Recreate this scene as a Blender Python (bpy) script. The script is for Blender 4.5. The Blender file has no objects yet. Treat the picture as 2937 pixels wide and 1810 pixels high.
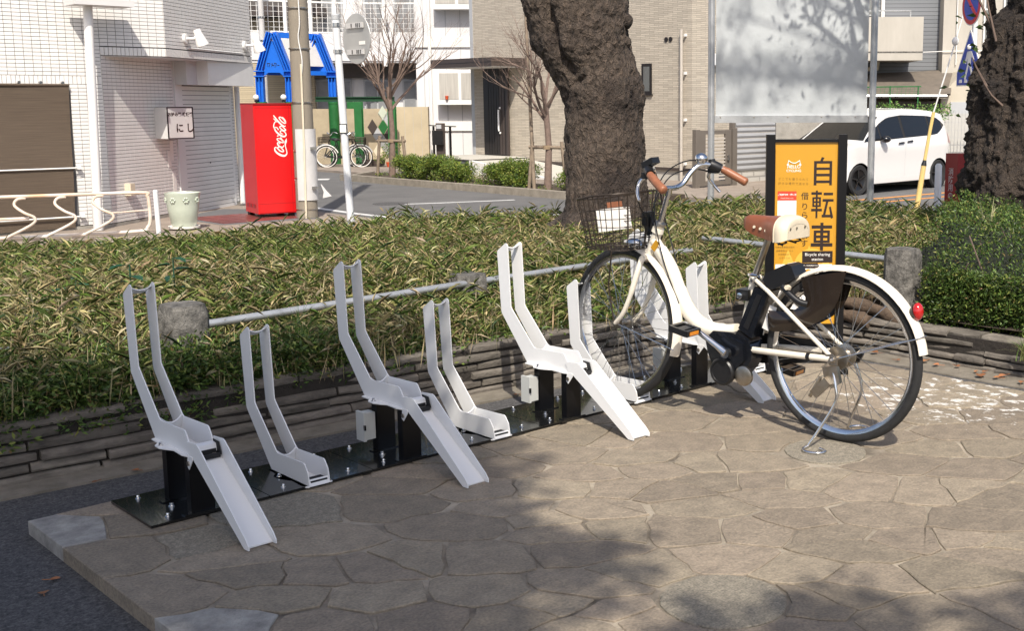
import bpy, math, random
import numpy as np
from mathutils import Vector, Matrix
R = math.radians
random.seed(7); RNG = np.random.default_rng(7)
sc = bpy.context.scene
col = sc.collection
# ------------------------------------------------------------------ camera (world x along the rack, y across it, z up; plaza at z=0)
cd = bpy.data.cameras.new('camera'); cam = bpy.data.objects.new('camera', cd); col.objects.link(cam)
cr = Vector((0.71121, -0.70296, -0.00385)); cu = Vector((0.10932, 0.10519, 0.98843)); cf = Vector((0.69442, 0.7034, -0.15166))
cam.matrix_world = Matrix(((cr.x, cu.x, -cf.x, -1.4192), (cr.y, cu.y, -cf.y, -3.0512), (cr.z, cu.z, -cf.z, 1.2766), (0, 0, 0, 1)))
cd.sensor_width = 36.0; cd.lens = 40.546; cd.shift_x = -0.1273; cd.shift_y = -0.0346
cd.clip_start = 0.05; cd.clip_end = 600
sc.camera = cam
# ------------------------------------------------------------------ sky and sun
SUN_EL = 49.0; SUN_DIR = Vector((-0.61, -0.79, 0)).normalized()     # horizontal direction towards the sun
w = bpy.data.worlds.new('World'); sc.world = w; w.use_nodes = True
nt = w.node_tree; bg = nt.nodes['Background']
sky = nt.nodes.new('ShaderNodeTexSky'); sky.sky_type = 'NISHITA'; sky.sun_disc = False
sky.sun_elevation = R(SUN_EL); sky.sun_rotation = math.atan2(SUN_DIR.x, SUN_DIR.y)
sky.air_density = 0.8; sky.dust_density = 2.8; sky.ozone_density = 1.0
nt.links.new(sky.outputs[0], bg.inputs[0]); bg.inputs[1].default_value = 0.15
sd = bpy.data.lights.new('sun', 'SUN'); sun = bpy.data.objects.new('sun', sd); col.objects.link(sun)
sd.energy = 4.6; sd.angle = R(0.53); sd.color = (1.0, 0.93, 0.82)
S3 = Vector((SUN_DIR.x * math.cos(R(SUN_EL)), SUN_DIR.y * math.cos(R(SUN_EL)), math.sin(R(SUN_EL))))
sun.rotation_euler = (-S3).to_track_quat('-Z', 'Y').to_euler(); sun.location = S3 * 40
sc.view_settings.view_transform = 'Standard'; sc.view_settings.look = 'None'
sc.view_settings.exposure = 0.33; sc.view_settings.gamma = 1.0; sc.view_settings.use_curve_mapping = False

# ------------------------------------------------------------------ materials
MATS = {}
def mat(name, c, rough=0.6, metal=0.0, c2=None, var=0.25, vscale=6.0, bump=0.0, bscale=60.0, rnd=0.0, spec=0.5, coat=0.0, world=False, detail=6.0, dist=0.02, stretch=None, grain=0.0, gscale=170.0):
    if name in MATS: return MATS[name]
    m = bpy.data.materials.new(name); m.use_nodes = True; n = m.node_tree.nodes; l = m.node_tree.links
    b = n['Principled BSDF']; b.inputs['Roughness'].default_value = rough; b.inputs['Metallic'].default_value = metal
    b.inputs['Specular IOR Level'].default_value = spec; b.inputs['Coat Weight'].default_value = coat
    if c2 is None: c2 = tuple(x * (1 - var) for x in c)
    if world:
        g = n.new('ShaderNodeNewGeometry'); src = g.outputs['Position']
    else:
        g = n.new('ShaderNodeTexCoord'); src = g.outputs['Object']
    if stretch:
        mp = n.new('ShaderNodeMapping'); mp.inputs['Scale'].default_value = stretch; l.new(src, mp.inputs[0]); src = mp.outputs[0]
    no = n.new('ShaderNodeTexNoise'); no.inputs['Scale'].default_value = vscale; no.inputs['Detail'].default_value = detail; no.inputs['Roughness'].default_value = 0.65
    l.new(src, no.inputs['Vector'])
    rp = n.new('ShaderNodeValToRGB'); rp.color_ramp.elements[0].position = 0.3; rp.color_ramp.elements[1].position = 0.7
    rp.color_ramp.elements[0].color = (*c2, 1); rp.color_ramp.elements[1].color = (*c, 1)
    l.new(no.outputs['Fac'], rp.inputs['Fac']); out = rp.outputs['Color']
    if grain:
        ng = n.new('ShaderNodeTexNoise'); ng.inputs['Scale'].default_value = gscale; ng.inputs['Detail'].default_value = 3; l.new(src, ng.inputs['Vector'])
        mg = n.new('ShaderNodeMapRange'); mg.inputs['From Min'].default_value = 0.3; mg.inputs['From Max'].default_value = 0.7; mg.inputs['To Min'].default_value = 1 - grain; mg.inputs['To Max'].default_value = 1 + grain; l.new(ng.outputs['Fac'], mg.inputs['Value'])
        mm = n.new('ShaderNodeMixRGB'); mm.blend_type = 'MULTIPLY'; mm.inputs[0].default_value = 1; l.new(out, mm.inputs[1]); l.new(mg.outputs[0], mm.inputs[2]); out = mm.outputs[0]
    if rnd:
        oi = n.new('ShaderNodeObjectInfo'); hs = n.new('ShaderNodeHueSaturation')
        mr = n.new('ShaderNodeMapRange'); mr.inputs['To Min'].default_value = 1 - rnd; mr.inputs['To Max'].default_value = 1 + rnd
        l.new(oi.outputs['Random'], mr.inputs['Value']); l.new(mr.outputs[0], hs.inputs['Value']); l.new(out, hs.inputs['Color'])
        mr2 = n.new('ShaderNodeMapRange'); mr2.inputs['To Min'].default_value = 0.494; mr2.inputs['To Max'].default_value = 0.504
        mu = n.new('ShaderNodeMath'); mu.operation = 'FRACT'; mu2 = n.new('ShaderNodeMath'); mu2.operation = 'MULTIPLY'; mu2.inputs[1].default_value = 7.13
        l.new(oi.outputs['Random'], mu2.inputs[0]); l.new(mu2.outputs[0], mu.inputs[0]); l.new(mu.outputs[0], mr2.inputs['Value']); l.new(mr2.outputs[0], hs.inputs['Hue'])
        out = hs.outputs['Color']
    l.new(out, b.inputs['Base Color'])
    if bump:
        n2 = n.new('ShaderNodeTexNoise'); n2.inputs['Scale'].default_value = bscale; n2.inputs['Detail'].default_value = 8; n2.inputs['Roughness'].default_value = 0.7
        l.new(src, n2.inputs['Vector'])
        bp = n.new('ShaderNodeBump'); bp.inputs['Strength'].default_value = bump; bp.inputs['Distance'].default_value = dist
        l.new(n2.outputs['Fac'], bp.inputs['Height']); l.new(bp.outputs[0], b.inputs['Normal'])
    MATS[name] = m; return m
def nodes_of(m): return m.node_tree.nodes, m.node_tree.links, m.node_tree.nodes['Principled BSDF']
def glass(name, c=(0.02, 0.025, 0.03), rough=0.04):
    return mat(name, c, rough, var=0.1, spec=0.9, coat=0.6)
def leafmat(name, trans=0.3, rough=0.45):
    m = bpy.data.materials.new(name); m.use_nodes = True; n, l, b = nodes_of(m)
    a = n.new('ShaderNodeVertexColor'); a.layer_name = 'Col'
    l.new(a.outputs['Color'], b.inputs['Base Color']); b.inputs['Roughness'].default_value = rough; b.inputs['Specular IOR Level'].default_value = 0.35
    t = n.new('ShaderNodeBsdfTranslucent'); mx = n.new('ShaderNodeMixShader'); mx.inputs[0].default_value = trans
    l.new(a.outputs['Color'], t.inputs['Color']); l.new(b.outputs[0], mx.inputs[1]); l.new(t.outputs[0], mx.inputs[2]); l.new(mx.outputs[0], n['Material Output'].inputs['Surface'])
    MATS[name] = m; return m

# ------------------------------------------------------------------ object helpers
FR = {}                                        # object name -> (location, rotation z) of the frame its vertices live in
def tag(o, label=None, cat=None, group=None, kind=None):
    if label: o['label'] = label
    if cat: o['category'] = cat
    if group: o['group'] = group
    if kind: o['kind'] = kind
    return o
def thing(name, label, cat, loc=(0, 0, 0), rz=0.0, group=None):
    o = bpy.data.objects.new(name, None); col.objects.link(o); o.empty_display_size = 0.1
    o.location = loc; o.rotation_euler = (0, 0, rz); FR[o.name] = (Vector(loc), rz)
    return tag(o, label, cat, group)
def setmat(me, m):
    if m is not None: me.materials.append(MATS[m] if isinstance(m, str) else m)
def link(name, me, parent=None):
    o = bpy.data.objects.new(name, me); col.objects.link(o)
    if parent is not None: o.parent = parent; FR[o.name] = FR.get(parent.name, (Vector(), 0.0))
    else: FR[o.name] = (Vector(), 0.0)
    return o
class MB:
    def __init__(s): s.v = []; s.f = []
    def add(s, vs, fs):
        k = len(s.v); s.v += [tuple(x) for x in vs]; s.f += [tuple(i + k for i in f) for f in fs]; return s
    def box(s, x0, x1, y0, y1, z0, z1):
        return s.add([(x0, y0, z0), (x1, y0, z0), (x1, y1, z0), (x0, y1, z0), (x0, y0, z1), (x1, y0, z1), (x1, y1, z1), (x0, y1, z1)],
                     [(0, 3, 2, 1), (4, 5, 6, 7), (0, 1, 5, 4), (1, 2, 6, 5), (2, 3, 7, 6), (3, 0, 4, 7)])
    def obox(s, c, ax, ay, az):                # centre and three half-vectors
        c, ax, ay, az = map(Vector, (c, ax, ay, az)); k = []
        for sz in (-1, 1):
            for sx, sy in ((-1, -1), (1, -1), (1, 1), (-1, 1)): k.append(c + ax * sx + ay * sy + az * sz)
        return s.add(k, [(0, 3, 2, 1), (4, 5, 6, 7), (0, 1, 5, 4), (1, 2, 6, 5), (2, 3, 7, 6), (3, 0, 4, 7)])
    def bar(s, a, b, w, h, up=(0, 0, 1)):      # rectangular bar between two points
        a, b = Vector(a), Vector(b); d = (b - a); L = d.length; d.normalize(); u = Vector(up)
        if abs(d.dot(u)) > 0.99: u = Vector((1, 0, 0))
        sx = d.cross(u).normalized(); uz = sx.cross(d)
        return s.obox((a + b) / 2, d * L / 2, sx * w / 2, uz * h / 2)
    def prism(s, poly, ext):                   # polygon of 3D points extruded by vector
        n = len(poly); e = Vector(ext); P = [Vector(p) for p in poly]
        nrm = Vector((0, 0, 0))
        for i in range(n): nrm += (P[i]).cross(P[(i + 1) % n])
        if nrm.dot(e) < 0: P.reverse()
        return s.add(P + [p + e for p in P], [tuple(range(n - 1, -1, -1)), tuple(range(n, 2 * n))] + [(i, (i + 1) % n, n + (i + 1) % n, n + i) for i in range(n)])
    def tube(s, pts, r, n=8, closed=False, cap=True):
        P = [Vector(p) for p in pts]; m = len(P); rr = r if hasattr(r, '__len__') else [r] * m
        T = []
        for i in range(m):
            if closed: d = P[(i + 1) % m] - P[i - 1]
            else: d = P[min(i + 1, m - 1)] - P[max(i - 1, 0)]
            T.append(d.normalized() if d.length > 1e-9 else Vector((0, 0, 1)))
        u = T[0].orthogonal().normalized(); vs = []
        for i in range(m):
            if i: u = (u - T[i] * u.dot(T[i])); u = u.normalized() if u.length > 1e-6 else T[i].orthogonal().normalized()
            w_ = T[i].cross(u)
            for j in range(n):
                a = 2 * math.pi * j / n; vs.append(P[i] + (u * math.cos(a) + w_ * math.sin(a)) * rr[i])
        fs = []
        for i in range(m if closed else m - 1):
            k = (i + 1) % m
            for j in range(n): fs.append((i * n + j, i * n + (j + 1) % n, k * n + (j + 1) % n, k * n + j))
        if cap and not closed:
            fs.append(tuple(range(n - 1, -1, -1))); fs.append(tuple((m - 1) * n + j for j in range(n)))
        return s.add(vs, fs)
    def lathe(s, prof, c=(0, 0, 0), ax=(0, 0, 1), n=20, cap=True):   # prof: (radius, height along axis)
        a = Vector(ax).normalized(); u = a.orthogonal().normalized(); w_ = a.cross(u); c = Vector(c); vs = []; fs = []; m = len(prof)
        for r, h in prof:
            for j in range(n):
                t = 2 * math.pi * j / n; vs.append(c + a * h + (u * math.cos(t) + w_ * math.sin(t)) * r)
        for i in range(m - 1):
            for j in range(n): fs.append((i * n + j, i * n + (j + 1) % n, (i + 1) * n + (j + 1) % n, (i + 1) * n + j))
        if cap: fs.append(tuple(range(n - 1, -1, -1))); fs.append(tuple((m - 1) * n + j for j in range(n)))
        return s.add(vs, fs)
    def grid(s, rows, close=False):            # rows of equal length
        m = len(rows); n = len(rows[0]); vs = [p for r_ in rows for p in r_]; fs = []
        for i in range(m - 1):
            for j in range(n if close else n - 1): fs.append((i * n + j, i * n + (j + 1) % n, (i + 1) * n + (j + 1) % n, (i + 1) * n + j))
        return s.add(vs, fs)
    def sphere(s, c, r, n=12, m=8, sc3=(1, 1, 1)):
        return s.grid([[(c[0] + sc3[0] * r * math.sin(math.pi * i / m) * math.cos(2 * math.pi * j / n), c[1] + sc3[1] * r * math.sin(math.pi * i / m) * math.sin(2 * math.pi * j / n), c[2] - sc3[2] * r * math.cos(math.pi * i / m)) for j in range(n)] for i in range(m + 1)], close=True)
    def mesh(s, name, m=None, smooth=None, frame=(Vector(), 0.0), local=False):
        me = bpy.data.meshes.new(name); vs = s.v
        if not local:
            L, rz = frame
            if rz or L.length:
                cz, sz = math.cos(-rz), math.sin(-rz)
                vs = [((x - L.x) * cz - (y - L.y) * sz, (x - L.x) * sz + (y - L.y) * cz, z - L.z) for x, y, z in vs]
        me.from_pydata(vs, [], s.f); setmat(me, m)
        if smooth is not None:
            me.shade_smooth(); me.set_sharp_from_angle(angle=R(smooth))
        me.update(); return me
    def build(s, name, m, parent=None, smooth=None, local=False, label=None):
        fr = FR.get(parent.name, (Vector(), 0.0)) if parent is not None else (Vector(), 0.0)
        o = link(name, s.mesh(name, m, smooth, fr, local), parent)
        if label: o['label'] = label
        return o
def struct(name, mb, m, smooth=None): return tag(mb.build(name, m, None, smooth), kind='structure')
def single(name, label, cat, mb, m, smooth=None, group=None): return tag(mb.build(name, m, None, smooth), label, cat, group)
def fast(name, V, F, m, parent=None, colors=None, smooth=False):   # big numpy meshes; F (M,k)
    V = np.asarray(V, np.float32); F = np.asarray(F, np.int32); k = F.shape[1]; me = bpy.data.meshes.new(name)
    if parent is not None:
        L, rz = FR[parent.name]; V = V - np.array(L, np.float32)
    me.vertices.add(len(V)); me.vertices.foreach_set('co', V.ravel()); me.loops.add(F.size); me.loops.foreach_set('vertex_index', F.ravel())
    me.polygons.add(len(F)); me.polygons.foreach_set('loop_start', np.arange(0, F.size, k, dtype=np.int32)); me.polygons.foreach_set('loop_total', np.full(len(F), k, np.int32))
    me.update(calc_edges=True); me.validate()
    if colors is not None:
        at = me.color_attributes.new('Col', 'FLOAT_COLOR', 'POINT'); c = np.ones((len(V), 4), np.float32); c[:, :3] = colors; at.data.foreach_set('color', c.ravel())
    if smooth: me.shade_smooth()
    setmat(me, m); return link(name, me, parent)
def text_mesh(s, size, bold=0.0, ext=0.0, align='CENTER', sx=1.0):
    c = bpy.data.curves.new('lettering', 'FONT'); c.body = s; c.size = size; c.offset = bold; c.extrude = ext; c.align_x = align; c.align_y = 'CENTER'; c.resolution_u = 3
    o = bpy.data.objects.new('lettering', c); col.objects.link(o); bpy.context.view_layer.update()
    me = bpy.data.meshes.new_from_object(o.evaluated_get(bpy.context.evaluated_depsgraph_get()))
    bpy.data.objects.remove(o); bpy.data.curves.remove(c); me.materials.clear()
    return me
def put_text(s, size, pos, xd, yd, m, parent, bold=0.0, align='CENTER', name='lettering', sx=1.0, lines=None):
    """flat lettering: pos centre, xd reading direction, yd up direction (world), child of parent"""
    me = text_mesh(s, size, bold, 0.0, align); xd, yd, pos = Vector(xd).normalized() * sx, Vector(yd).normalized(), Vector(pos)
    L, rz = FR[parent.name]; cz, sz = math.cos(-rz), math.sin(-rz)
    for v in me.vertices:
        p = pos + xd * v.co.x + yd * v.co.y
        v.co = ((p.x - L.x) * cz - (p.y - L.y) * sz, (p.x - L.x) * sz + (p.y - L.y) * cz, p.z - L.z)
    setmat(me, m); me.update(); return link(name, me, parent)
def spline(pts, k=6, closed=False):           # Catmull-Rom through points
    P = [Vector(p) for p in pts]; n = len(P); out = []
    for i in range(n if closed else n - 1):
        if closed: a, b, c, d = P[i - 1], P[i], P[(i + 1) % n], P[(i + 2) % n]
        else: a, b, c, d = P[max(i - 1, 0)], P[i], P[i + 1], P[min(i + 2, n - 1)]
        for j in range(k):
            t = j / k; out.append(0.5 * ((2 * b) + (c - a) * t + (2 * a - 5 * b + 4 * c - d) * t * t + (3 * b - a - 3 * c + d) * t ** 3))
    if not closed: out.append(P[-1])
    return out
def lerp(a, b, t): return a + (b - a) * t
def noise1(x, seed=0.0):
    return math.sin(x * 1.7 + seed) * 0.5 + math.sin(x * 3.9 + seed * 2.1) * 0.3 + math.sin(x * 8.3 + seed * 3.7) * 0.2
# ------------------------------------------------------------------ material list
mat('asphalt', (0.125, 0.12, 0.118), 0.9, c2=(0.028, 0.028, 0.030), vscale=75, grain=0.4, bump=1.0, bscale=90, world=True, dist=0.008)
mat('road', (0.135, 0.132, 0.13), 0.9, c2=(0.095, 0.093, 0.092), vscale=1.3, bump=0.5, bscale=90, world=True, dist=0.006)
mat('flag', (0.30, 0.247, 0.18), 0.82, c2=(0.19, 0.158, 0.118), vscale=14, bump=0.8, bscale=30, rnd=0.17, world=True, dist=0.016, detail=12, grain=0.22, gscale=120)
mat('flag_pale', (0.44, 0.42, 0.38), 0.85, c2=(0.20, 0.19, 0.175), vscale=14, bump=0.7, bscale=60, world=True)
mat('flag_conc', (0.37, 0.325, 0.25), 0.9, c2=(0.20, 0.178, 0.14), vscale=48, bump=0.8, bscale=110, world=True, grain=0.3, gscale=160)
mat('mortar', (0.56, 0.48, 0.37), 0.95, c2=(0.10, 0.082, 0.062), vscale=5, bump=0.8, bscale=90, world=True)
mat('gutter', (0.26, 0.23, 0.185), 0.95, c2=(0.15, 0.13, 0.10), vscale=12, bump=0.6, bscale=120, world=True)
mat('slate', (0.215, 0.19, 0.158), 0.88, c2=(0.10, 0.087, 0.073), vscale=11, bump=1.0, bscale=30, rnd=0.3, world=True, dist=0.015, stretch=(1, 1, 2.2))
mat('soil', (0.085, 0.062, 0.042), 0.98, c2=(0.045, 0.033, 0.024), vscale=9, bump=1.0, bscale=40, world=True)
mat('rubble', (0.035, 0.029, 0.024), 0.95, vscale=12, bump=0.8, bscale=50, world=True)
mat('white_coat', (0.74, 0.74, 0.735), 0.34, var=0.03, vscale=3, spec=0.5)
mat('black_coat', (0.007, 0.007, 0.007), 0.2, var=0.1, spec=0.55, coat=0.3)
mat('black_post', (0.004, 0.004, 0.005), 0.3, var=0.1, spec=0.35)
mat('rubber', (0.012, 0.012, 0.013), 0.75, var=0.3, vscale=40)
mat('steel', (0.62, 0.62, 0.62), 0.25, 1.0, var=0.15, vscale=8)
mat('galv', (0.56, 0.57, 0.58), 0.4, 0.6, c2=(0.36, 0.37, 0.38), vscale=5)
mat('grey_plastic', (0.47, 0.48, 0.46), 0.45, var=0.05)
mat('cream', (0.80, 0.745, 0.63), 0.28, c2=(0.72, 0.655, 0.54), vscale=5, coat=0.35)
mat('cream_old', (0.79, 0.74, 0.65), 0.35, c2=(0.66, 0.58, 0.46), vscale=9)
mat('tyre', (0.020, 0.020, 0.021), 0.7, c2=(0.012, 0.012, 0.012), vscale=30, bump=0.5, bscale=240)
mat('chrome', (0.74, 0.74, 0.74), 0.14, 1.0, var=0.12, vscale=10)
mat('dull_chrome', (0.55, 0.53, 0.50), 0.34, 1.0, c2=(0.34, 0.28, 0.20), vscale=14)
mat('grip', (0.30, 0.115, 0.055), 0.45, var=0.25, vscale=18)
mat('leather', (0.26, 0.085, 0.04), 0.36, var=0.3, vscale=10, coat=0.15)
mat('cream_vinyl', (0.66, 0.58, 0.44), 0.5, var=0.12)
mat('navy', (0.005, 0.006, 0.009), 0.26, var=0.2, coat=0.3)
mat('black_plastic', (0.010, 0.010, 0.011), 0.38, var=0.2)
mat('dark_guard', (0.030, 0.021, 0.015), 0.18, var=0.5, vscale=5, coat=0.3)
mat('brown_wire', (0.055, 0.040, 0.030), 0.45, 0.4, var=0.4, vscale=20)
mat('red_lens', (0.50, 0.012, 0.012), 0.12, var=0.3, coat=0.8)
mat('amber', (0.75, 0.26, 0.02), 0.2, var=0.2, coat=0.5)
mat('sign_yellow', (0.54, 0.275, 0.020), 0.30, c2=(0.50, 0.25, 0.018), vscale=2, coat=0.4)
mat('sign_pale_yellow', (0.66, 0.40, 0.06), 0.3, var=0.05, coat=0.4)
mat('ink', (0.022, 0.012, 0.010), 0.4, var=0.1)
mat('ink_olive', (0.24, 0.13, 0.015), 0.4, var=0.1)
mat('print_white', (0.80, 0.77, 0.72), 0.4, var=0.03)
mat('print_red', (0.62, 0.055, 0.025), 0.4, var=0.05)
mat('concrete', (0.36, 0.34, 0.30), 0.92, c2=(0.24, 0.225, 0.20), vscale=5, bump=0.5, bscale=60, world=True)
mat('old_post', (0.26, 0.245, 0.22), 0.95, c2=(0.035, 0.033, 0.030), vscale=22, bump=1.0, bscale=60, world=True)
mat('tan_concrete', (0.50, 0.42, 0.29), 0.92, c2=(0.40, 0.34, 0.24), vscale=1.6, bump=0.3, bscale=40, world=True)
mat('tile_white', (0.76, 0.745, 0.72), 0.28, c2=(0.70, 0.685, 0.66), vscale=1.2, spec=0.5, rnd=0.06, world=True)
mat('joint', (0.12, 0.12, 0.125), 0.95, var=0.1)
mat('white_paint', (0.76, 0.755, 0.74), 0.5, c2=(0.68, 0.665, 0.64), vscale=2)
mat('grey_paint', (0.62, 0.61, 0.60), 0.55, var=0.06)
mat('blind', (0.135, 0.100, 0.070), 0.85, c2=(0.085, 0.062, 0.044), vscale=3, bump=0.6, bscale=60, stretch=(0.6, 0.6, 26))
mat('rust_white', (0.68, 0.665, 0.64), 0.6, c2=(0.54, 0.37, 0.23), vscale=1.8, world=True)
mat('celadon', (0.52, 0.56, 0.47), 0.35, c2=(0.44, 0.49, 0.40), vscale=3, coat=0.2)
mat('coke_red', (0.60, 0.010, 0.012), 0.30, var=0.06, coat=0.3)
mat('pole_conc', (0.27, 0.235, 0.185), 0.85, c2=(0.19, 0.165, 0.13), vscale=2.2, bump=0.25, bscale=50, world=True, stretch=(1, 1, 0.25))
mat('plate_grey', (0.56, 0.55, 0.535), 0.45, c2=(0.47, 0.46, 0.45), vscale=3)
mat('pole_white', (0.68, 0.69, 0.70), 0.35, var=0.08, vscale=4)
mat('sign_back', (0.45, 0.45, 0.44), 0.45, 0.5, var=0.1, vscale=4)
mat('blue', (0.010, 0.135, 0.62), 0.4, var=0.1)
mat('green', (0.018, 0.145, 0.035), 0.5, c2=(0.010, 0.095, 0.022), vscale=3)
mat('dark_green', (0.010, 0.055, 0.022), 0.5, var=0.2)
mat('tan_tile', (0.42, 0.35, 0.24), 0.7, c2=(0.33, 0.27, 0.185), vscale=4, world=True)
mat('apt_white', (0.66, 0.655, 0.66), 0.7, c2=(0.60, 0.595, 0.60), vscale=0.8)
mat('apt_dark', (0.10, 0.088, 0.082), 0.7, var=0.3, vscale=2)
mat('metal_brown', (0.062, 0.047, 0.041), 0.45, var=0.15, vscale=3)
mat('door_black', (0.022, 0.018, 0.017), 0.4, var=0.2, vscale=3)
mat('foundation', (0.48, 0.46, 0.41), 0.9, var=0.12, vscale=3, world=True)
mat('porch_tile', (0.13, 0.135, 0.145), 0.6, var=0.2, vscale=3, world=True)
mat('kerb', (0.32, 0.285, 0.235), 0.95, c2=(0.20, 0.175, 0.14), vscale=6, bump=0.5, bscale=50, world=True)
mat('line_white', (0.66, 0.66, 0.65), 0.75, c2=(0.50, 0.50, 0.49), vscale=8, world=True)
mat('line_orange', (0.62, 0.26, 0.06), 0.8, var=0.2, vscale=6, world=True)
mat('red_tile', (0.20, 0.055, 0.045), 0.4, c2=(0.13, 0.038, 0.034), vscale=6, rnd=0.2)
mat('pave', (0.30, 0.25, 0.205), 0.9, c2=(0.20, 0.165, 0.135), vscale=3, bump=0.4, bscale=70, world=True)
mat('car_white', (0.66, 0.655, 0.64), 0.2, var=0.01, coat=0.6)
mat('car_glass', (0.010, 0.011, 0.012), 0.06, var=0.1, spec=0.45)
glass('win_glass', (0.13, 0.135, 0.135), 0.06)
mat('curtain', (0.50, 0.48, 0.44), 0.8, c2=(0.34, 0.325, 0.30), vscale=5, stretch=(6, 6, 0.2))
mat('gate_brown', (0.145, 0.125, 0.105), 0.5, var=0.12, vscale=3)
mat('slat_light', (0.46, 0.42, 0.37), 0.5, var=0.1)
mat('garage', (0.32, 0.325, 0.335), 0.5, var=0.06)
mat('block', (0.47, 0.46, 0.43), 0.92, var=0.12, vscale=3, world=True)
mat('guard_yellow', (0.70, 0.50, 0.17), 0.4, c2=(0.62, 0.45, 0.18), vscale=2)
mat('dark_red', (0.29, 0.012, 0.014), 0.34, var=0.2, vscale=3)
mat('faded_white', (0.60, 0.50, 0.49), 0.6, var=0.2, vscale=20)
mat('sign_red', (0.60, 0.015, 0.02), 0.35, var=0.05)
mat('sign_blue', (0.012, 0.055, 0.42), 0.35, var=0.1)
mat('grey_tile', (0.195, 0.205, 0.215), 0.6, c2=(0.15, 0.158, 0.168), vscale=3, world=True)
mat('balcony', (0.46, 0.43, 0.38), 0.9, c2=(0.37, 0.345, 0.30), vscale=2, world=True, stretch=(1, 1, 0.3))
mat('slate_roof', (0.15, 0.125, 0.10), 0.85, c2=(0.10, 0.085, 0.07), vscale=4, world=True)
mat('beige_wall', (0.50, 0.45, 0.36), 0.85, var=0.12, vscale=2, world=True)
mat('twig', (0.21, 0.15, 0.12), 0.9, c2=(0.13, 0.092, 0.075), vscale=14, world=True)
mat('stake', (0.27, 0.21, 0.15), 0.9, c2=(0.16, 0.125, 0.095), vscale=9, world=True)
mat('root', (0.14, 0.095, 0.062), 0.9, c2=(0.075, 0.052, 0.036), vscale=14, bump=0.9, bscale=40, world=True)
mat('straw_rope', (0.30, 0.22, 0.14), 0.95, var=0.3, vscale=60)
mat('brown_leaf', (0.36, 0.15, 0.055), 0.7, c2=(0.22, 0.10, 0.045), vscale=20, rnd=0.3)
mat('pale_leaf', (0.42, 0.47, 0.24), 0.6, var=0.2, vscale=20)
mat('orange_pot', (0.60, 0.09, 0.03), 0.5, var=0.1)
mat('grey_trim', (0.42, 0.43, 0.44), 0.45, var=0.05)
mat('rope_white', (0.72, 0.71, 0.69), 0.6, var=0.1)
mat('cable', (0.30, 0.30, 0.29), 0.6, var=0.1)
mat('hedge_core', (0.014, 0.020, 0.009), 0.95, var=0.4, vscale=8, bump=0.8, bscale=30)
mat('apt_pane', (0.30, 0.31, 0.32), 0.2, var=0.35, vscale=2)
leafmat('leaf', 0.32)
leafmat('leaf_dark', 0.3, 0.4)

# billboard sheet: weathered aluminium
m = mat('alu_sheet', (0.50, 0.525, 0.54), 0.5, 0.2, c2=(0.43, 0.455, 0.47), vscale=2.4, bump=0.12, bscale=3, dist=0.05)
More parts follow.
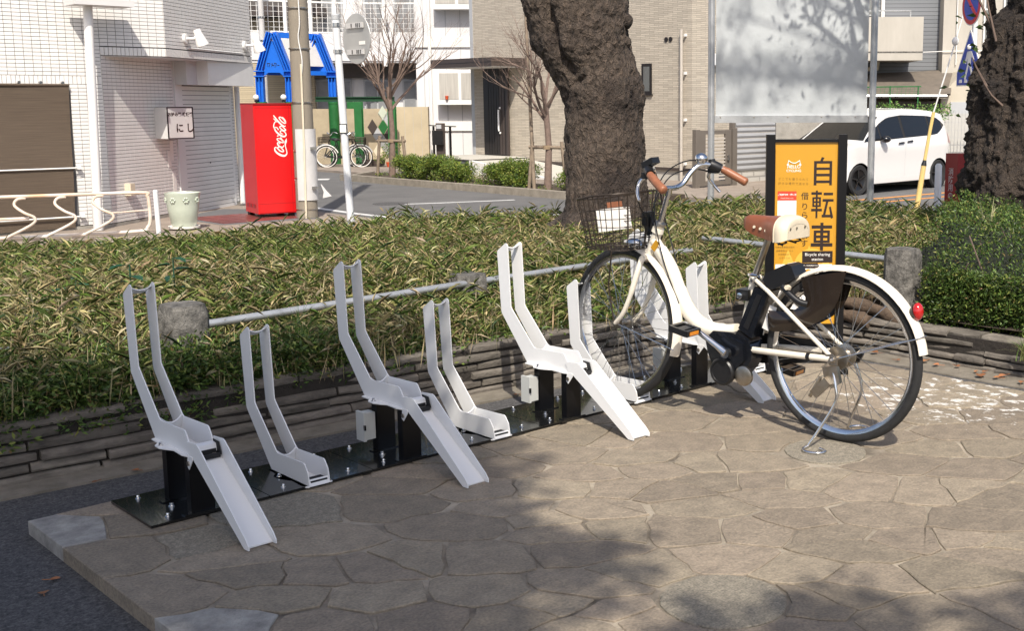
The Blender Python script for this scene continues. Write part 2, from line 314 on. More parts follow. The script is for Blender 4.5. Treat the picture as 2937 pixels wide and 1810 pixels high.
# bark with plates, ridges and dark patches
def bark(name, lo, hi):
    m = bpy.data.materials.new(name); m.use_nodes = True; n, l, b = nodes_of(m); MATS[name] = m
    g = n.new('ShaderNodeTexCoord'); mp = n.new('ShaderNodeMapping'); mp.inputs['Scale'].default_value = (1, 1, 0.62); l.new(g.outputs['Object'], mp.inputs[0])
    wn = n.new('ShaderNodeTexNoise'); wn.inputs['Scale'].default_value = 5; wn.inputs['Detail'].default_value = 6; l.new(mp.outputs[0], wn.inputs['Vector'])
    mxv = n.new('ShaderNodeMixRGB'); mxv.inputs[0].default_value = 0.16; l.new(mp.outputs[0], mxv.inputs[1]); l.new(wn.outputs['Color'], mxv.inputs[2])
    vo = n.new('ShaderNodeTexVoronoi'); vo.inputs['Scale'].default_value = 22; vo.feature = 'DISTANCE_TO_EDGE'; l.new(mxv.outputs[0], vo.inputs['Vector'])
    no = n.new('ShaderNodeTexNoise'); no.inputs['Scale'].default_value = 30; no.inputs['Detail'].default_value = 10; no.inputs['Roughness'].default_value = 0.75; l.new(mp.outputs[0], no.inputs['Vector'])
    big = n.new('ShaderNodeTexNoise'); big.inputs['Scale'].default_value = 2.1; big.inputs['Detail'].default_value = 4; l.new(g.outputs['Object'], big.inputs['Vector'])
    rp = n.new('ShaderNodeValToRGB'); rp.color_ramp.elements[0].position = 0.33; rp.color_ramp.elements[1].position = 0.68
    rp.color_ramp.elements[0].color = (*lo, 1); rp.color_ramp.elements[1].color = (*hi, 1); l.new(no.outputs['Fac'], rp.inputs[0])
    rb = n.new('ShaderNodeValToRGB'); rb.color_ramp.elements[0].position = 0.36; rb.color_ramp.elements[1].position = 0.52
    rb.color_ramp.elements[0].color = (0.42, 0.40, 0.42, 1); rb.color_ramp.elements[1].color = (1, 1, 1, 1); l.new(big.outputs['Fac'], rb.inputs[0])
    re = n.new('ShaderNodeValToRGB'); re.color_ramp.elements[0].position = 0.0; re.color_ramp.elements[1].position = 0.10
    re.color_ramp.elements[0].color = (1.25, 1.2, 1.15, 1); re.color_ramp.elements[1].color = (0.9, 0.9, 0.9, 1); l.new(vo.outputs['Distance'], re.inputs[0])
    m1 = n.new('ShaderNodeMixRGB'); m1.blend_type = 'MULTIPLY'; m1.inputs[0].default_value = 1; l.new(rp.outputs[0], m1.inputs[1]); l.new(rb.outputs[0], m1.inputs[2])
    m2 = n.new('ShaderNodeMixRGB'); m2.blend_type = 'MULTIPLY'; m2.inputs[0].default_value = 0.7; l.new(m1.outputs[0], m2.inputs[1]); l.new(re.outputs[0], m2.inputs[2])
    l.new(m2.outputs[0], b.inputs['Base Color']); b.inputs['Roughness'].default_value = 0.9
    ad = n.new('ShaderNodeMath'); ad.operation = 'ADD'; sm = n.new('ShaderNodeMath'); sm.operation = 'MINIMUM'; sm.inputs[1].default_value = 0.12; l.new(vo.outputs['Distance'], sm.inputs[0])
    ml = n.new('ShaderNodeMath'); ml.operation = 'MULTIPLY'; ml.inputs[1].default_value = -2.0; l.new(sm.outputs[0], ml.inputs[0]); l.new(ml.outputs[0], ad.inputs[0]); l.new(no.outputs['Fac'], ad.inputs[1])
    bp = n.new('ShaderNodeBump'); bp.inputs['Strength'].default_value = 1.0; bp.inputs['Distance'].default_value = 0.05; l.new(ad.outputs[0], bp.inputs['Height']); l.new(bp.outputs[0], b.inputs['Normal'])
bark('bark', (0.024, 0.018, 0.014), (0.17, 0.128, 0.098)); bark('bark_dark', (0.014, 0.011, 0.010), (0.105, 0.078, 0.058))
# thin brick-strip siding of the house
def siding(name, a, b_, mo, w_, h_):
    m = bpy.data.materials.new(name); m.use_nodes = True; n, l, b = nodes_of(m); MATS[name] = m
    g = n.new('ShaderNodeNewGeometry'); s_ = n.new('ShaderNodeSeparateXYZ'); l.new(g.outputs['Position'], s_.inputs[0])
    ad = n.new('ShaderNodeMath'); l.new(s_.outputs[0], ad.inputs[0]); l.new(s_.outputs[1], ad.inputs[1]); c = n.new('ShaderNodeCombineXYZ'); l.new(ad.outputs[0], c.inputs[0]); l.new(s_.outputs[2], c.inputs[1])
    br = n.new('ShaderNodeTexBrick'); l.new(c.outputs[0], br.inputs['Vector']); br.inputs['Scale'].default_value = 1; br.inputs['Brick Width'].default_value = w_; br.inputs['Row Height'].default_value = h_
    br.inputs['Mortar Size'].default_value = h_ * 0.11; br.inputs['Color1'].default_value = (*a, 1); br.inputs['Color2'].default_value = (*b_, 1); br.inputs['Mortar'].default_value = (*mo, 1); br.inputs['Mortar Smooth'].default_value = 0.3
    l.new(br.outputs['Color'], b.inputs['Base Color']); b.inputs['Roughness'].default_value = 0.8
    bp = n.new('ShaderNodeBump'); bp.inputs['Strength'].default_value = 0.7; bp.inputs['Distance'].default_value = 0.01; bp.invert = True; l.new(br.outputs['Fac'], bp.inputs['Height']); l.new(bp.outputs[0], b.inputs['Normal'])
siding('house_siding', (0.52, 0.46, 0.375), (0.40, 0.355, 0.29), (0.27, 0.24, 0.20), 0.30, 0.042)
siding('grey_wall_tile', (0.185, 0.195, 0.21), (0.155, 0.165, 0.18), (0.11, 0.117, 0.125), 0.20, 0.10)
siding('tan_wall_tile', (0.45, 0.38, 0.26), (0.38, 0.32, 0.22), (0.26, 0.22, 0.16), 0.22, 0.07)
siding('block_wall', (0.47, 0.455, 0.42), (0.42, 0.41, 0.38), (0.30, 0.29, 0.27), 0.42, 0.2)
# white paint spilt over part of the paving: a stain with a shape of its own, added to the flagstone material
def add_stain(m, c, rad):
    n, l, b = nodes_of(m); g = n.new('ShaderNodeNewGeometry')
    ds = n.new('ShaderNodeVectorMath'); ds.operation = 'DISTANCE'; ds.inputs[1].default_value = c; l.new(g.outputs['Position'], ds.inputs[0])
    mr = n.new('ShaderNodeMapRange'); mr.inputs['From Min'].default_value = rad * 0.35; mr.inputs['From Max'].default_value = rad; mr.inputs['To Min'].default_value = 0.12; mr.inputs['To Max'].default_value = -0.25; l.new(ds.outputs['Value'], mr.inputs['Value'])
    mp = n.new('ShaderNodeMapping'); mp.inputs['Rotation'].default_value = (0, 0, R(44)); mp.inputs['Scale'].default_value = (1.0, 0.8, 1.0); l.new(g.outputs['Position'], mp.inputs[0])
    no = n.new('ShaderNodeTexNoise'); no.inputs['Scale'].default_value = 17; no.inputs['Detail'].default_value = 8; no.inputs['Roughness'].default_value = 0.68; l.new(mp.outputs[0], no.inputs['Vector'])
    ad = n.new('ShaderNodeMath'); l.new(mr.outputs[0], ad.inputs[0]); l.new(no.outputs['Fac'], ad.inputs[1])
    gt = n.new('ShaderNodeMapRange'); gt.inputs['From Min'].default_value = 0.655; gt.inputs['From Max'].default_value = 0.70; l.new(ad.outputs[0], gt.inputs['Value'])
    old = b.inputs['Base Color'].links[0].from_socket; mx = n.new('ShaderNodeMixRGB'); mx.inputs[2].default_value = (0.76, 0.74, 0.70, 1); mh = n.new('ShaderNodeMath'); mh.operation = 'MULTIPLY'; mh.inputs[1].default_value = 0.8; l.new(gt.outputs[0], mh.inputs[0]); l.new(mh.outputs[0], mx.inputs[0]); l.new(old, mx.inputs[1]); l.new(mx.outputs[0], b.inputs['Base Color'])
add_stain(MATS['flag'], (2.95, -0.50, 0), 0.95)

# ------------------------------------------------------------------ terrain and streets
ST = -0.56
mb = MB(); mb.add([(-150, -150, ST), (250, -150, ST), (250, 250, ST), (-150, 250, ST)], [(0, 1, 2, 3)]); struct('ground', mb, 'road')
mb = MB(); mb.box(-9, 3.78, -11, 1.42, ST - 0.3, -0.045); struct('asphalt_path', mb, 'asphalt')
mb = MB(); n_ = 26
def wall_y(x): return 1.235 - 0.065 * x                     # foot of the retaining wall behind the rack
g = MB(); g.prism([(-9, wall_y(-9) - 0.13, -0.06), (3.62, wall_y(3.62) - 0.13, -0.06), (3.62, wall_y(3.62) + 0.06, -0.06), (-9, wall_y(-9) + 0.06, -0.06)], (0, 0, 0.024))
g.prism([(3.50, wall_y(3.5) - 0.15, -0.06), (3.74, wall_y(3.5) - 0.15, -0.06), (3.74, -11, -0.06), (3.50, -11, -0.06)], (0, 0, 0.020)); struct('gutter_edging', g, 'gutter')
# planter soil: height field inside an outline, falling away to the streets
EDGE = [(-9, 11.0), (2.0, 9.3), (4.3, 8.5), (6.5, 7.2), (8.2, 6.0), (9.9, 4.4), (11.2, 1.5), (12.2, -6), (12.4, -11)]
def edge_d(x, y):                                          # >0 inside the planter's far edge
    best = 1e9; sgn = 1
    for (ax, ay), (bx, by) in zip(EDGE, EDGE[1:]):
        dx, dy = bx - ax, by - ay; t = max(0, min(1, ((x - ax) * dx + (y - ay) * dy) / (dx * dx + dy * dy)))
        d = math.hypot(x - ax - t * dx, y - ay - t * dy)
        if d < best: best = d; sgn = 1 if (dx * (y - ay) - dy * (x - ax)) < 0 else -1
    return best * sgn
def front_d(x, y): return max(y - (wall_y(x) + 0.10), x - 3.84)   # distance behind the retaining wall
def soil_z(x, y):
    f = front_d(x, y); e = edge_d(x, y)
    z = 0.155 + 0.075 * min(1, max(0, f) / 0.9) - 0.075 * max(0, f - 0.9) + 0.02 * noise1(x * 1.3 + y * 0.7, 1) + 0.02 * noise1(y * 1.9 - x * 0.4, 2)
    z = max(z, -0.42)
    if e < 0.6: z = lerp(ST - 0.05, z, max(0, min(1, (e + 0.7) / 1.3)))
    return z
mb = MB(); xs = np.arange(-9, 13.6, 0.3); ys = np.arange(-11, 12.3, 0.3); idx = {}
for i, x in enumerate(xs):
    for j, y in enumerate(ys):
        if front_d(x, y) > -0.32 and edge_d(x, y) > -1.2:
            idx[i, j] = len(mb.v); x2, y2 = x, y
            f = front_d(x, y)
            if f < 0.0:
                if x < 3.5: y2 = wall_y(x) + 0.10
                else: x2 = max(x, 3.84)
            mb.v.append((x2, y2, soil_z(x2, y2)))
for (i, j) in idx:
    if (i + 1, j) in idx and (i, j + 1) in idx and (i + 1, j + 1) in idx: mb.f.append((idx[i, j], idx[i + 1, j], idx[i + 1, j + 1], idx[i, j + 1]))
struct('planter_soil', mb, 'soil', 60)

# ------------------------------------------------------------------ flagstone terrace
SEEDS = [(1.25, 0.24), (1.25, 0.06), (1.44, 0.21), (1.16, -0.15), (1.39, -0.15), (1.54, 0.07), (1.85, 0.08), (1.64, -0.08), (1.36, -0.29), (1.15, -0.36), (1.23, -0.49), (0.93, -0.44), (0.99, -0.19), (0.77, -0.39), (1.54, -0.38), (1.42, -0.54), (1.63, -0.46), (1.52, -0.64), (1.44, -0.77), (1.64, -0.76), (1.72, -0.91), (2.05, -0.88), (2.15, -1.08), (1.86, -1.1), (1.93, -1.17), (1.97, -1.3), (0.74, -0.52), (0.87, -0.61), (0.68, -0.67), (1.02, -0.76), (1.18, -0.92), (1.21, -0.67), (0.92, -1.02), (0.72, -0.89), (0.53, -0.86), (1.01, -1.19), (1.32, -0.97), (1.5, -1.12), (1.31, -1.1), (1.42, -1.28), (1.25, -1.23), (1.7, -1.37), (1.55, -1.41), (1.1, -1.37), (1.29, -1.51), (1.6, -1.51), (0.72, -1.18), (0.47, -1.03), (0.5, -1.13), (0.87, -1.34), (0.97, -1.38), (1.01, -1.59), (1.25, -1.71), (0.68, -1.39), (0.35, -1.05), (0.39, -0.88), (1.51, -1.54), (2.44, -1.0), (2.29, -0.85), (2.53, -0.82), (2.24, -0.64), (1.96, -0.59), (2.23, 0.01), (2.17, 0.26), (1.94, -0.38), (2.76, -0.34), (2.66, -0.61), (2.83, -0.79), (2.95, -0.53), (3.15, -0.2), (3.21, -0.54), (-0.28, 0.55), (-0.16, 0.48), (-0.23, 0.25), (-0.28, -0.13), (-0.09, 0.18), (0.25, 0.25), (-0.04, -0.0), (-0.06, -0.16), (-0.1, -0.35), (-0.25, -0.4), (0.17, -0.06), (0.52, 0.06), (0.76, 0.28), (0.2, -0.34), (0.05, -0.25), (0.3, -0.37), (0.09, -0.54), (0.57, -0.26), (0.45, -0.5), (0.3, -0.7), (-0.09, -0.56), (0.12, -0.71), (0.79, -0.01), (0.76, -0.24), (0.64, 0.2), (0.27, -0.87)]
PAL = {(-0.28, 0.55): 'flag_pale', (-0.25, -0.4): 'flag_pale', (-0.09, 0.18): 'flag_conc', (0.25, 0.25): 'flag_conc', (0.72, -1.18): 'flag_conc', (1.96, -0.59): 'flag_conc'}
ROUND = {(0.72, -1.18): 0.165, (1.96, -0.59): 0.15}
PX0, PX1, PY0, PY1 = -0.37, 3.31, -6.6, 0.735
own = list(SEEDS); rs = random.Random(3); tries = 0
while tries < 5000 and len(own) < 330:
    x, y = rs.uniform(PX0, PX1), rs.uniform(PY0, PY1); tries += 1
    if min((((x - a) * .7116 - (y - b) * .7025) / 1.5) ** 2 + ((x - a) * .7025 + (y - b) * .7116) ** 2 for a, b in own) > (0.19 if y > -2.4 else 0.25) ** 2: own.append((x, y))
def clip(poly, nx, ny, c):                                 # keep nx*x+ny*y<=c
    out = []
    for i in range(len(poly)):
        a, b = poly[i], poly[(i + 1) % len(poly)]; da = nx * a[0] + ny * a[1] - c; db = nx * b[0] + ny * b[1] - c
        if da <= 0: out.append(a)
        if (da < 0 < db) or (db < 0 < da): t = da / (da - db); out.append((a[0] + (b[0] - a[0]) * t, a[1] + (b[1] - a[1]) * t))
    return out
AN = 1.5
def to_ab(x, y): return ((x * .7116 - y * .7025) / AN, x * .7025 + y * .7116)
def to_xy(a, b): a *= AN; return (a * .7116 + b * .7025, -a * .7025 + b * .7116)
terr = MB(); terr.box(PX0 + 0.012, PX1 - 0.012, PY0, PY1 - 0.012, -0.2, -0.0055); terrace = struct('flagstone_terrace', terr, 'mortar')
FR[terrace.name] = (Vector(), 0)
for (x, y) in own:
    poly = [to_ab(*q) for q in ((PX0, PY0), (PX1, PY0), (PX1, PY1), (PX0, PY1))]; ca_, cb_ = to_ab(x, y)
    for (a, b) in own:
        a, b = to_ab(a, b); d2 = (a - ca_) ** 2 + (b - cb_) ** 2
        if 0 < d2 < 1.2:
            d = math.sqrt(d2); nx, ny = (a - ca_) / d, (b - cb_) / d
            poly = clip(poly, nx, ny, nx * (a + ca_) / 2 + ny * (b + cb_) / 2)
    poly = [to_xy(*q) for q in poly]
    if len(poly) < 3: continue
    gap = 0.0025 + 0.0055 * rs.random() ** 2
    if (x, y) in ROUND:
        r_ = ROUND[x, y]; pts = [(x + r_ * math.cos(t * math.pi / 10) * (1 + 0.03 * noise1(t, x)), y + r_ * math.sin(t * math.pi / 10) * (1 + 0.03 * noise1(t * 1.3, y))) for t in range(20)]
    else:
        pts = []
        for i in range(len(poly)):
            a, b = poly[i], poly[(i + 1) % len(poly)]; L = math.hypot(b[0] - a[0], b[1] - a[1]); k = max(1, int(L / 0.055))
            for j in range(k):
                t = j / k; px, py = lerp(a[0], b[0], t), lerp(a[1], b[1], t)
                ex, ey = min(abs(px - PX0), abs(px - PX1)) < 1e-4, min(abs(py - PY0), abs(py - PY1)) < 1e-4
                if ex or ey:
                    pts.append((px, py)); continue
                if j or L < 0.05: q = 0.013 * noise1(px * 31 + py * 17, 3.0); px += q; py += 0.013 * noise1(py * 29 - px * 13, 5.0)
                else: px = lerp(px, x, 0.05); py = lerp(py, y, 0.05)
                d = math.hypot(px - x, py - y); s_ = max(0.3, (d - gap) / d); px, py = x + (px - x) * s_, y + (py - y) * s_
                for (cx_, cy_), rr in ROUND.items():
                    dd = math.hypot(px - cx_, py - cy_)
                    if dd < rr + 0.012: px, py = cx_ + (px - cx_) / dd * (rr + 0.012), cy_ + (py - cy_) / dd * (rr + 0.012)
                pts.append((min(max(px, PX0), PX1), min(max(py, PY0), PY1)))
    zt = rs.uniform(-0.0015, 0.0015); n = len(pts); tx, ty = rs.uniform(-.005, .005), rs.uniform(-.005, .005); m3 = MB()
    top = [(x + (px - x) * 0.975, y + (py - y) * 0.975, zt + (px - x) * tx + (py - y) * ty) for px, py in pts]
    rim = [(px, py, zt - 0.0022 + (px - x) * tx + (py - y) * ty) for px, py in pts]; low = [(px, py, -0.06) for px, py in pts]
    m3.add(top + rim + low, [tuple(range(n))] + [(n + i, n + (i + 1) % n, (i + 1) % n, i) for i in range(n)] + [(2 * n + i, 2 * n + (i + 1) % n, n + (i + 1) % n, n + i) for i in range(n)])
    m3.build('flagstone', PAL.get((x, y), 'flag'), terrace)

# ------------------------------------------------------------------ dry-laid slate retaining walls
def slate_wall(name, label, A, B, courses, seed, h0=-0.05, ch=0.036):
    rs = random.Random(seed); A, B = Vector(A), Vector(B); d = (B - A); L = d.length; d.normalize(); nrm = Vector((-d.y, d.x, 0))   # nrm points into the bank
    t = thing(name, label, 'wall', (A.x, A.y, h0))
    core = MB(); core.obox((A + B) / 2 + nrm * 0.13 + Vector((0, 0, h0 + ch * courses / 2 - 0.015)), d * L / 2, nrm * 0.095, Vector((0, 0, ch * courses / 2 - 0.008))); core.build('rubble_core', 'rubble', t)
    for c in range(courses):
        s = -rs.random() * 0.2; z = h0 + c * ch
        while s < L:
            ln = rs.uniform(0.12, 0.50); e = min(s + ln, L); s0 = max(s, 0); s = e + rs.uniform(0.004, 0.012)
            if e - s0 < 0.03: continue
            off = 0.012 * c * 0.55 + rs.uniform(-0.016, 0.018); hh = ch - rs.uniform(0.004, 0.010); k = max(2, int((e - s0) / 0.09)) + 1; rows = []
            for i in range(k):
                q = s0 + (e - s0) * i / (k - 1); j1, j2, j3 = rs.uniform(-.005, .005), rs.uniform(-.004, .004), rs.uniform(-.003, .003)
                if i in (0, k - 1): j1 += 0.006
                b = A + d * q + nrm * (off + j1); rows.append([b + nrm * 0.004 + Vector((0, 0, z + 0.002 + j3 * 0.5)), b + Vector((0, 0, z + hh * 0.3)), b + nrm * (0.002 + j2) + Vector((0, 0, z + hh * 0.78 + j3)), b + nrm * 0.014 + Vector((0, 0, z + hh + j3)), A + d * q + nrm * 0.19 + Vector((0, 0, z + hh))])
            m3 = MB(); m3.grid(rows); n = 5; m3.f.append((4, 3, 2, 1, 0)); m3.f.append(tuple((k - 1) * n + i for i in range(n))); m3.build('stone', 'slate', t, 40)
    return t
slate_wall('retaining_wall', 'low dry-laid slate wall behind the row of white bicycle stands', (-3.2, wall_y(-3.2), 0), (3.70, wall_y(3.7), 0), 6, 11, ch=0.040)
slate_wall('retaining_wall', 'low slate wall under the dark hedge right of the bicycle', (3.70, wall_y(3.7), 0), (3.70, -3.6, 0), 5, 12)
# ------------------------------------------------------------------ white tiled corner shop at the left
def offs(P, Q):                                             # direction and outward normal of a wall seen from the street (P left, Q right)
    d = (Vector(Q) - Vector(P)); L = d.length; d.normalize(); return d, Vector((d.y, -d.x, 0)), L
BZ = -0.50
shop = thing('corner_shop', 'white tiled corner building with roller shutter at the left', 'building', (4.9, 14.6, BZ))
FW = 14.567; LC = Vector((4.95, FW, 0)); LE = Vector((8.07, 16.97, 0)); UC = Vector((5.90, FW, 0)); UE = Vector((8.25, 16.56, 0))
i_ = 0.012
mb = MB(); mb.prism([(-6, FW + i_, BZ - .06), (4.94, FW + i_, BZ - .06), (8.06, 16.98, BZ - .06), (8.06, 24, BZ - .06), (-6, 24, BZ - .06)], (0, 0, 2.0 - BZ + .06)); mb.build('lower_wall', 'joint', shop)
mb = MB(); mb.prism([(-6, FW + i_, 2.0), (5.89, FW + i_, 2.0), (8.24, 16.57, 2.0), (8.24, 24, 2.0), (-6, 24, 2.0)], (0, 0, 4.2)); mb.build('upper_wall', 'joint', shop)
mb = MB(); mb.prism([(4.96, FW + .02, 1.985), (5.885, FW + .02, 1.985), (8.22, 16.56, 1.985), (8.06, 16.95, 1.985)], (0, 0, 0.012)); mb.build('soffit', 'grey_paint', shop)
mb = MB(); mb.prism([(-6, FW - .012, BZ - .06), (4.96, FW - .012, BZ - .06), (8.09, 16.955, BZ - .06), (8.07, 17.2, BZ - .06), (-6, 17.2, BZ - .06)], (0, 0, 0.10)); mb.build('base_course', 'concrete', shop)
TW, TH = 0.115, 0.0535
tiles = []                                                  # (distance from camera, centre, d, n, w, h)
def tile_face(P, Q, s0, s1, z0, z1, skip=None, tw=TW, th=TH):
    d, n, L = offs(P, Q); c = int(round((s1 - s0) / tw)); r_ = int(round((z1 - z0) / th)); tw = (s1 - s0) / max(c, 1); th = (z1 - z0) / max(r_, 1)
    for i in range(c):
        for j in range(r_):
            s = s0 + (i + .5) * tw; z = z0 + (j + .5) * th
            if skip and skip(s, z): continue
            tiles.append((Vector(P) + d * s + Vector((0, 0, z)), d, n, tw - 0.007, th - 0.007))
P0 = Vector((1.2, FW, 0))
bl_r = 4.50 - 1.2
tile_face(P0, LC, 0, LC.x - 1.2, BZ + 0.05, 1.58 , lambda s, z: s < bl_r - 0.03 and z < 1.60)
tile_face(P0, LC, 0, LC.x - 1.2, 1.58, 1.70, None, 0.058, 0.12)
tile_face(P0, LC, 0, LC.x - 1.2, 1.70, 3.62)
tile_face(LC, UC, 0, UC.x - LC.x, 2.13, 3.62); tile_face(LC, UC, 0, UC.x - LC.x, 2.0, 2.12, None, 0.058, 0.12)
dU, nU, LU = offs(UC, UE); tile_face(UC, UE, 0, LU, 2.13, 3.62); tile_face(UC, UE, 0, LU, 2.0, 2.12, None, 0.058, 0.12)
dL, nL, LL = offs(LC, LE)
tile_face(LC, LE, 0, 1.93, BZ + 0.05, 1.99); tile_face(LC, LE, 3.80, LL, BZ + 0.05, 1.60)
camp = Vector((-1.4192, -3.0512, 1.2766)); tiles.sort(key=lambda t: (t[0] - camp).length - (0.6 if t[1].x > 0.99 else 0)); vis = [t for t in tiles if t[0].z < 3.0 and t[0].x > 3.35]; big = vis[:290]; bset = set(id(t) for t in big)
def tile_box(m3, t):
    c, d, n, w_, h_ = t; m3.obox(c + n * 0.001, d * w_ / 2, n * 0.011, Vector((0, 0, h_ / 2)))
rest = MB()
for t in tiles:
    if id(t) in bset:
        m3 = MB(); tile_box(m3, t); m3.build('tile', 'tile_white', shop)
    else: tile_box(rest, t)
tag(rest.build('tile_field', 'tile_white', shop), kind='stuff')
mb = MB(); mb.box(-6, 1.2, FW - .011, FW + .012, BZ + .04, 6.2); mb.box(1.2, 5.9, FW - .011, FW + .012, 3.62, 6.2); mb.build('plain_wall', 'tile_white', shop)
mb = MB(); a = UC + dU * 0.0; mb.obox((UC + UE) / 2 + Vector((0, 0, 4.91)) + nU * 0.0, dU * LU / 2, nU * 0.012, Vector((0, 0, 1.29))); mb.build('plain_wall', 'tile_white', shop)
# roller shutter in the recess, its housing and jambs
def onL(s, out, z): return LC + dL * s + nL * out + Vector((0, 0, z))
mb = MB(); mb.obox(onL(2.04, -0.0, (BZ + 1.99) / 2), dL * 0.11, nL * 0.03, Vector((0, 0, (1.99 - BZ) / 2))); mb.build('jamb', 'white_paint', shop)
mb = MB(); mb.obox(onL(3.775, 0.0, (BZ + 1.60) / 2), dL * 0.02, nL * 0.03, Vector((0, 0, (1.60 - BZ) / 2))); mb.build('jamb', 'white_paint', shop)
mb = MB(); mb.obox(onL(3.07, 0.22, 1.80), dL * 0.80, nL * 0.22, Vector((0, 0, 0.197))); mb.build('shutter_housing', 'white_paint', shop)
mb = MB(); mb.obox(onL(2.30, 0.12, 1.80), dL * 0.36, nL * 0.12, Vector((0, 0, 0.194))); mb.build('lintel', 'grey_paint', shop)
sh = MB(); sh.obox(onL(2.955, 0.006, 0.5), dL * 0.805, nL * 0.008, Vector((0, 0, 1.06))); shut = sh.build('roller_shutter', 'joint', shop)
z = BZ - 0.02
while z < 1.58:
    m3 = MB(); m3.obox(onL(2.955, 0.018, z + 0.034), dL * 0.80, nL * 0.010, Vector((0, 0, 0.0335))); m3.build('slat', 'white_paint', shut); z += 0.0755
m3 = MB(); m3.obox(onL(2.93, 0.032, 0.30), dL * 0.012, nL * 0.004, Vector((0, 0, 0.012))); m3.build('keyhole', 'black_plastic', shut)
mb = MB(); mb.tube([onL(3.96, 0.06, BZ), onL(3.96, 0.06, 1.60)], 0.045, 10); mb.build('downpipe', 'white_paint', shop, 40)
# woven blind over the left window, with its rods
bl = thing('window_blind', 'brown woven blind hanging over the window of the white tiled building', 'blind', (3.6, FW - 0.06, BZ))
rows = []
for i in range(15):
    z = lerp(BZ + 0.03, 1.56, i / 14); rows.append([(x, FW - 0.055 - 0.012 * math.sin(i * 0.6 + x * 1.1), z) for x in np.linspace(1.25, 4.47 - 0.05 * (1 - i / 14), 14)])
m3 = MB(); m3.grid(rows); m3.grid([[(x, y + 0.012, z) for x, y, z in r_] for r_ in rows]); m3.build('screen', 'blind', bl, 50)
m3 = MB(); m3.tube([(1.2, FW - 0.06, 1.565), (4.47, FW - 0.06, 1.565)], 0.018, 8); m3.build('head_rail', 'blind', bl, 40)
for z in (0.40, -0.30):
    m3 = MB(); m3.tube([(1.2, FW - 0.085, z), (4.50, FW - 0.085, z - 0.01)], 0.011, 8); m3.box(4.49, 4.54, FW - 0.10, FW - 0.02, z - 0.03, z + 0.02); m3.build('rod', 'white_paint', bl, 40)
for x in (3.82, 4.10, 4.39):
    m3 = MB(); m3.lathe([(0.02, 0), (0.022, 0.02), (0.012, 0.04), (0.012, 0.06)], (x, FW - 0.075, 1.60), (0, 1, 0), 10); m3.build('hook', 'steel', bl, 40)
# shop's illuminated box sign
def tfr(p): return p
nb = (nL * math.cos(R(20)) - dL * math.sin(R(20))).normalized(); db = (dL * math.cos(R(20)) + nL * math.sin(R(20))).normalized()
sb = thing('box_sign', 'grey box sign with black Japanese lettering on the white tiled wall', 'sign', tuple(onL(1.62, 0.18, 0.76)))
c0 = onL(1.50, 0.22, 1.0); m3 = MB(); m3.obox(c0, db * 0.245, nb * 0.15, Vector((0, 0, 0.245))); m3.build('case', 'grey_paint', sb)
m3 = MB(); m3.obox(c0 + nb * 0.152, db * 0.232, nb * 0.004, Vector((0, 0, 0.232))); face = m3.build('face', 'plate_grey', sb)
for a_, b_ in (((-.245, -.245), (.245, -.245)), ((.245, -.245), (.245, .245)), ((.245, .245), (-.245, .245)), ((-.245, .245), (-.245, -.245))):
    m3 = MB(); m3.bar(c0 + nb * 0.156 + db * a_[0] + Vector((0, 0, a_[1])), c0 + nb * 0.156 + db * b_[0] + Vector((0, 0, b_[1])), 0.014, 0.014, nb); m3.build('frame', 'black_plastic', sb)
put_text('お好み焼 鉄板焼', 0.066, c0 + nb * 0.1585 + Vector((0, 0, 0.13)), db, (0, 0, 1), 'ink', sb, 0.002)
put_text('に し', 0.155, c0 + nb * 0.1585 + db * 0.075 + Vector((0, 0, -0.09)), db, (0, 0, 1), 'ink', sb, 0.004)
m3 = MB(); m3.obox(onL(1.52, 0.015, 0.9), dL * 0.05, nL * 0.02, Vector((0, 0, 0.06))); m3.build('bracket', 'grey_paint', sb)
# two floodlights on the overhang
def flood(s, label):
    b = UC + dU * s + Vector((0, 0, 2.30)); t = thing('floodlight', label, 'lamp', tuple(b), 0, 'floodlights on the overhang')
    m3 = MB(); m3.lathe([(0.075, 0), (0.075, 0.05), (0.03, 0.055)], b, nU, 18); m3.build('rose', 'white_paint', t, 40)
    m3 = MB(); m3.tube([b + nU * 0.05, b + nU * 0.16 + dU * 0.02, b + nU * 0.20 + dU * 0.03 + Vector((0, 0, 0.05))], 0.022, 8); m3.build('arm', 'white_paint', t, 50)
    ax = (nU * 0.25 + dU * 0.25 - Vector((0, 0, 1))).normalized(); c = b + nU * 0.20 + dU * 0.04 + Vector((0, 0, 0.12))
    m3 = MB(); m3.lathe([(0.052, -0.02), (0.06, 0.0), (0.06, 0.05), (0.066, 0.07), (0.10, 0.21), (0.10, 0.235)], c, ax, 18); m3.build('lamp_head', 'white_paint', t, 35)
    m3 = MB(); m3.lathe([(0.085, 0.237), (0.085, 0.24)], c, ax, 18); m3.build('lens', 'grey_plastic', t, 35)
flood(0.62, 'white floodlight on the left of the tiled overhang'); flood(2.78, 'white floodlight at the right end of the tiled overhang')
m3 = MB(); m3.tube([UC + dU * .7 + nU * .02 + Vector((0, 0, 2.16)), UC + dU * 2.7 + nU * .02 + Vector((0, 0, 2.16))], 0.014, 8); m3.build('conduit', 'white_paint', shop, 40)
# paper notices beside the shutter
for s, z, h in ((1.66, 0.42, 0.13), (1.74, 0.55, 0.16), (1.78, 0.02, 0.17)):
    m3 = MB(); m3.obox(onL(s, 0.016, z), dL * 0.05, nL * 0.002, Vector((0, 0, h))); m3.build('notice', 'print_white', shop)
m3 = MB(); m3.obox(onL(0.42, 0.06, 0.02), dL * 0.06, nL * 0.05, Vector((0, 0, 0.09))); m3.build('tap_cover', 'cream_vinyl', shop)

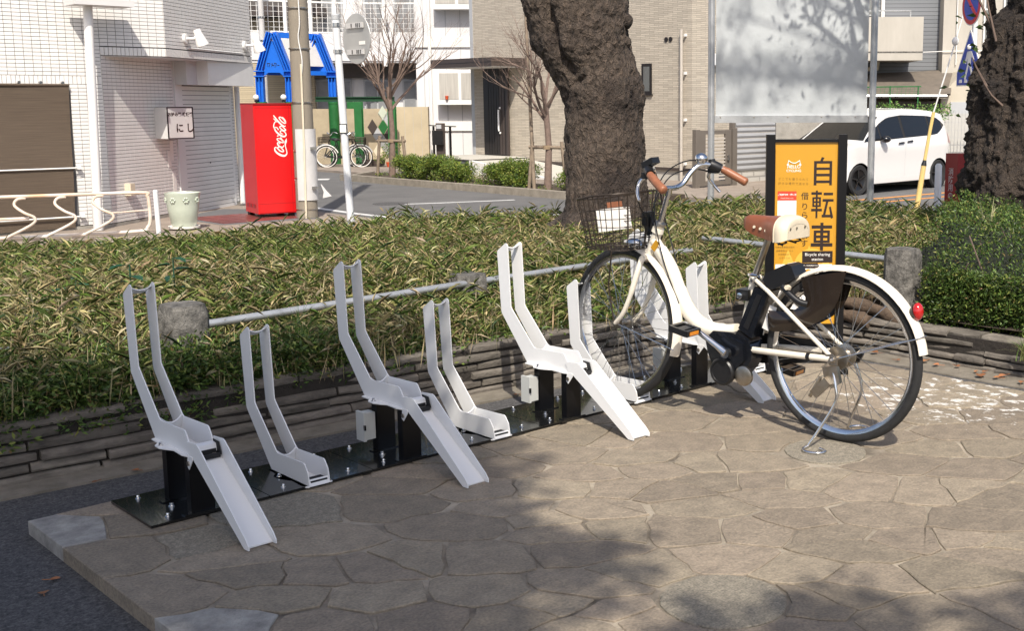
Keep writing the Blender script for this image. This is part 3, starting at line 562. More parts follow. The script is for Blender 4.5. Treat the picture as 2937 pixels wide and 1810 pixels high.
# ------------------------------------------------------------------ pavement by the shop
mb = MB(); mb.prism([(-8, 11.2, ST - .1), (4.4, 10.4, ST - .1), (7.0, 10.2, ST - .1), (8.30, 11.0, ST - .1), (8.30, 24, ST - .1), (-8, 24, ST - .1)], (0, 0, 0.155)); struct('pavement', mb, 'pave')
rt = struct('tiled_threshold', (lambda m_: m_.prism([(6.2, 13.6, BZ - .06), (7.7, 13.45, BZ - .06), (8.2, 15.3, BZ - .06), (7.4, 16.2, BZ - .06), (6.1, 15.2, BZ - .06)], (0, 0, 0.058)))(MB()), 'joint')
for i in range(7):
    for j in range(6):
        c = Vector((6.38 + i * 0.22, 13.85 + j * 0.22, BZ + 0.0015))
        if c.x + 0.25 * (c.y - 13.6) > 8.1 or (c.x < 6.3): continue
        m3 = MB(); m3.box(c.x - .105, c.x + .105, c.y - .105, c.y + .105, c.z - .01, c.z + 0.004); m3.build('floor_tile', 'red_tile', rt)
def line(name, pts, w_, z, m):                              # flat painted strip through points
    mb = MB(); L = []; Rr = []
    P = [Vector((x, y, z)) for x, y in pts]
    for i, p in enumerate(P):
        d = (P[min(i + 1, len(P) - 1)] - P[max(i - 1, 0)]).normalized(); n = Vector((-d.y, d.x, 0)) * w_ / 2; L.append(p + n); Rr.append(p - n)
    mb.grid([L, Rr]); return struct(name, mb, m)
line('road_marking', [(8.86, 26), (8.92, 15.7), (8.84, 14.3), (8.88, 13.2), (8.9, 9)], 0.15, ST + .004, 'line_white')
line('road_marking', [(8.42, 13.3), (8.36, 12.3), (8.40, 9.5)], 0.16, ST + .004, 'line_white')
line('road_marking', [(10.45, 15.25), (11.0, 15.0), (12.45, 14.5)], 0.14, ST + .004, 'line_white')
line('road_marking', [(11.6, 23.9), (13.2, 22.8)], 0.55, ST + .004, 'line_white')
line('road_marking', [(10.0, 12.0), (13.0, 11.0)], 0.15, ST + .004, 'line_white')
line('lane_marking', [(12.8, 9.95), (17.2, 9.60), (22, 9.18), (30, 8.5)], 0.16, ST + .004, 'line_orange')
line('lane_marking', [(12.8, 9.35), (17.2, 9.0), (22, 8.58), (30, 7.9)], 0.14, ST + .004, 'line_orange')
mb = MB(); mb.lathe([(0.33, 0), (0.33, 0.004)], (10.35, 15.55, ST + 0.001), n=24); struct('manhole_cover', mb, 'asphalt')
# kerbed planting strip across the street
kb = MB(); KX = 13.2
mb = MB(); y = 12.1; kn = thing('kerb', 'weathered concrete kerb of the planting strip across the street', 'kerb', (KX, 12, ST))
while y < 21.9:
    m3 = MB(); m3.box(KX, KX + 0.16, y, y + 0.596, ST - .1, ST + 0.145); m3.build('kerb_block', 'kerb', kn); y += 0.6
m3 = MB(); m3.prism([(KX + .0, 21.9, ST - .1), (KX + .16, 21.9, ST - .1), (KX + 1.3, 22.8, ST - .1), (KX + 1.3, 23.0, ST - .1)], (0, 0, .245)); m3.build('kerb_block', 'kerb', kn)
mb = MB(); mb.prism([(KX + .16, 12.1, ST - .1), (KX + 1.5, 12.1, ST - .1), (KX + 1.5, 22.8, ST - .1), (KX + 1.2, 22.8, ST - .1), (KX + .16, 21.9, ST - .1)], (0, 0, 0.21)); struct('planting_strip', mb, 'soil')
mb = MB(); mb.prism([(KX + 1.5, 11.6, ST - .1), (34, 11.6, ST - .1), (34, 34, ST - .1), (KX + 1.5, 34, ST - .1)], (0, 0, 0.16)); struct('sidewalk', mb, 'pave')
# ------------------------------------------------------------------ brick-clad house across the street
HU, HV = 18.0, 15.0                                          # corner nearest the camera: left face at x=HU, right face at y=HV
house = thing('brick_house', 'beige brick-clad house with black front door and brown canopy', 'house', (HU, 18, -0.5))
mb = MB(); mb.box(HU, HU + 9, HV, 23.3, -0.21, 7.5); mb.build('wall', 'house_siding', house)
mb = MB(); mb.box(HU + .02, HU + 9, HV + .02, 23.28, -0.6, -0.27); mb.build('foundation', 'foundation', house)
mb = MB(); mb.box(HU - .035, HU + 9, HV - .035, 21.7, -0.27, -0.205); mb.build('drip_flashing', 'metal_brown', house)
def house_window(y0, y1, z0, z1):
    f_ = MB(); f_.box(HU - .03, HU + .02, y0, y1, z0, z1); w_ = f_.build('window', 'door_black', house)
    m3 = MB(); m3.box(HU - .034, HU - .028, y0 + .06, y1 - .06, z0 + .07, z1 - .07); m3.build('pane', 'win_glass', w_)
    m3 = MB(); m3.box(HU - .05, HU, y0 - .03, y1 + .03, z0 - .03, z0); m3.build('sill', 'door_black', w_)
house_window(16.27, 16.59, 1.49, 2.20); house_window(18.55, 18.9, 1.47, 2.2)
d_ = MB(); d_.box(HU - .06, HU + .02, 21.66, 22.72, -0.1, 2.22); door = d_.build('door', 'door_black', house)
for i in range(7):
    m3 = MB(); y = 21.80 + i * 0.115; m3.box(HU - .068, HU - .056, y, y + 0.09, -0.08, 2.18); m3.build('board', 'metal_brown' if i < 2 else 'door_black', door)
m3 = MB(); m3.tube([(HU - .12, 21.98, 0.55), (HU - .13, 21.98, 0.62), (HU - .13, 21.98, 1.05), (HU - .12, 21.98, 1.12)], 0.024, 8); m3.build('handle', 'white_coat', door, 40)
for z in (0.5, 1.17): m3 = MB(); m3.sphere((HU - .08, 21.98, z), 0.03, 8, 6); m3.build('lock', 'white_coat', door, 60)
m3 = MB(); m3.box(HU - .095, HU - .06, 21.60, 21.70, -0.1, 2.2); m3.build('door_frame', 'metal_brown', house)
cn = MB(); cn.box(HU - 1.15, HU + .0, 20.9, 23.6, 2.24, 2.46); cn.build('canopy', 'metal_brown', house)
m3 = MB(); m3.box(HU - 1.13, HU - .02, 20.92, 23.58, 2.225, 2.242); m3.build('canopy_soffit', 'grey_paint', house)
m3 = MB(); m3.box(HU - 1.156, HU - .0, 20.894, 23.6, 2.34, 2.352); m3.build('canopy_groove', 'door_black', house)
for y in (15.66, 15.80):
    m3 = MB(); m3.lathe([(0.055, 0), (0.055, 0.03)], (HU + .01, y, 2.73), (-1, 0, 0), 16); m3.build('vent', 'door_black', house, 40)
m3 = MB(); m3.tube([(HU - .075, 15.26, -0.5), (HU - .075, 15.26, 2.93)], 0.038, 10); m3.build('downpipe', 'slat_light', house, 40)
for z in (0.9, 1.95, -0.1, 2.8): m3 = MB(); m3.box(HU - .07, HU + .01, 15.15, 15.19, z - .03, z + .03); m3.build('pipe_clip', 'white_paint', house)
m3 = MB(); m3.box(18.62, 18.82, HV - .13, HV + .0, 2.14, 2.40); m3.build('vent_hood', 'white_coat', house)
m3 = MB(); m3.box(HU - 0.01, HU + 0.05, 23.2, 23.34, -0.25, 7.5); m3.build('corner_trim', 'grey_trim', house)
po = thing('porch_step', 'grey tiled porch with pale ramp in front of the black door', 'step', (16.6, 21.5, ST))
m3 = MB(); m3.box(16.15, HU - .002, 21.0, 23.3, ST, -0.13); m3.build('platform', 'porch_tile', po)
m3 = MB(); m3.box(16.12, HU - .04, 20.97, 23.32, -0.13, -0.115); m3.build('paving_top', 'foundation', po)
m3 = MB(); m3.prism([(16.15, 21.0, ST), (HU - .01, 21.0, ST), (HU - .01, 17.6, ST), (16.15, 17.6, ST)], (0, 0, 0.02)); m3.prism([(16.14, 20.99, ST), (16.14, 20.99, -0.14), (16.14, 17.6, -0.5), (16.14, 17.6, ST)], (0.10, 0, 0)); m3.build('ramp_wall', 'white_paint', po)
m3 = MB(); m3.add([(16.26, 20.98, -0.16), (HU - .04, 20.98, -0.16), (HU - .04, 17.6, -0.5), (16.26, 17.6, -0.5)], [(0, 1, 2, 3)]); m3.build('ramp', 'foundation', po)
hr = thing('handrail', 'black metal handrail beside the porch of the brick house', 'railing', (16.4, 22.4, -0.1))
m3 = MB(); m3.bar((16.3, 22.95, 0.72), (16.3, 21.75, 0.70), 0.035, 0.025); m3.build('top_rail', 'black_post', hr)
for y in (22.75, 22.0): m3 = MB(); m3.bar((16.3, y, -0.115), (16.3, y, 0.70), 0.045, 0.045); m3.build('post', 'black_post', hr)
def block(name, label, cat, D, group=None):                 # a thing in a frame turned 44.6 degrees, D metres out along the street corner's diagonal
    return thing(name, label, cat, (-1.4192 + 0.70255 * D, -3.0512 + 0.71164 * D, 0), R(-44.632), group)
class LB(MB):
    def build(s, name, m, parent, smooth=None, local=True, label=None): return MB.build(s, name, m, parent, smooth, True, label)
mx = block('mailbox_post', 'dark mailbox on a brown post behind the clipped hedge', 'mailbox', 28.5)
m3 = LB(); m3.box(-5.05, -4.84, 0, .12, ST, 0.815); m3.build('post', 'metal_brown', mx)
m3 = LB(); m3.box(-5.12, -4.86, -.14, -.002, 0.29, 0.64); m3.build('letter_box', 'black_plastic', mx)
m3 = LB(); m3.box(-5.03, -4.91, -.02, -.002, 0.68, 0.78); m3.build('intercom', 'grey_trim', mx)

# ------------------------------------------------------------------ apartment block behind, with balconies
ap = block('apartment_block', 'pale apartment block with mesh balcony railings behind the blue gate', 'building', 38)
m3 = LB(); m3.box(-13.5, -3.5, 1.2, 9, ST, 9); m3.build('wall', 'apt_white', ap)
m3 = LB(); m3.prism([(-12.5, -1.5, 2.58), (-9.8, -0.2, 2.62), (-8.3, 0.1, 2.62), (-6.9, 0.1, 2.62), (-6.9, 1.25, 2.62), (-12.5, 1.25, 2.62)], (0, 0, 0.16)); m3.build('balcony_slab', 'apt_white', ap)
fr_ = [(-12.5, -1.5), (-9.8, -0.2), (-8.3, 0.1), (-6.9, 0.1)]
for (xa, ya), (xb, yb) in zip(fr_, fr_[1:]):
    m3 = LB(); m3.bar((xa, ya, 3.10), (xb, yb, 3.10), 0.07, 0.86); m3.build('balcony_apron', 'apt_white', ap)
    m3 = LB(); m3.bar((xa, ya, 4.50), (xb, yb, 4.50), 0.06, 0.05); m3.bar((xa, ya, 3.56), (xb, yb, 3.56), 0.05, 0.04)
    L = math.hypot(xb - xa, yb - ya); k = int(L / 0.16)
    for i in range(k): t = (i + .5) / k; m3.bar((lerp(xa, xb, t), lerp(ya, yb, t), 3.56), (lerp(xa, xb, t), lerp(ya, yb, t), 4.5), 0.014, 0.014)
    for i in range(5): m3.bar((xa, ya, 3.7 + i * .16), (xb, yb, 3.7 + i * .16), 0.010, 0.010)
    m3.build('mesh_railing', 'white_paint', ap)
for (x, y) in ((-11.2, -0.85), (-10.5, -0.5), (-9.8, -0.2), (-9.0, -0.02), (-8.3, 0.12), (-6.9, 0.1)):
    m3 = LB(); m3.box(x - .05, x + .05, y - .1, y + .02, 2.5, 5.2); m3.build('railing_post', 'white_paint', ap)
for x0, x1, z0, z1 in ((-10.6, -9.9, 2.9, 5.0), (-9.2, -8.5, 2.9, 5.0), (-8.2, -7.1, 2.9, 5.0), (-10.9, -9.7, -.5, 2.1), (-9.3, -8.4, -.5, 2.1), (-8.0, -7.1, 0.0, 2.1)):
    m3 = LB(); m3.box(x0, x1, 1.13, 1.22, z0, z1); wn = m3.build('window', 'grey_trim', ap)
    m3 = LB(); m3.box(x0 + .06, (x0 + x1) / 2 - .03, 1.10, 1.132, z0 + .06, z1 - .06); m3.build('pane', 'apt_pane', wn)
    m3 = LB(); m3.box((x0 + x1) / 2 + .03, x1 - .06, 1.10, 1.132, z0 + .06, z1 - .06); m3.build('pane', 'apt_pane', wn)
m3 = LB(); m3.box(-11.5, -6.95, 1.0, 1.19, 2.15, 2.6); m3.build('lintel_band', 'apt_dark', ap)
m3 = LB(); m3.box(-7.0, -3.5, -1.6, 1.25, ST, 9); wing = m3.build('wing', 'apt_white', ap)
for z in (3.02, 0.45): m3 = LB(); m3.box(-7.0, -3.5, -1.66, -1.602, z, z + 0.30); m3.build('string_course', 'white_paint', ap)
for x in (-6.75, -6.05, -5.6): m3 = LB(); m3.box(x - .012, x + .012, -1.612, -1.602, ST, 9); m3.build('wall_joint', 'grey_trim', ap)
m3 = LB(); m3.tube([(-6.55, -1.68, -.5), (-6.55, -1.68, 9)], 0.05, 8); m3.build('downpipe', 'white_paint', ap, 40)
def bay(x0, x1, z0, z1, pl):
    m3 = LB(); m3.box(x0 - .05, x1 + .05, -2.05, -1.602, z0 - .16, z1 + .08); wn = m3.build('bay_window', 'white_paint', ap)
    xm = (x0 + x1) / 2 + .12
    for a_, b_ in ((x0 + .03, xm - .03), (xm + .06, x1 - .03)):
        m3 = LB(); m3.box(a_, b_, -2.06, -2.045, z0, z1); m3.build('pane', 'curtain', wn)
    if pl:
        m3 = LB(); m3.lathe([(0.04, 0), (0.055, 0.11)], (x0 + .26, -2.10, z0 + .0), n=10); m3.build('flowerpot', 'orange_pot', wn, 40)
bay(-6.25, -5.2, 1.42, 2.22, True); bay(-6.3, -5.2, 4.3, 5.0, False)
# tan tiled building left behind the blue gate
tb = block('tan_building', 'tan brick-tiled building behind the blue gate, with a dark eave', 'building', 37)
m3 = LB(); m3.box(-14.5, -10.9, 2, 8, ST, 4.1); m3.build('wall', 'tan_wall_tile', tb)
m3 = LB(); m3.box(-14.5, -10.4, 1.2, 8, 4.15, 4.45); m3.build('eave', 'metal_brown', tb)
m3 = LB(); m3.box(-14.5, -10.6, 1.6, 8, 4.45, 5.6); m3.build('upper_wall', 'apt_dark', tb)
m3 = LB(); m3.tube([(-11.0, 1.8, 2.8), (-11.0, 1.8, 4.0), (-10.8, 1.8, 4.12), (-10.6, 1.8, 4.12)], 0.06, 8); m3.build('flue_pipe', 'cream_vinyl', tb, 40)
m3 = LB(); m3.box(-12.35, -11.75, 1.5, 2.0, 3.15, 3.5); m3.build('air_unit', 'apt_dark', tb)
cp = block('concrete_pole', 'slim concrete pole behind the blue gate', 'pole', 36)
m3 = LB(); m3.tube([(-11.60, 0, ST), (-11.60, 0, 7)], [0.10, 0.08], 10); m3.build('shaft', 'plate_grey', cp, 40)
for z in (3.2, 3.9): m3 = LB(); m3.lathe([(0.105, 0), (0.105, 0.05)], (-11.60, 0, z), n=12); m3.build('band', 'steel', cp, 40)

# ------------------------------------------------------------------ blue A-frame gate on green columns
bgate = block('blue_gate', 'bright blue steel A-frame gate on green round columns', 'gate', 34)
def Ibeam(m3, a, b, w_, h_):
    m3.bar(a, b, w_, h_ * .14, (0, 0, 1)) if False else None
    a, b = Vector(a), Vector(b); d = (b - a).normalized(); s_ = Vector((0, 1, 0)); t_ = d.cross(s_).normalized()
    m3.obox((a + b) / 2, (b - a) / 2, s_ * w_ / 2, t_ * 0.012)
    for q in (-1, 1): m3.obox((a + b) / 2 + t_ * q * h_ / 2, (b - a) / 2, s_ * w_ / 2, t_ * 0.012)
    m3.obox((a + b) / 2, (b - a) / 2, s_ * 0.012, t_ * h_ / 2)
for dy, dx, half in ((0.0, 0.0, False), (1.0, 0.98, True)):
    x0, x1, xa = -11.08 + dx, -10.22 + dx, -10.66 + dx
    for x in (x0, x1):
        m3 = LB(); Ibeam(m3, (x, dy, 1.36), (x, dy, 2.10), 0.2, 0.19); m3.build('leg', 'blue', bgate)
        m3 = LB(); m3.box(x - .15, x + .15, dy - .13, dy + .13, 2.08, 2.11); m3.box(x - .15, x + .15, dy - .13, dy + .13, 2.23, 2.26); m3.box(x - .11, x + .11, dy - .02, dy + .02, 2.1, 2.24); m3.build('knee', 'blue', bgate)
        m3 = LB(); Ibeam(m3, (x, dy, 2.25), (xa + (x - xa) * 0.13, dy, 3.34), 0.24, 0.15); m3.build('rafter', 'blue', bgate)
    m3 = LB(); m3.prism([(x0 + .12, dy - .03, 2.12), (xa - .25, dy - .03, 2.12), (xa - .17, dy - .03, 2.20), (xa + .17, dy - .03, 2.20), (xa + .25, dy - .03, 2.12), (x1 - .12, dy - .03, 2.12), (xa + .1, dy - .03, 3.1), (xa - .1, dy - .03, 3.1)], (0, 0.05, 0)); m3.build('gable_plate', 'blue', bgate)
for x, z, w_ in ((-10.66, 3.28, 0.16), (-10.30, 2.20, 0.12), (-11.0, 2.2, 0.12)):
    m3 = LB(); m3.bar((x, 0.1, z), (x + .98, 1.1, z), 0.10, w_); m3.build('purlin', 'blue', bgate)
m3 = LB(); m3.add([(-10.60, 0.12, 3.16), (-9.62, 1.12, 3.16), (-9.34, 1.12, 2.42), (-10.32, 0.12, 2.42)], [(0, 1, 2, 3)]); m3.add([(-10.60, 0.10, 3.14), (-9.62, 1.10, 3.14), (-9.34, 1.10, 2.40), (-10.32, 0.10, 2.40)], [(3, 2, 1, 0)]); m3.build('roof_panel', 'plate_grey', bgate)
m3 = LB()
for xa, za, xb, zb in ((-.17, .06, -.17, -.03), (-.17, .06, -.10, .05), (-.10, .05, -.13, -.05), (-.07, .05, -.05, .02), (-.02, .06, -.05, -.05), (-.03, .0, .02, 0.0), (.03, .06, .02, -.05), (.03, .06, .09, .05), (.09, .05, .06, -.05), (.11, .0, .17, .0)):
    m3.bar((-10.66 + xa, -.035, 2.42 + za), (-10.66 + xb, -.035, 2.42 + zb), 0.012, 0.022, (0, 1, 0))
m3.build('emblem', 'steel', bgate)
for x, y in ((-11.08, 0.0), (-10.22, 0.0), (-9.24, 1.0), (-10.10, 1.0)):
    m3 = LB(); m3.lathe([(0.155, ST), (0.155, 1.30), (0.165, 1.30), (0.165, 1.36)], (x, y, 0), n=20); m3.build('column', 'green', bgate, 40)
for x in (-11.19, -10.39):
    m3 = LB(); m3.lathe([(0.05, 0), (0.05, 0.05)], (x, -.12, 1.36), n=10); lp = m3.build('lamp_base', 'black_plastic', bgate, 40)
    m3 = LB(); m3.sphere((x, -.12, 1.49), 0.085, 14, 10); m3.build('globe', 'print_white', lp, 60)
pg = block('green_pergola', 'green steel pergola frame beside the concrete wall', 'pergola', 34)
m3 = LB(); m3.box(-9.5, -7.2, -.05, .05, 1.36, 1.39); m3.box(-9.5, -7.2, -.05, .05, 1.47, 1.50); m3.box(-9.5, -7.2, -.01, .01, 1.38, 1.48); m3.build('beam', 'dark_green', pg)
for x, y in ((-8.22, -.15), (-7.29, 0.02), (-8.85, 1.6)):
    m3 = LB(); m3.box(x - .11, x + .11, y - .11, y - .09, ST, 1.355); m3.box(x - .11, x + .11, y + .09, y + .11, ST, 1.355); m3.box(x - .02, x + .02, y - .1, y + .1, ST, 1.35); m3.build('post', 'green', pg)
m3 = LB(); m3.box(-8.45, -7.95, -.42, .12, ST, -.44); m3.build('footing', 'concrete', pg)
wl = block('mural_wall', 'low concrete wall with a painted diamond pattern under the green pergola', 'wall', 34.6)
m3 = LB(); m3.box(-10.2, -7.25, 0.4, .6, ST, 1.15); m3.build('panel', 'tan_tile', wl)
for i, (x, z, m_) in enumerate(((-7.95, .85, 'tan_tile'), (-7.62, .85, 'grey_trim'), (-7.95, .35, 'grey_trim'), (-7.62, .35, 'metal_brown'), (-7.78, .6, 'green'), (-7.78, .12, 'sign_back'), (-8.1, .6, 'metal_brown'), (-7.45, .6, 'tan_concrete'), (-7.78, 1.0, 'celadon'), (-7.95, -.12, 'cream_vinyl'), (-7.62, -.12, 'sign_back'))):
    m3 = LB(); m3.prism([(x - .15, .392, z), (x, .392, z - .24), (x + .15, .392, z), (x, .392, z + .24)], (0, 0.006 + 0.0004 * i, 0)); m3.build('painted_diamond', m_, wl)
tw = block('tan_wall', 'stained tan concrete wall end behind the bare tree', 'wall', 35)
m3 = LB(); m3.box(-7.36, -6.40, -.1, .12, ST, 1.20); m3.build('slab', 'tan_concrete', tw)
for x in (-7.1, -6.85, -6.6): m3 = LB(); m3.box(x - .006, x + .006, -.104, -.1, ST, 1.2); m3.build('shutter_joint', 'balcony', tw)
pb = block('planter_box', 'brown window-box planter at the foot of the mural wall', 'planter', 33.6)
m3 = LB(); m3.prism([(-8.05, -.12, -.48), (-7.5, -.12, -.48), (-7.46, -.15, -.30), (-8.09, -.15, -.30)], (0, .26, 0)); m3.build('trough', 'metal_brown', pb)
# parked bicycles under the pergola
def simple_bike(label, D, x, lean, heading):
    t = thing('parked_bicycle', label, 'bicycle', (-1.4192 + 0.70255 * D + 0.71164 * x, -3.0512 + 0.71164 * D - 0.70255 * x, ST + .02), R(-44.632 + heading), 'bicycles parked under the pergola')
    for wx in (0, 0.98):
        m3 = LB(); m3.tube([(wx + 0.31 * math.cos(a * math.pi / 14), 0, 0.33 + 0.31 * math.sin(a * math.pi / 14)) for a in range(28)], 0.018, 6, True)
        wh = m3.build('wheel', 'rubber', t, 50)
        m3 = LB(); m3.tube([(wx + 0.285 * math.cos(a * math.pi / 14), 0, 0.33 + 0.285 * math.sin(a * math.pi / 14)) for a in range(28)], 0.012, 6, True); m3.build('rim', 'print_white', wh, 50)
        m3 = LB()
        for a in range(16): m3.tube([(wx, 0.02 * (-1) ** a, 0.33), (wx + 0.29 * math.cos(a * math.pi / 8), 0, 0.33 + 0.29 * math.sin(a * math.pi / 8))], 0.002, 3)
        m3.build('spokes', 'steel', wh)
        m3 = LB(); m3.tube([(wx + 0.345 * math.cos(R(a)), 0, 0.33 + 0.345 * math.sin(R(a))) for a in range(20, 175, 12)], 0.016, 6); m3.build('mudguard', 'print_white' if wx == 0 else 'grey_trim', t, 50)
    m3 = LB()
    for a, b in (((0, 0, .33), (.42, 0, .30)), ((.42, 0, .30), (.30, 0, .78)), ((0, 0, .33), (.33, 0, .66)), ((.42, 0, .30), (.62, 0, .34)), ((.62, 0, .34), (.83, 0, .72)), ((.80, 0, .82), (.98, 0, .33))): m3.tube([a, b], 0.016, 6)
    m3.build('frame', 'black_plastic', t, 50)
    m3 = LB(); m3.tube(spline([(.68, .27, .98), (.78, .22, 1.02), (.80, .06, .93), (.80, -.06, .93), (.78, -.22, 1.02), (.68, -.27, .98)], 4), 0.012, 6); m3.build('handlebar', 'chrome', t, 50)
    m3 = LB(); m3.sphere((.27, 0, .82), 0.11, 10, 6, (1.2, .7, .35)); m3.build('saddle', 'black_plastic', t, 50)
    m3 = LB()
    for z in (.66, .74, .82, .88): m3.tube([(.86, .16, z), (1.10, .15, z), (1.10, -.15, z), (.86, -.16, z)], 0.006, 4, True)
    for i in range(9): m3.tube([(.86 + .03 * i, .155, .66), (.86 + .03 * i, .165, .88)], .004, 4); m3.tube([(.86 + .03 * i, -.155, .66), (.86 + .03 * i, -.165, .88)], .004, 4); m3.tube([(1.10, -.15 + .037 * i, .66), (1.11, -.15 + .037 * i, .88)], .004, 4)
    m3.build('basket', 'brown_wire', t)
simple_bike('white-rimmed bicycle parked nearest the utility pole', 33.2, -9.03, 0, 4)
simple_bike('dark bicycle parked behind the white-rimmed one', 33.9, -9.25, 0, -6)
simple_bike('bicycle half hidden behind the green pergola post', 33.5, -8.25, 0, 170)
# ------------------------------------------------------------------ gate, garage fence and buildings at the right
gt = thing('slatted_gate', 'brown slatted side gate at the corner of the brick house', 'gate', (17.0, 13.5, -0.48))
m3 = MB(); m3.box(16.47, 16.60, 13.46, 13.56, -0.5, 0.72); m3.build('gate_post', 'gate_brown', gt)
m3 = MB(); m3.box(17.66, 17.80, 13.46, 13.56, -0.5, 0.74); m3.build('gate_post', 'gate_brown', gt)
for x0, x1 in ((16.62, 16.80), (17.44, 17.62)): m3 = MB(); m3.box(x0, x1, 13.48, 13.53, -0.47, 0.70); m3.build('stile', 'gate_brown', gt)
m3 = MB(); m3.box(16.62, 17.62, 13.485, 13.525, 0.62, 0.705); m3.box(16.80, 17.44, 13.485, 13.525, -0.47, -0.38); m3.build('rail', 'gate_brown', gt)
for i in range(13):
    m3 = MB(); z = -0.34 + i * 0.072; m3.obox((17.12, 13.505, z), (0.32, 0, 0), (0, 0.016, 0.0), (0, 0.0, 0.017)); m3.build('slat', 'slat_light' if True else 'gate_brown', gt)
m3 = MB(); m3.box(17.48, 17.53, 13.44, 13.48, 0.05, 0.16); m3.build('latch', 'steel', gt)
gf = thing('garage_fence', 'grey panelled garage shutter fence on a block base behind the car', 'fence', (20, 14.0, -0.5))
m3 = MB(); m3.box(17.95, 24.5, 13.98, 14.12, ST, -0.28); m3.build('block_base', 'block_wall', gf)
for x in (18.22, 19.9, 21.6, 23.3): m3 = MB(); m3.box(x - .05, x + .05, 13.92, 14.02, -0.28, 1.0); m3.build('post', 'garage' if x > 18.3 else 'gate_brown', gf)
for j in range(4):
    for i in range(10):
        x0 = 18.32 + j * 1.6; z = -0.24 + i * 0.122; m3 = MB(); m3.prism([(x0, 13.955, z), (x0, 13.935, z + .05), (x0, 13.955, z + .113), (x0, 13.975, z + .113), (x0, 13.975, z)], (1.56, 0, 0)); m3.build('panel', 'garage', gf)
RB = block('grey_apartment', 'dark grey tiled apartment building with a concrete balcony at the right', 'building', 30)
m3 = LB(); m3.box(2.0, 7.74, 0.6, 12, ST, 12); m3.build('tiled_wall', 'grey_wall_tile', RB)
m3 = LB(); m3.box(7.74, 16, 0.2, 12, ST, 12); m3.build('plain_wall', 'balcony', RB)
m3 = LB(); m3.box(5.2, 6.98, -0.85, 0.6, 2.31, 3.37); bal = m3.build('balcony', 'balcony', RB)
m3 = LB(); m3.box(5.2, 6.985, -0.86, -0.85, 2.50, 2.53); m3.build('joint_line', 'old_post', bal)
m3 = LB(); m3.bar((5.2, -.8, 3.52), (6.68, -.8, 3.52), 0.03, 0.03); m3.bar((6.66, -.8, 3.37), (6.66, -.8, 3.52), 0.03, 0.03); m3.build('rail', 'steel', bal)
m3 = LB(); m3.tube([(6.1, .3, 2.31), (6.1, .3, 2.15), (5.7, .3, 2.12)], 0.06, 8); m3.build('drain_pipe', 'cream_vinyl', RB, 40)
m3 = LB(); m3.tube([(6.25, .55, 3.3), (6.25, .55, 12)], 0.05, 8); m3.build('drain_pipe', 'white_paint', RB, 40)
m3 = LB(); m3.box(5.6, 6.12, .55, .62, 3.5, 5.5); wn = m3.build('window', 'grey_trim', RB)
m3 = LB(); m3.box(5.66, 6.06, .53, .555, 3.55, 5.4); m3.build('pane', 'win_glass', wn)
for x0, x1 in ((8.75, 8.95), (9.25, 9.7)):
    m3 = LB(); m3.box(x0, x1, .12, .22, 2.75, 4.6); wn = m3.build('window', 'white_paint', RB); m3 = LB(); m3.box(x0 + .04, x1 - .04, .10, .125, 2.8, 3.6); m3.build('pane', 'win_glass', wn); m3 = LB(); m3.box(x0 + .04, x1 - .04, .10, .125, 3.66, 4.5); m3.build('pane', 'win_glass', wn)
m3 = LB(); m3.tube([(6.99, -.1, 2.53), (7.75, .15, 2.57), (8.9, .15, 2.58)], 0.012, 5); m3.build('cable', 'rope_white', RB)
m3 = LB(); m3.tube([(8.07, .15, 5), (8.08, .15, 2.23)], 0.016, 5); m3.build('conduit', 'rope_white', RB)
SHD = block('shed', 'low beige shed with a brown slate roof behind the white car', 'shed', 29)
m3 = LB(); m3.box(2.5, 9.5, 1.2, 3.5, ST, 1.45); m3.build('wall', 'beige_wall', SHD)
m3 = LB(); m3.add([(2.4, -.2, 1.48), (7.62, -.2, 1.48), (8.1, 1.45, 2.12), (2.4, 1.45, 1.86)], [(0, 1, 2, 3)]); m3.add([(2.4, -.2, 1.44), (7.62, -.2, 1.44), (8.1, 1.45, 2.08), (2.4, 1.45, 1.82)], [(3, 2, 1, 0)]); m3.build('roof', 'slate_roof', SHD)
m3 = LB(); m3.prism([(7.5, .2, ST), (9.5, .2, ST), (9.5, .2, 2.0), (8.05, .2, 2.05), (7.5, .2, 1.46)], (0, 1.2, 0)); m3.build('gable', 'beige_wall', SHD)
m3 = LB(); m3.tube([(2.4, -.28, 1.44), (7.5, -.28, 1.42)], 0.05, 8); m3.build('gutter', 'steel', SHD, 40)
m3 = LB(); m3.box(2.5, 7.5, .3, .4, ST, 1.3); m3.build('board_wall', 'apt_dark', SHD)
m3 = LB(); m3.box(7.72, 8.6, .15, .2, .4, 1.28); m3.build('door', 'grey_trim', SHD)
NT = block('green_net_frame', 'green garden net on thin green posts above the white car', 'net', 27.6)
m3 = LB(); m3.bar((4.6, 0, 1.63), (6.6, 0, 1.65), .025, .025); m3.build('top_bar', 'green', NT)
for x in (4.9, 5.87, 6.53): m3 = LB(); m3.bar((x, 0, .3), (x, 0, 1.66), .025, .025); m3.build('post', 'green', NT)
m3 = LB()
for i in range(20): m3.tube([(4.65 + i * .1, 0, 1.63), (4.60 + i * .1, -.12, 1.45)], .004, 3)
for i in range(5): m3.tube([(4.6, -.03 * i, 1.62 - .045 * i), (6.6, -.03 * i, 1.62 - .045 * i)], .004, 3)
m3.build('netting', 'green', NT)
WF = block('mesh_fence', 'grey-green wire mesh fence on a concrete wall behind the white car', 'fence', 26)
m3 = LB(); m3.box(3.0, 6.35, .0, .12, ST, 0.98); m3.build('wall', 'concrete', WF)
m3 = LB()
for i in range(16): m3.bar((6.4 + i * .075, 0, ST), (6.4 + i * .075, 0, 1.08), .008, .008)
for i in range(9): m3.bar((6.4, 0, ST + .2 + i * .17), (7.55, 0, ST + .2 + i * .17), .008, .008)
m3.build('wire_mesh', 'sign_back', WF)
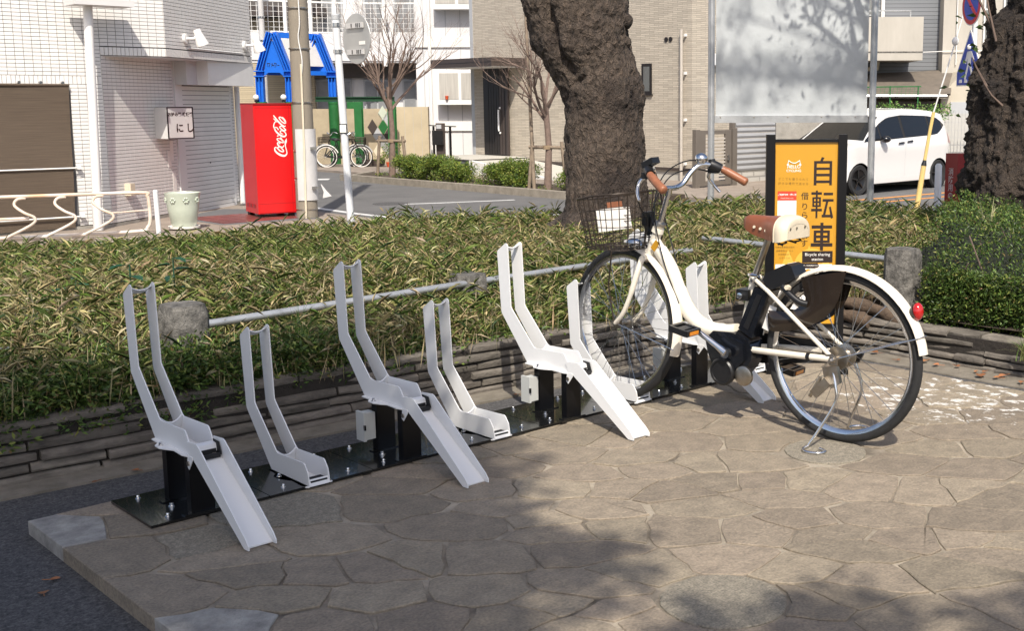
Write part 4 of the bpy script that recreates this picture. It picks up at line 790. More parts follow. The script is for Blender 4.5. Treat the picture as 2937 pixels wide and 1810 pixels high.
for x in (6.4, 7.55): m3 = LB(); m3.bar((x, 0, ST), (x, 0, 1.12), .04, .04); m3.build('post', 'sign_back', WF)
m3 = LB(); m3.box(6.3, 9, .6, .75, ST, 1.02); m3.build('back_wall', 'block', WF)

# ------------------------------------------------------------------ white car
CZ = ST; cu0, cv0 = 17.02, 10.28                            # front end, near side
car = thing('minivan', 'white minivan with dark tinted windows parked on the street', 'car', (cu0 + 2.1, cv0 + .85, CZ))
PROF = [(0.0, 0.30), (0.01, 0.52), (0.06, 0.68), (0.22, 0.84), (0.55, 0.93), (0.90, 1.00), (1.00, 1.04), (1.3, 1.26), (1.62, 1.48), (1.84, 1.59), (2.1, 1.655), (2.6, 1.685), (3.1, 1.675), (3.6, 1.63), (3.88, 1.575), (3.98, 1.49), (4.08, 1.25), (4.17, 1.0), (4.21, 0.75), (4.22, 0.35)]
def top_z(x):
    for (a, za), (b, zb) in zip(PROF, PROF[1:]):
        if a <= x <= b: return za + (zb - za) * (x - a) / (b - a)
    return PROF[-1][1]
WX = (0.84, 3.54)
def bot_z(x):
    z = 0.20
    for wx in WX:
        if abs(x - wx) < 0.345: z = max(z, 0.30 + math.sqrt(max(0, 0.345 ** 2 - (x - wx) ** 2)))
    return z
def half_w(x, z):
    w_ = 0.845 - 0.03 * max(0, 0.55 - z) - 0.006 * math.cos((z - 0.6) * 9)
    if z > 0.98: w_ -= 0.30 * (z - 0.98) + 0.12 * (z - 0.98) ** 2
    if x < 0.8: w_ -= 0.30 * ((0.8 - x) / 0.8) ** 2.2
    if x > 3.7: w_ -= 0.22 * ((x - 3.7) / 0.52) ** 2
    return w_
def cpt(x, z, s, off=0.0): return (cu0 + x, cv0 + 0.845 - s * (half_w(x, z) + off), CZ + z)      # s=+1 near side
xs_ = sorted(set([round(x, 3) for x in np.linspace(0, 4.22, 48)] + [wx + d_ for wx in WX for d_ in (-.344, -.30, -.2, -.1, 0, .1, .2, .3, .344)]))
m3 = MB()
for s in (1, -1):
    rows = [[cpt(x, lerp(bot_z(x), max(top_z(x), bot_z(x) + .02), j / 12), s) for j in range(13)] for x in xs_]
    if s < 0: rows.reverse()
    m3.grid(rows)
rows = [[(cu0 + x, cv0 + 0.845 - half_w(x, top_z(x)) * math.cos(math.pi * j / 8), CZ + top_z(x) + 0.035 * math.sin(math.pi * j / 8)) for j in range(9)] for x in xs_]; m3.grid(rows)
x = 4.22; m3.grid([[(cu0 + x, cv0 + .845 - half_w(x, z) * q, CZ + z) for q in (-1, 0, 1)] for z in (.2, .5, top_z(x))]); x = 0.0; m3.grid([[(cu0 + x, cv0 + .845 - half_w(x, .3) * q, CZ + z) for q in (1, 0, -1)] for z in (.2, .30)])
body = m3.build('body', 'car_white', car, 30)
m3 = MB(); m3.box(cu0 + .1, cu0 + 4.1, cv0 + .10, cv0 + 1.59, CZ + .16, CZ + .62); m3.build('underbody', 'rubber', car)
def car_panel(name, pts, mat_, s=1, off=0.005, parent=None, n=8):   # polygon given as upper and lower outline in (x,z), laid on the side surface
    up, lo = pts; m4 = MB()
    def at(L, t):
        tot = [0]
        for a, b in zip(L, L[1:]): tot.append(tot[-1] + math.hypot(b[0] - a[0], b[1] - a[1]))
        d = t * tot[-1]
        for i in range(len(L) - 1):
            if d <= tot[i + 1] + 1e-9:
                q = (d - tot[i]) / max(1e-9, tot[i + 1] - tot[i]); return (lerp(L[i][0], L[i + 1][0], q), lerp(L[i][1], L[i + 1][1], q))
        return L[-1]
    k = 22; rows = []
    for i in range(k + 1):
        a, b = at(up, i / k), at(lo, i / k); rows.append([cpt(lerp(b[0], a[0], j / n), lerp(b[1], a[1], j / n), s, off) for j in range(n + 1)])
    if s < 0: rows.reverse()
    m4.grid(rows); return m4.build(name, mat_, parent or car, 40)
for s in (1, -1):
    car_panel('quarter_glass', ([(1.02, 1.10), (1.50, 1.36)], [(1.02, 1.06), (1.50, 1.09)]), 'car_glass', s)
    car_panel('side_window', ([(1.55, 1.38), (1.85, 1.50), (2.28, 1.555)], [(1.55, 1.09), (2.28, 1.12)]), 'car_glass', s)
    car_panel('side_window', ([(2.36, 1.56), (2.8, 1.565), (3.24, 1.54)], [(2.36, 1.125), (3.24, 1.15)]), 'car_glass', s)
    car_panel('side_window', ([(3.30, 1.535), (3.62, 1.49), (3.84, 1.36)], [(3.30, 1.155), (3.5, 1.17), (3.84, 1.33)]), 'car_glass', s)
    car_panel('window_trim', ([(0.98, 1.085), (1.6, 1.42), (1.9, 1.53), (2.4, 1.575), (3.3, 1.55), (3.66, 1.5), (3.87, 1.36)], [(0.98, 1.05), (2.3, 1.105), (3.3, 1.14), (3.55, 1.165), (3.87, 1.34)]), 'rubber', s, 0.002)
    car_panel('door_handle', ([(2.05, 1.015), (2.25, 1.03)], [(2.05, 0.985), (2.25, 0.99)]), 'black_plastic', s, 0.02, None, 2)
    car_panel('door_handle', ([(2.36, 1.04), (2.56, 1.055)], [(2.36, 1.01), (2.56, 1.015)]), 'black_plastic', s, 0.02, None, 2)
    car_panel('door_seam', ([(2.315, 1.10), (2.322, 1.10)], [(2.29, 0.32), (2.297, 0.32)]), 'grey_trim', s, 0.002, None, 10)
    car_panel('door_seam', ([(1.20, 1.0), (1.208, 1.0)], [(1.22, 0.40), (1.228, 0.40)]), 'grey_trim', s, 0.002, None, 10)
    car_panel('sill', ([(1.20, .30), (3.18, .32)], [(1.20, .21), (3.18, .21)]), 'car_white', s, 0.02, None, 3)
    car_panel('tail_light', ([(3.99, 1.20), (4.12, 1.10)], [(3.90, 0.97), (4.17, 0.92)]), 'red_lens', s, 0.006)
    car_panel('headlight', ([(0.08, .78), (0.42, .90)], [(0.03, .66), (0.36, .82)]), 'car_glass', s, 0.004)
    for wx in WX:
        c = (cu0 + wx, cv0 + 0.845 - s * 0.70, CZ + 0.30); m4 = MB(); m4.lathe([(0.17, 0.02), (0.215, 0.115), (0.285, 0.13), (0.312, 0.10), (0.315, 0.0), (0.29, -.06)], c, (0, -s, 0), 32, False); wh = m4.build('wheel', 'tyre', car, 35)
        m4 = MB(); m4.lathe([(0.21, 0.06), (0.21, 0.10), (0.19, 0.085), (0.05, 0.06), (0.05, 0.09), (0.001, 0.09)], c, (0, -s, 0), 28, False); m4.build('rim', 'black_plastic', wh, 30)
        m4 = MB()
        for q in range(5):
            a = 2 * math.pi * q / 5 + .4; m4.obox((c[0] + .115 * math.cos(a), c[1] - s * .095, c[2] + .115 * math.sin(a)), (.09 * math.cos(a), 0, .09 * math.sin(a)), (-.014 * math.sin(a), 0, .014 * math.cos(a)), (0, .012, 0))
        m4.build('spokes', 'black_coat', wh)
        m4 = MB(); m4.lathe([(0.345, -0.0), (0.345, 0.10)], (c[0], c[1], c[2]), (0, -s, 0), 28, False); m4.build('wheel_well', 'rubber', car, 40)
    m4 = MB(); m4.sphere((cu0 + 1.52, cv0 + 0.845 - s * 0.93, CZ + 1.10), 0.10, 12, 8, (1.0, 1.0, .72)); mr = m4.build('mirror', 'navy', car, 60)
ws = MB()
rows = []
for i in range(9):
    x = 1.03 + i * 0.085; rows.append([(cu0 + x - .004, cv0 + 0.845 - (half_w(x, top_z(x)) - .07) * (1 - j / 5), CZ + top_z(x) + 0.008 + 0.035 * math.sin(math.pi * (.06 + .88 * j / 10))) for j in range(11)])
ws.grid(rows); ws.build('windshield', 'car_glass', car, 50)
rows = []
for i in range(7):
    z = 1.05 + i * .07; x = 4.22 - (z - .75) * .30; x = 3.98 + (1.49 - z) * (0.19 / .49); rows.append([(cu0 + x + .006, cv0 + .845 - (half_w(x, z) - .1) * (1 - j / 4), CZ + z) for j in range(9)])
m3 = MB(); m3.grid(rows); m3.build('rear_window', 'car_glass', car, 50)

car.scale = (1.09, 1, 1); car.location.x += 0.113
# ------------------------------------------------------------------ street furniture
def local(D, x): return Vector((-1.4192 + 0.70255 * D + 0.71164 * x, -3.0512 + 0.71164 * D - 0.70255 * x, 0))
# utility pole with its wrapped plate
up = thing('utility_pole', 'thick concrete utility pole with a grey wrapped plate beside the red vending machine', 'pole', (7.66, 13.74, BZ))
m3 = MB(); m3.tube([(7.66, 13.74, BZ), (7.67, 13.75, 2.0), (7.68, 13.76, 9)], [0.165, 0.15, 0.12], 24); m3.build('shaft', 'pole_conc', up, 40)
vx, vy = (-1.4192 - 7.66), (-3.0512 - 13.74); va = math.atan2(vy, vx)
rows = []
for z in (-0.22, 0.90): rows.append([(7.665 + 0.185 * math.cos(va + a), 13.745 + 0.185 * math.sin(va + a), z) for a in np.linspace(-.75, 1.45, 14)])
m3 = MB(); m3.grid(rows); rows2 = [[(7.665 + 0.170 * math.cos(va + a), 13.745 + 0.170 * math.sin(va + a), z) for a in np.linspace(-.75, 1.45, 14)] for z in (-0.22, 0.90)]; m3.grid(rows2); m3.build('plate', 'plate_grey', up, 50)
for z in (-0.38, 0.12, 0.55, 1.30, 2.13, 2.75): m3 = MB(); m3.lathe([(0.172 - .008 * z * .5, 0), (0.172 - .008 * z * .5, 0.022)], (7.665, 13.745, z), n=24); m3.build('band', 'dull_chrome', up, 40)
p0 = Vector((7.665, 13.745, 0)); cdv = Vector((math.cos(va), math.sin(va), 0)); sdv = Vector((-math.sin(va), math.cos(va), 0))
m3 = MB(); m3.tube([p0 + cdv * .2 - sdv * .02 + Vector((0, 0, BZ)), p0 + cdv * .2 + Vector((0, 0, .6)), p0 + cdv * .18 + sdv * .01 + Vector((0, 0, 1.9))], 0.016, 6); m3.build('conduit', 'cream_vinyl', up, 40)
m3 = MB(); m3.tube(spline([p0 + cdv * .17 + Vector((0, 0, 1.6)), p0 + cdv * .18 + sdv * .03 + Vector((0, 0, 1.95)), p0 + cdv * .17 - sdv * .01 + Vector((0, 0, 2.3)), p0 + cdv * .17 + sdv * .02 + Vector((0, 0, 2.6)), p0 + cdv * .15 + Vector((0, 0, 3.6))], 5), 0.009, 5); m3.build('rope', 'rope_white', up)
for z in (-0.02, 0.60): m3 = MB(); m3.obox(p0 + cdv * .17 + sdv * .14 + Vector((0, 0, z)), sdv * .05, cdv * .03, Vector((0, 0, .02))); m3.build('bracket', 'steel', up)
# back of a round road sign on a slim pole
sp = thing('road_sign', 'back of a round road sign on a slim white pole behind the bamboo grass', 'sign', tuple(local(13.5, -3.42) + Vector((0, 0, -.5))))
b0, b1 = local(13.5, -3.405), local(13.5, -3.50)
m3 = MB(); m3.tube([b0 + Vector((0, 0, ST)), b1 + Vector((0, 0, 2.27))], 0.042, 14); m3.build('pole', 'pole_white', sp, 40)
m3 = MB(); m3.lathe([(0.046, 0), (0.046, 0.05), (0.03, 0.065)], b1 + Vector((0, 0, 2.24)), n=14); m3.build('cap', 'grey_trim', sp, 40)
dn = Vector((0.99, 0.05, 0)).normalized(); dn = (Vector((0.70255, 0.71164, 0)) * 0.72 + Vector((0.71164, -0.70255, 0)) * 0.69).normalized()
ctr = local(13.62, -3.30) + Vector((0, 0, 2.03)); m3 = MB(); m3.lathe([(0.285, 0), (0.29, 0.006), (0.28, 0.012)], ctr, dn, 40); m3.build('disc', 'sign_back', sp, 30)
sx = Vector((-dn.y, dn.x, 0)); sx = sx if sx.dot(Vector((0.71164, -0.70255, 0))) > 0 else -sx
for z in (2.18, 1.88):
    m3 = MB(); m3.obox(ctr + Vector((0, 0, z - 2.03)) - dn * .016, sx * .17, dn * .012, Vector((0, 0, .03))); m3.build('mount_rail', 'plate_grey', sp)
    m3 = MB(); m3.lathe([(0.052, -.022), (0.052, .022)], b1.lerp(b0, (2.27 - z) / 2.8) + Vector((0, 0, z)), n=14); m3.build('clamp', 'steel', sp, 40)
    for q in (-.05, .05, .08, .12): m3 = MB(); m3.obox(ctr + Vector((0, 0, z - 2.03)) - dn * .03 + sx * q, sx * .006, dn * .003, Vector((0, 0, .022))); m3.build('slot', 'black_plastic', sp)
m3 = MB(); m3.obox(ctr + sx * .12 + Vector((0, 0, -.05)) - dn * .003, sx * .06, dn * .002, Vector((0, 0, .02))); m3.build('maker_label', 'print_white', sp)
stp = b1.lerp(b0, .47) + Vector((0, 0, 1.0)); m3 = MB(); fdv = -Vector((0.70255, 0.71164, 0)); rdv = Vector((0.71164, -0.70255, 0))
stk = MB(); stk.obox(stp + fdv * .044, rdv * .045, fdv * .003, Vector((0, 0, .055))); s1_ = stk.build('sticker', 'black_plastic', sp); m3.obox(stp + fdv * .0475, rdv * .036, fdv * .001, Vector((0, 0, .044))); m3.build('sticker_face', 'print_white', sp)
# rusty tubular bicycle rail in front of the shop
RA, RBp = Vector((2.55, 13.95, 0)), Vector((4.93, 13.10, 0)); rd = (RBp - RA).normalized(); RL = (RBp - RA).length
def rp_(s, z, out=0.0): return RA + rd * s + Vector((rd.y, -rd.x, 0)) * out + Vector((0, 0, z))
br_ = thing('bicycle_rail', 'rusty white tubular bicycle rail in front of the brown blind', 'railing', tuple(rp_(1.2, BZ)))
m3 = MB(); m3.tube(spline([rp_(-.6, .085), rp_(1.2, .085), rp_(RL - .12, .085), rp_(RL - .02, .04), rp_(RL, -.06), rp_(RL, -.30), rp_(RL - .04, -.40), rp_(RL - .18, -.45), rp_(1.2, -.46), rp_(-.6, -.46)], 6), 0.024, 8); m3.build('loop', 'rust_white', br_, 50)
for s in (1.02, 1.50, 1.96):
    m3 = MB(); m3.tube(spline([rp_(s, .06), rp_(s - .10, .045, .03), rp_(s - .13, -.03, .06), rp_(s - .02, -.12, .16), rp_(s + .10, -.19, .18), rp_(s + .06, -.28, .16), rp_(s - .25, -.45, .02)], 6), 0.019, 8); m3.build('wheel_holder', 'rust_white', br_, 50)
m3 = MB(); m3.tube([rp_(-.6, -.20, .1), rp_(1.05, -.20, .1)], .02, 8); m3.build('brace', 'rust_white', br_, 50)
m3 = MB(); m3.tube([rp_(2.0, -.17, .15), rp_(RL, -.16)], .012, 6); m3.build('brace', 'rust_white', br_, 50)
bp_ = single('bollard', 'short white steel bollard at the end of the rusty rail', 'bollard', MB().tube([rp_(RL + .10, BZ), rp_(RL + .09, .10), rp_(RL + .09, .115)], [.034, .034, .02], 12), 'pole_white', 40)
wp = thing('white_pole', 'tall white steel pole in front of the white tiled wall', 'pole', (4.72, 14.2, BZ))
m3 = MB(); m3.tube([(4.62, 14.2, BZ), (4.70, 14.2, 2.66)], .062, 16); m3.build('shaft', 'white_paint', wp, 40)
m3 = MB(); m3.tube([(4.62, 14.2, BZ), (4.62, 14.2, BZ + .35)], .068, 16); m3.build('sleeve', 'grey_paint', wp, 40)
m3 = MB(); m3.box(4.45, 5.25, 13.95, 14.4, 2.66, 2.74); m3.build('cap_beam', 'grey_paint', wp)
pt = thing('flower_pot', 'large pale celadon ceramic pot with a saucer outside the shutter', 'pot', (5.55, 13.45, BZ))
m3 = MB(); m3.lathe([(.15, .04), (.17, .06), (.215, .30), (.232, .46), (.245, .50), (.25, .53), (.235, .53), (.22, .50), (.20, .30), (.001, .25)], (5.55, 13.45, BZ), n=28, cap=False); m3.build('vessel', 'celadon', pt, 50)
m3 = MB(); m3.lathe([(.16, 0), (.215, .02), (.22, .05), (.205, .05), (.16, .025)], (5.55, 13.45, BZ), n=28); m3.build('saucer', 'print_white', pt, 40)
for a in (2.9, 3.7, 4.5, 5.3):
    m3 = MB(); c = Vector((5.55 + .232 * math.cos(a), 13.45 + .232 * math.sin(a), BZ + .43)); ax = Vector((math.cos(a), math.sin(a), 0)); tt = Vector((-ax.y, ax.x, 0))
    for q in range(6): m3.sphere(c + tt * .03 * math.cos(q * math.pi / 3) + Vector((0, 0, .03 * math.sin(q * math.pi / 3))), .016, 6, 4)
    m3.build('rosette', 'celadon', pt, 60)
# vending machine
VA, VBp = Vector((7.06, 14.18, 0)), Vector((7.65, 14.07, 0)); vd = (VBp - VA); vw = vd.length; vd.normalize(); vo = Vector((vd.y, -vd.x, 0)); vz0, vz1 = -0.44, 1.28
vm = thing('vending_machine', 'tall red vending machine side with white script lettering beside the utility pole', 'vending machine', tuple((VA + VBp) / 2 + Vector((0, 0, BZ))))
m3 = MB(); m3.obox((VA + VBp) / 2 - vo * .36 + Vector((0, 0, (vz0 + vz1) / 2)), vd * vw / 2, vo * .36, Vector((0, 0, (vz1 - vz0) / 2))); m3.build('cabinet', 'coke_red', vm)
m3 = MB(); m3.obox((VA + VBp) / 2 + vo * .004 + Vector((0, 0, (vz0 + vz1) / 2)), vd * (vw / 2 - .012), vo * .005, Vector((0, 0, (vz1 - vz0) / 2 - .015))); m3.build('side_panel', 'coke_red', vm)
m3 = MB(); m3.obox((VA + VBp) / 2 - vo * .36 + Vector((0, 0, vz1 + .012)), vd * vw / 2, vo * .38, Vector((0, 0, .012))); m3.build('top_cap', 'dark_red', vm)
for a in (.1, .9):
    for b in (.08, .64): m3 = MB(); c = VA + vd * vw * a - vo * b; m3.box(c.x - .04, c.x + .04, c.y - .04, c.y + .04, BZ, vz0); m3.build('foot', 'black_plastic', vm)
def vpt(X, Y):                                             # lettering sketch units to the panel
    x = (780 + X / 10.08) * .83556; y = (310 + Y / 10.08) * .83556; t = (y - 250) / 270; l_ = lerp(605, 622, t); r_ = lerp(694, 708, t)
    return VA + vd * vw * (x - l_) / (r_ - l_) + vo * .0105 + Vector((0, 0, vz1 - (vz1 - vz0 + .06) * t))
def stroke(m4, pts, ws, closed=False):
    P = [Vector((x, y, 0)) for x, y in pts]; k = 5; S_ = spline(P, k, closed); n = len(S_); L_, R_ = [], []
    for i, p in enumerate(S_):
        d = (S_[(i + 1) % n] - S_[i - 1]) if closed else (S_[min(i + 1, n - 1)] - S_[max(i - 1, 0)])
        d = d.normalized() if d.length > 1e-6 else Vector((1, 0, 0)); q = Vector((-d.y, d.x, 0)); f_ = i / k; a = int(f_) % len(ws); b = (a + 1) % len(ws) if closed else min(a + 1, len(ws) - 1); w_ = lerp(ws[a], ws[b], f_ - int(f_)) / 2
        L_.append(vpt(*(p + q * w_)[:2])); R_.append(vpt(*(p - q * w_)[:2]))
    if closed: L_.append(L_[0]); R_.append(R_[0])
    m4.grid([L_, R_])
glyphs = [([(115, 1150), (80, 1112), (48, 1140), (62, 1215), (130, 1290), (220, 1345), (320, 1368), (378, 1325), (388, 1265), (372, 1190), (350, 1110), (342, 1040), (352, 965), (362, 920), (377, 862)], [18, 26, 30, 40, 52, 58, 56, 34, 26, 24, 24, 34, 62, 40, 4], False),
          ([(150, 1115), (128, 1140), (190, 1215), (270, 1248), (296, 1225), (250, 1155), (190, 1115)], [30, 34, 36, 36, 34, 32, 28], True),
          ([(200, 1020), (160, 980), (125, 995), (150, 1065), (225, 1112), (288, 1105), (300, 1060)], [30, 26, 34, 40, 38, 30, 20], False),
          ([(165, 862), (118, 868), (122, 905), (190, 960), (268, 985), (285, 960), (225, 895)], [26, 30, 32, 32, 30, 28, 26], True), ([(205, 832), (250, 900), (292, 950), (300, 1000)], [30, 34, 30, 16], False),
          ([(120, 775), (142, 800)], [44, 44], False),
          ([(150, 620), (110, 555), (60, 540), (40, 575), (75, 650), (150, 730), (235, 790), (320, 808), (362, 765), (340, 700), (285, 655), (225, 640), (195, 665), (225, 720), (280, 735)], [30, 28, 24, 34, 42, 48, 52, 48, 36, 26, 24, 26, 28, 26, 16], False),
          ([(40, 590), (15, 520), (25, 440), (70, 365), (95, 330)], [26, 26, 30, 24, 14], False),
          ([(205, 515), (185, 540), (240, 605), (320, 640), (350, 620), (300, 560), (245, 515)], [28, 30, 34, 34, 32, 28, 26], True),
          ([(5, 195), (60, 275), (140, 375), (230, 465), (310, 515), (350, 500)], [22, 40, 46, 44, 36, 20], False), ([(0, 290), (50, 330), (110, 395)], [14, 22, 16], False),
          ([(225, 262), (178, 250), (170, 285), (235, 375), (320, 430), (342, 405), (290, 320)], [26, 30, 32, 32, 32, 30, 26], True), ([(245, 250), (300, 300), (345, 370), (352, 440)], [26, 32, 30, 18], False)]
for zz in (vz0 + .16, vz1 - .05): m3 = MB(); m3.obox((VA + VBp) / 2 + vo * .0095 + Vector((0, 0, zz)), vd * (vw / 2 - .012), vo * .0006, Vector((0, 0, .003))); m3.build('panel_seam', 'dark_red', vm)
m3 = MB(); m3.obox(VA + vd * (vw - .05) + vo * .0095 + Vector((0, 0, (vz0 + vz1) / 2)), vd * .002, vo * .0006, Vector((0, 0, (vz1 - vz0) / 2 - .02))); m3.build('panel_seam', 'dark_red', vm)
for k_ in range(3):
    m3 = MB(); m3.obox(VA - vo * (.2 + .18 * k_) - vd * .003 + Vector((0, 0, vz0 + .12)), vo * .06, vd * .003, Vector((0, 0, .03))); m3.build('vent', 'dark_red', vm)
m3 = MB()
for p, ws, c in glyphs: stroke(m3, p, ws, c)
m3.build('script_lettering', 'print_white', vm)
bag = MB(); q_ = local(18.4, -5.12); bag.grid([[q_ + Vector((0, 0, .02)), q_ + Vector((.01, -.01, .02))], [q_ + Vector((.02, -.05, -.10)), q_ + Vector((.08, -.04, -.09))], [q_ + Vector((.01, -.03, -.20)), q_ + Vector((.13, -.10, -.17))]]); single('plastic_bag', 'small white plastic bag hanging beside the utility pole', 'bag', bag, 'plate_grey', 60)
# billboard seen from behind
bb = thing('billboard', 'plain aluminium back of a billboard on two steel poles', 'billboard', (8.43, 4.65, -.3))
pl, pr = Vector((7.82, 5.255, 0)), Vector((9.04, 4.05, 0)); bd = (pr - pl).normalized(); bo = Vector((bd.y, -bd.x, 0)); bo = bo if bo.dot(Vector((-1, -1, 0))) > 0 else -bo
for q in (pl, pr): m3 = MB(); m3.tube([q + Vector((0, 0, -.5)), q + Vector((0, 0, 3.3))], .036, 14); m3.build('pole', 'galv', bb, 40)
L = (pr - pl).length; rows = []
for i in range(13):
    z = 1.13 + i * .165; rows.append([pl + bd * (.05 + (L - .10) * j / 16) - bo * (.05 - .004 * noise1(i * 1.3 + j * .8, 4)) + Vector((0, 0, z)) for j in range(17)])
m3 = MB(); m3.grid(rows); m3.grid([[p - bo * .004 for p in r_] for r_ in rows]); m3.build('sheet', 'alu_sheet', bb, 60)
m3 = MB(); m3.bar(pl + bd * .04 - bo * .045 + Vector((0, 0, 1.105)), pr - bd * .04 - bo * .045 + Vector((0, 0, 1.105)), .03, .075); m3.build('bottom_channel', 'galv', bb)
for j in range(5): m3 = MB(); m3.lathe([(.008, 0), (.006, .006)], pl + bd * (.1 + j * .36) - bo * .03 + Vector((0, 0, 1.125)), bo, 8); m3.build('rivet', 'dull_chrome', bb)
# yellow guy-wire guard, guy wire and insulator
gw = thing('guy_wire', 'guy wire with a yellow plastic guard slanting in front of the white car', 'guy wire', tuple(local(18.6, 4.44) + Vector((0, 0, -.5))))
g_ = [local(18.6, 4.44) + Vector((0, 0, -.42)), local(18.6, 4.53) + Vector((0, 0, .27)), local(18.6, 4.60) + Vector((0, 0, .75)), local(18.6, 4.66) + Vector((0, 0, 1.12))]
m3 = MB(); m3.tube([g_[0], g_[0].lerp(g_[1], .2), g_[1]], [.050, .046, .042], 12); m3.build('guard', 'guard_yellow', gw, 40)
m3 = MB(); m3.tube([g_[1], g_[1].lerp(g_[2], .18)], [.047, .028], 12); m3.build('collar', 'black_plastic', gw, 40)
m3 = MB(); m3.tube([g_[1].lerp(g_[2], .1), g_[2], g_[3]], [.027, .028, .028], 12); m3.build('guard', 'guard_yellow', gw, 40)
m3 = MB(); m3.tube([g_[3], local(18.6, 4.96) + Vector((0, 0, 2.2)), local(18.6, 5.40) + Vector((0, 0, 3.9))], .012, 6); m3.build('wire', 'rope_white', gw)
m3 = MB(); m3.sphere(local(18.6, 4.965) + Vector((0, 0, 2.23)), .055, 12, 8, (1, 1, 1.25)); m3.build('insulator', 'print_white', gw, 50)
# red hydrant box with faded lettering, and bollard
rb = thing('hydrant_box', 'dark red metal box with faded white lettering beside the right tree', 'box', tuple(local(12.2, 3.35)))
ra, rl = local(12.2, 3.28), local(12.35, 3.42); fr2 = (rl - ra)
bdn = Vector((0.70255, 0.71164, 0)); bdr = Vector((0.71164, -0.70255, 0)); fd_ = (bdr * .62 - bdn * .78).normalized(); sd_ = (bdr * .90 + bdn * .43).normalized()
P = local(12.2, 3.33) ; side = (bdr * .92 + bdn * .38).normalized(); thin = (bdn * .80 - bdr * .60).normalized()
lf = P - bdr * .0; m3 = MB(); base_pts = [P, P + side * .55, P + side * .55 + thin * .16, P + thin * .16]
m3.prism([Vector((q.x, q.y, -.35)) for q in base_pts], (0, 0, 1.09)); m3.build('case', 'dark_red', rb)
put_text('消\n防\n用\nの\n水\n路', 0.085, P + thin * .08 - Vector((-thin.y, thin.x, 0)) * 0 + (P - (P + side)).normalized() * .004 + Vector((0, 0, .33)), -thin, (0, 0, 1), 'faded_white', rb, .001, sx=.8)
wb = single('bollard', 'white steel bollard beside the dark red box', 'bollard', MB().tube([local(13.2, 3.385) + Vector((0, 0, -.3)), local(13.2, 3.385) + Vector((0, 0, .56)), local(13.2, 3.385) + Vector((0, 0, .585))], [.04, .04, .02], 12), 'pole_white', 40)
# no-parking disc and pedestrian-crossing sign, turned away from us
ps = thing('traffic_sign', 'no-parking disc above a blue pedestrian-crossing sign near the right tree', 'sign', tuple(local(17.8, 5.03) + Vector((0, 0, -.5))))
b = local(17.8, 5.04); m3 = MB(); m3.tube([b + Vector((0, 0, ST)), b + Vector((0, 0, 3.2))], .042, 12); m3.build('pole', 'pole_white', ps, 40)
sn = (-Vector((0.70255, 0.71164, 0)) * .20 + Vector((0.71164, -0.70255, 0)) * -.98).normalized(); st_ = Vector((-sn.y, sn.x, 0)); st_ = st_ if st_.dot(bdr) > 0 else -st_
c = b + sn * .06 + Vector((0, 0, 2.72)); m3 = MB(); m3.lathe([(.30, 0), (.30, .01)], c, sn, 36); m3.build('disc', 'print_white', ps, 30)
m3 = MB(); m3.lathe([(.285, .011), (.285, .013)], c, sn, 36); m3.build('disc_red', 'sign_red', ps, 30)
m3 = MB(); m3.lathe([(.22, .014), (.22, .016)], c, sn, 36); m3.build('disc_blue', 'sign_blue', ps, 30)
m3 = MB(); m3.obox(c + sn * .018, (st_ + Vector((0, 0, -1))).normalized() * .22, (st_ + Vector((0, 0, 1))).normalized() * .03, sn * .001); m3.build('slash', 'sign_red', ps)
def spt(x, z, o_): return b + sn * (.06 + o_) + st_ * x + Vector((0, 0, z))
m3 = MB(); m3.prism([spt(-.40, 1.52, 0), spt(.40, 1.52, 0), spt(.40, 1.72, 0), spt(.02, 2.35, 0), spt(-.02, 2.35, 0), spt(-.40, 1.72, 0)], sn * .01); m3.build('plate', 'print_white', ps)
m3 = MB(); m3.prism([spt(-.38, 1.54, .011), spt(.38, 1.54, .011), spt(.38, 1.72, .011), spt(0, 2.32, .011), spt(-.38, 1.72, .011)], sn * .002); m3.build('blue_field', 'sign_blue', ps)
m3 = MB()
m3.sphere(spt(.0, 2.10, .015), .045, 10, 6, (.9, .9, 1)); m3.prism([spt(-.06, 2.04, .014), spt(.06, 2.04, .014), spt(.05, 1.84, .014), spt(-.05, 1.84, .014)], sn * .002)
for a, b2 in (((-.05, 2.02), (-.12, 1.86)), ((.05, 2.02), (.14, 1.90)), ((-.02, 1.86), (-.12, 1.62)), ((.02, 1.86), (.12, 1.64))): m3.bar(spt(*a, .015), spt(*b2, .015), .045, .003, sn)
m3.build('walking_figure', 'print_white', ps)
for x in (-.26, -.09, .09, .26): m3 = MB(); m3.prism([spt(x - .05, 1.57, .014), spt(x + .05, 1.57, .014), spt(x + .04, 1.62, .014), spt(x - .04, 1.62, .014)], sn * .002); m3.build('zebra_bar', 'print_white', ps)
# ------------------------------------------------------------------ bicycle rack: black base plates and white stands
strip = thing('rack_base', 'glossy black steel base plates bolted down under the white stands', 'base plate', (-0.13, 0.385, 0))
PITCH = 0.3868
for i in range(9):
    m3 = MB(); x0 = -0.131 + i * PITCH; m3.box(x0 + .0015, x0 + PITCH - .0015, 0.383, 0.705, 0.003, 0.0115); pl_ = m3.build('plate', 'black_coat', strip)
    for bx, by in ((x0 + .072, .430), (x0 + .072, .665), (x0 + .315, .430), (x0 + .315, .665)):
        m3 = MB(); m3.lathe([(.009, 0), (.009, .002), (.0055, .003), (.0055, .010), (.004, .012)], (bx, by, .0115), n=8); m3.build('bolt', 'chrome', pl_, 40)
SIDE = [(.765, .697), (.757, .690), (.743, .430), (.735, .420), (.600, .283), (.588, .276), (.410, .281), (.402, .277), (.383, .252), (.374, .206), (.636, .203), (.805, .398), (.808, .408), (.828, .655), (.824, .664), (.772, .698)]
def plate_x(m3, prof, x0, x1): return m3.prism([(x0, y, z) for y, z in prof], (x1 - x0, 0, 0))
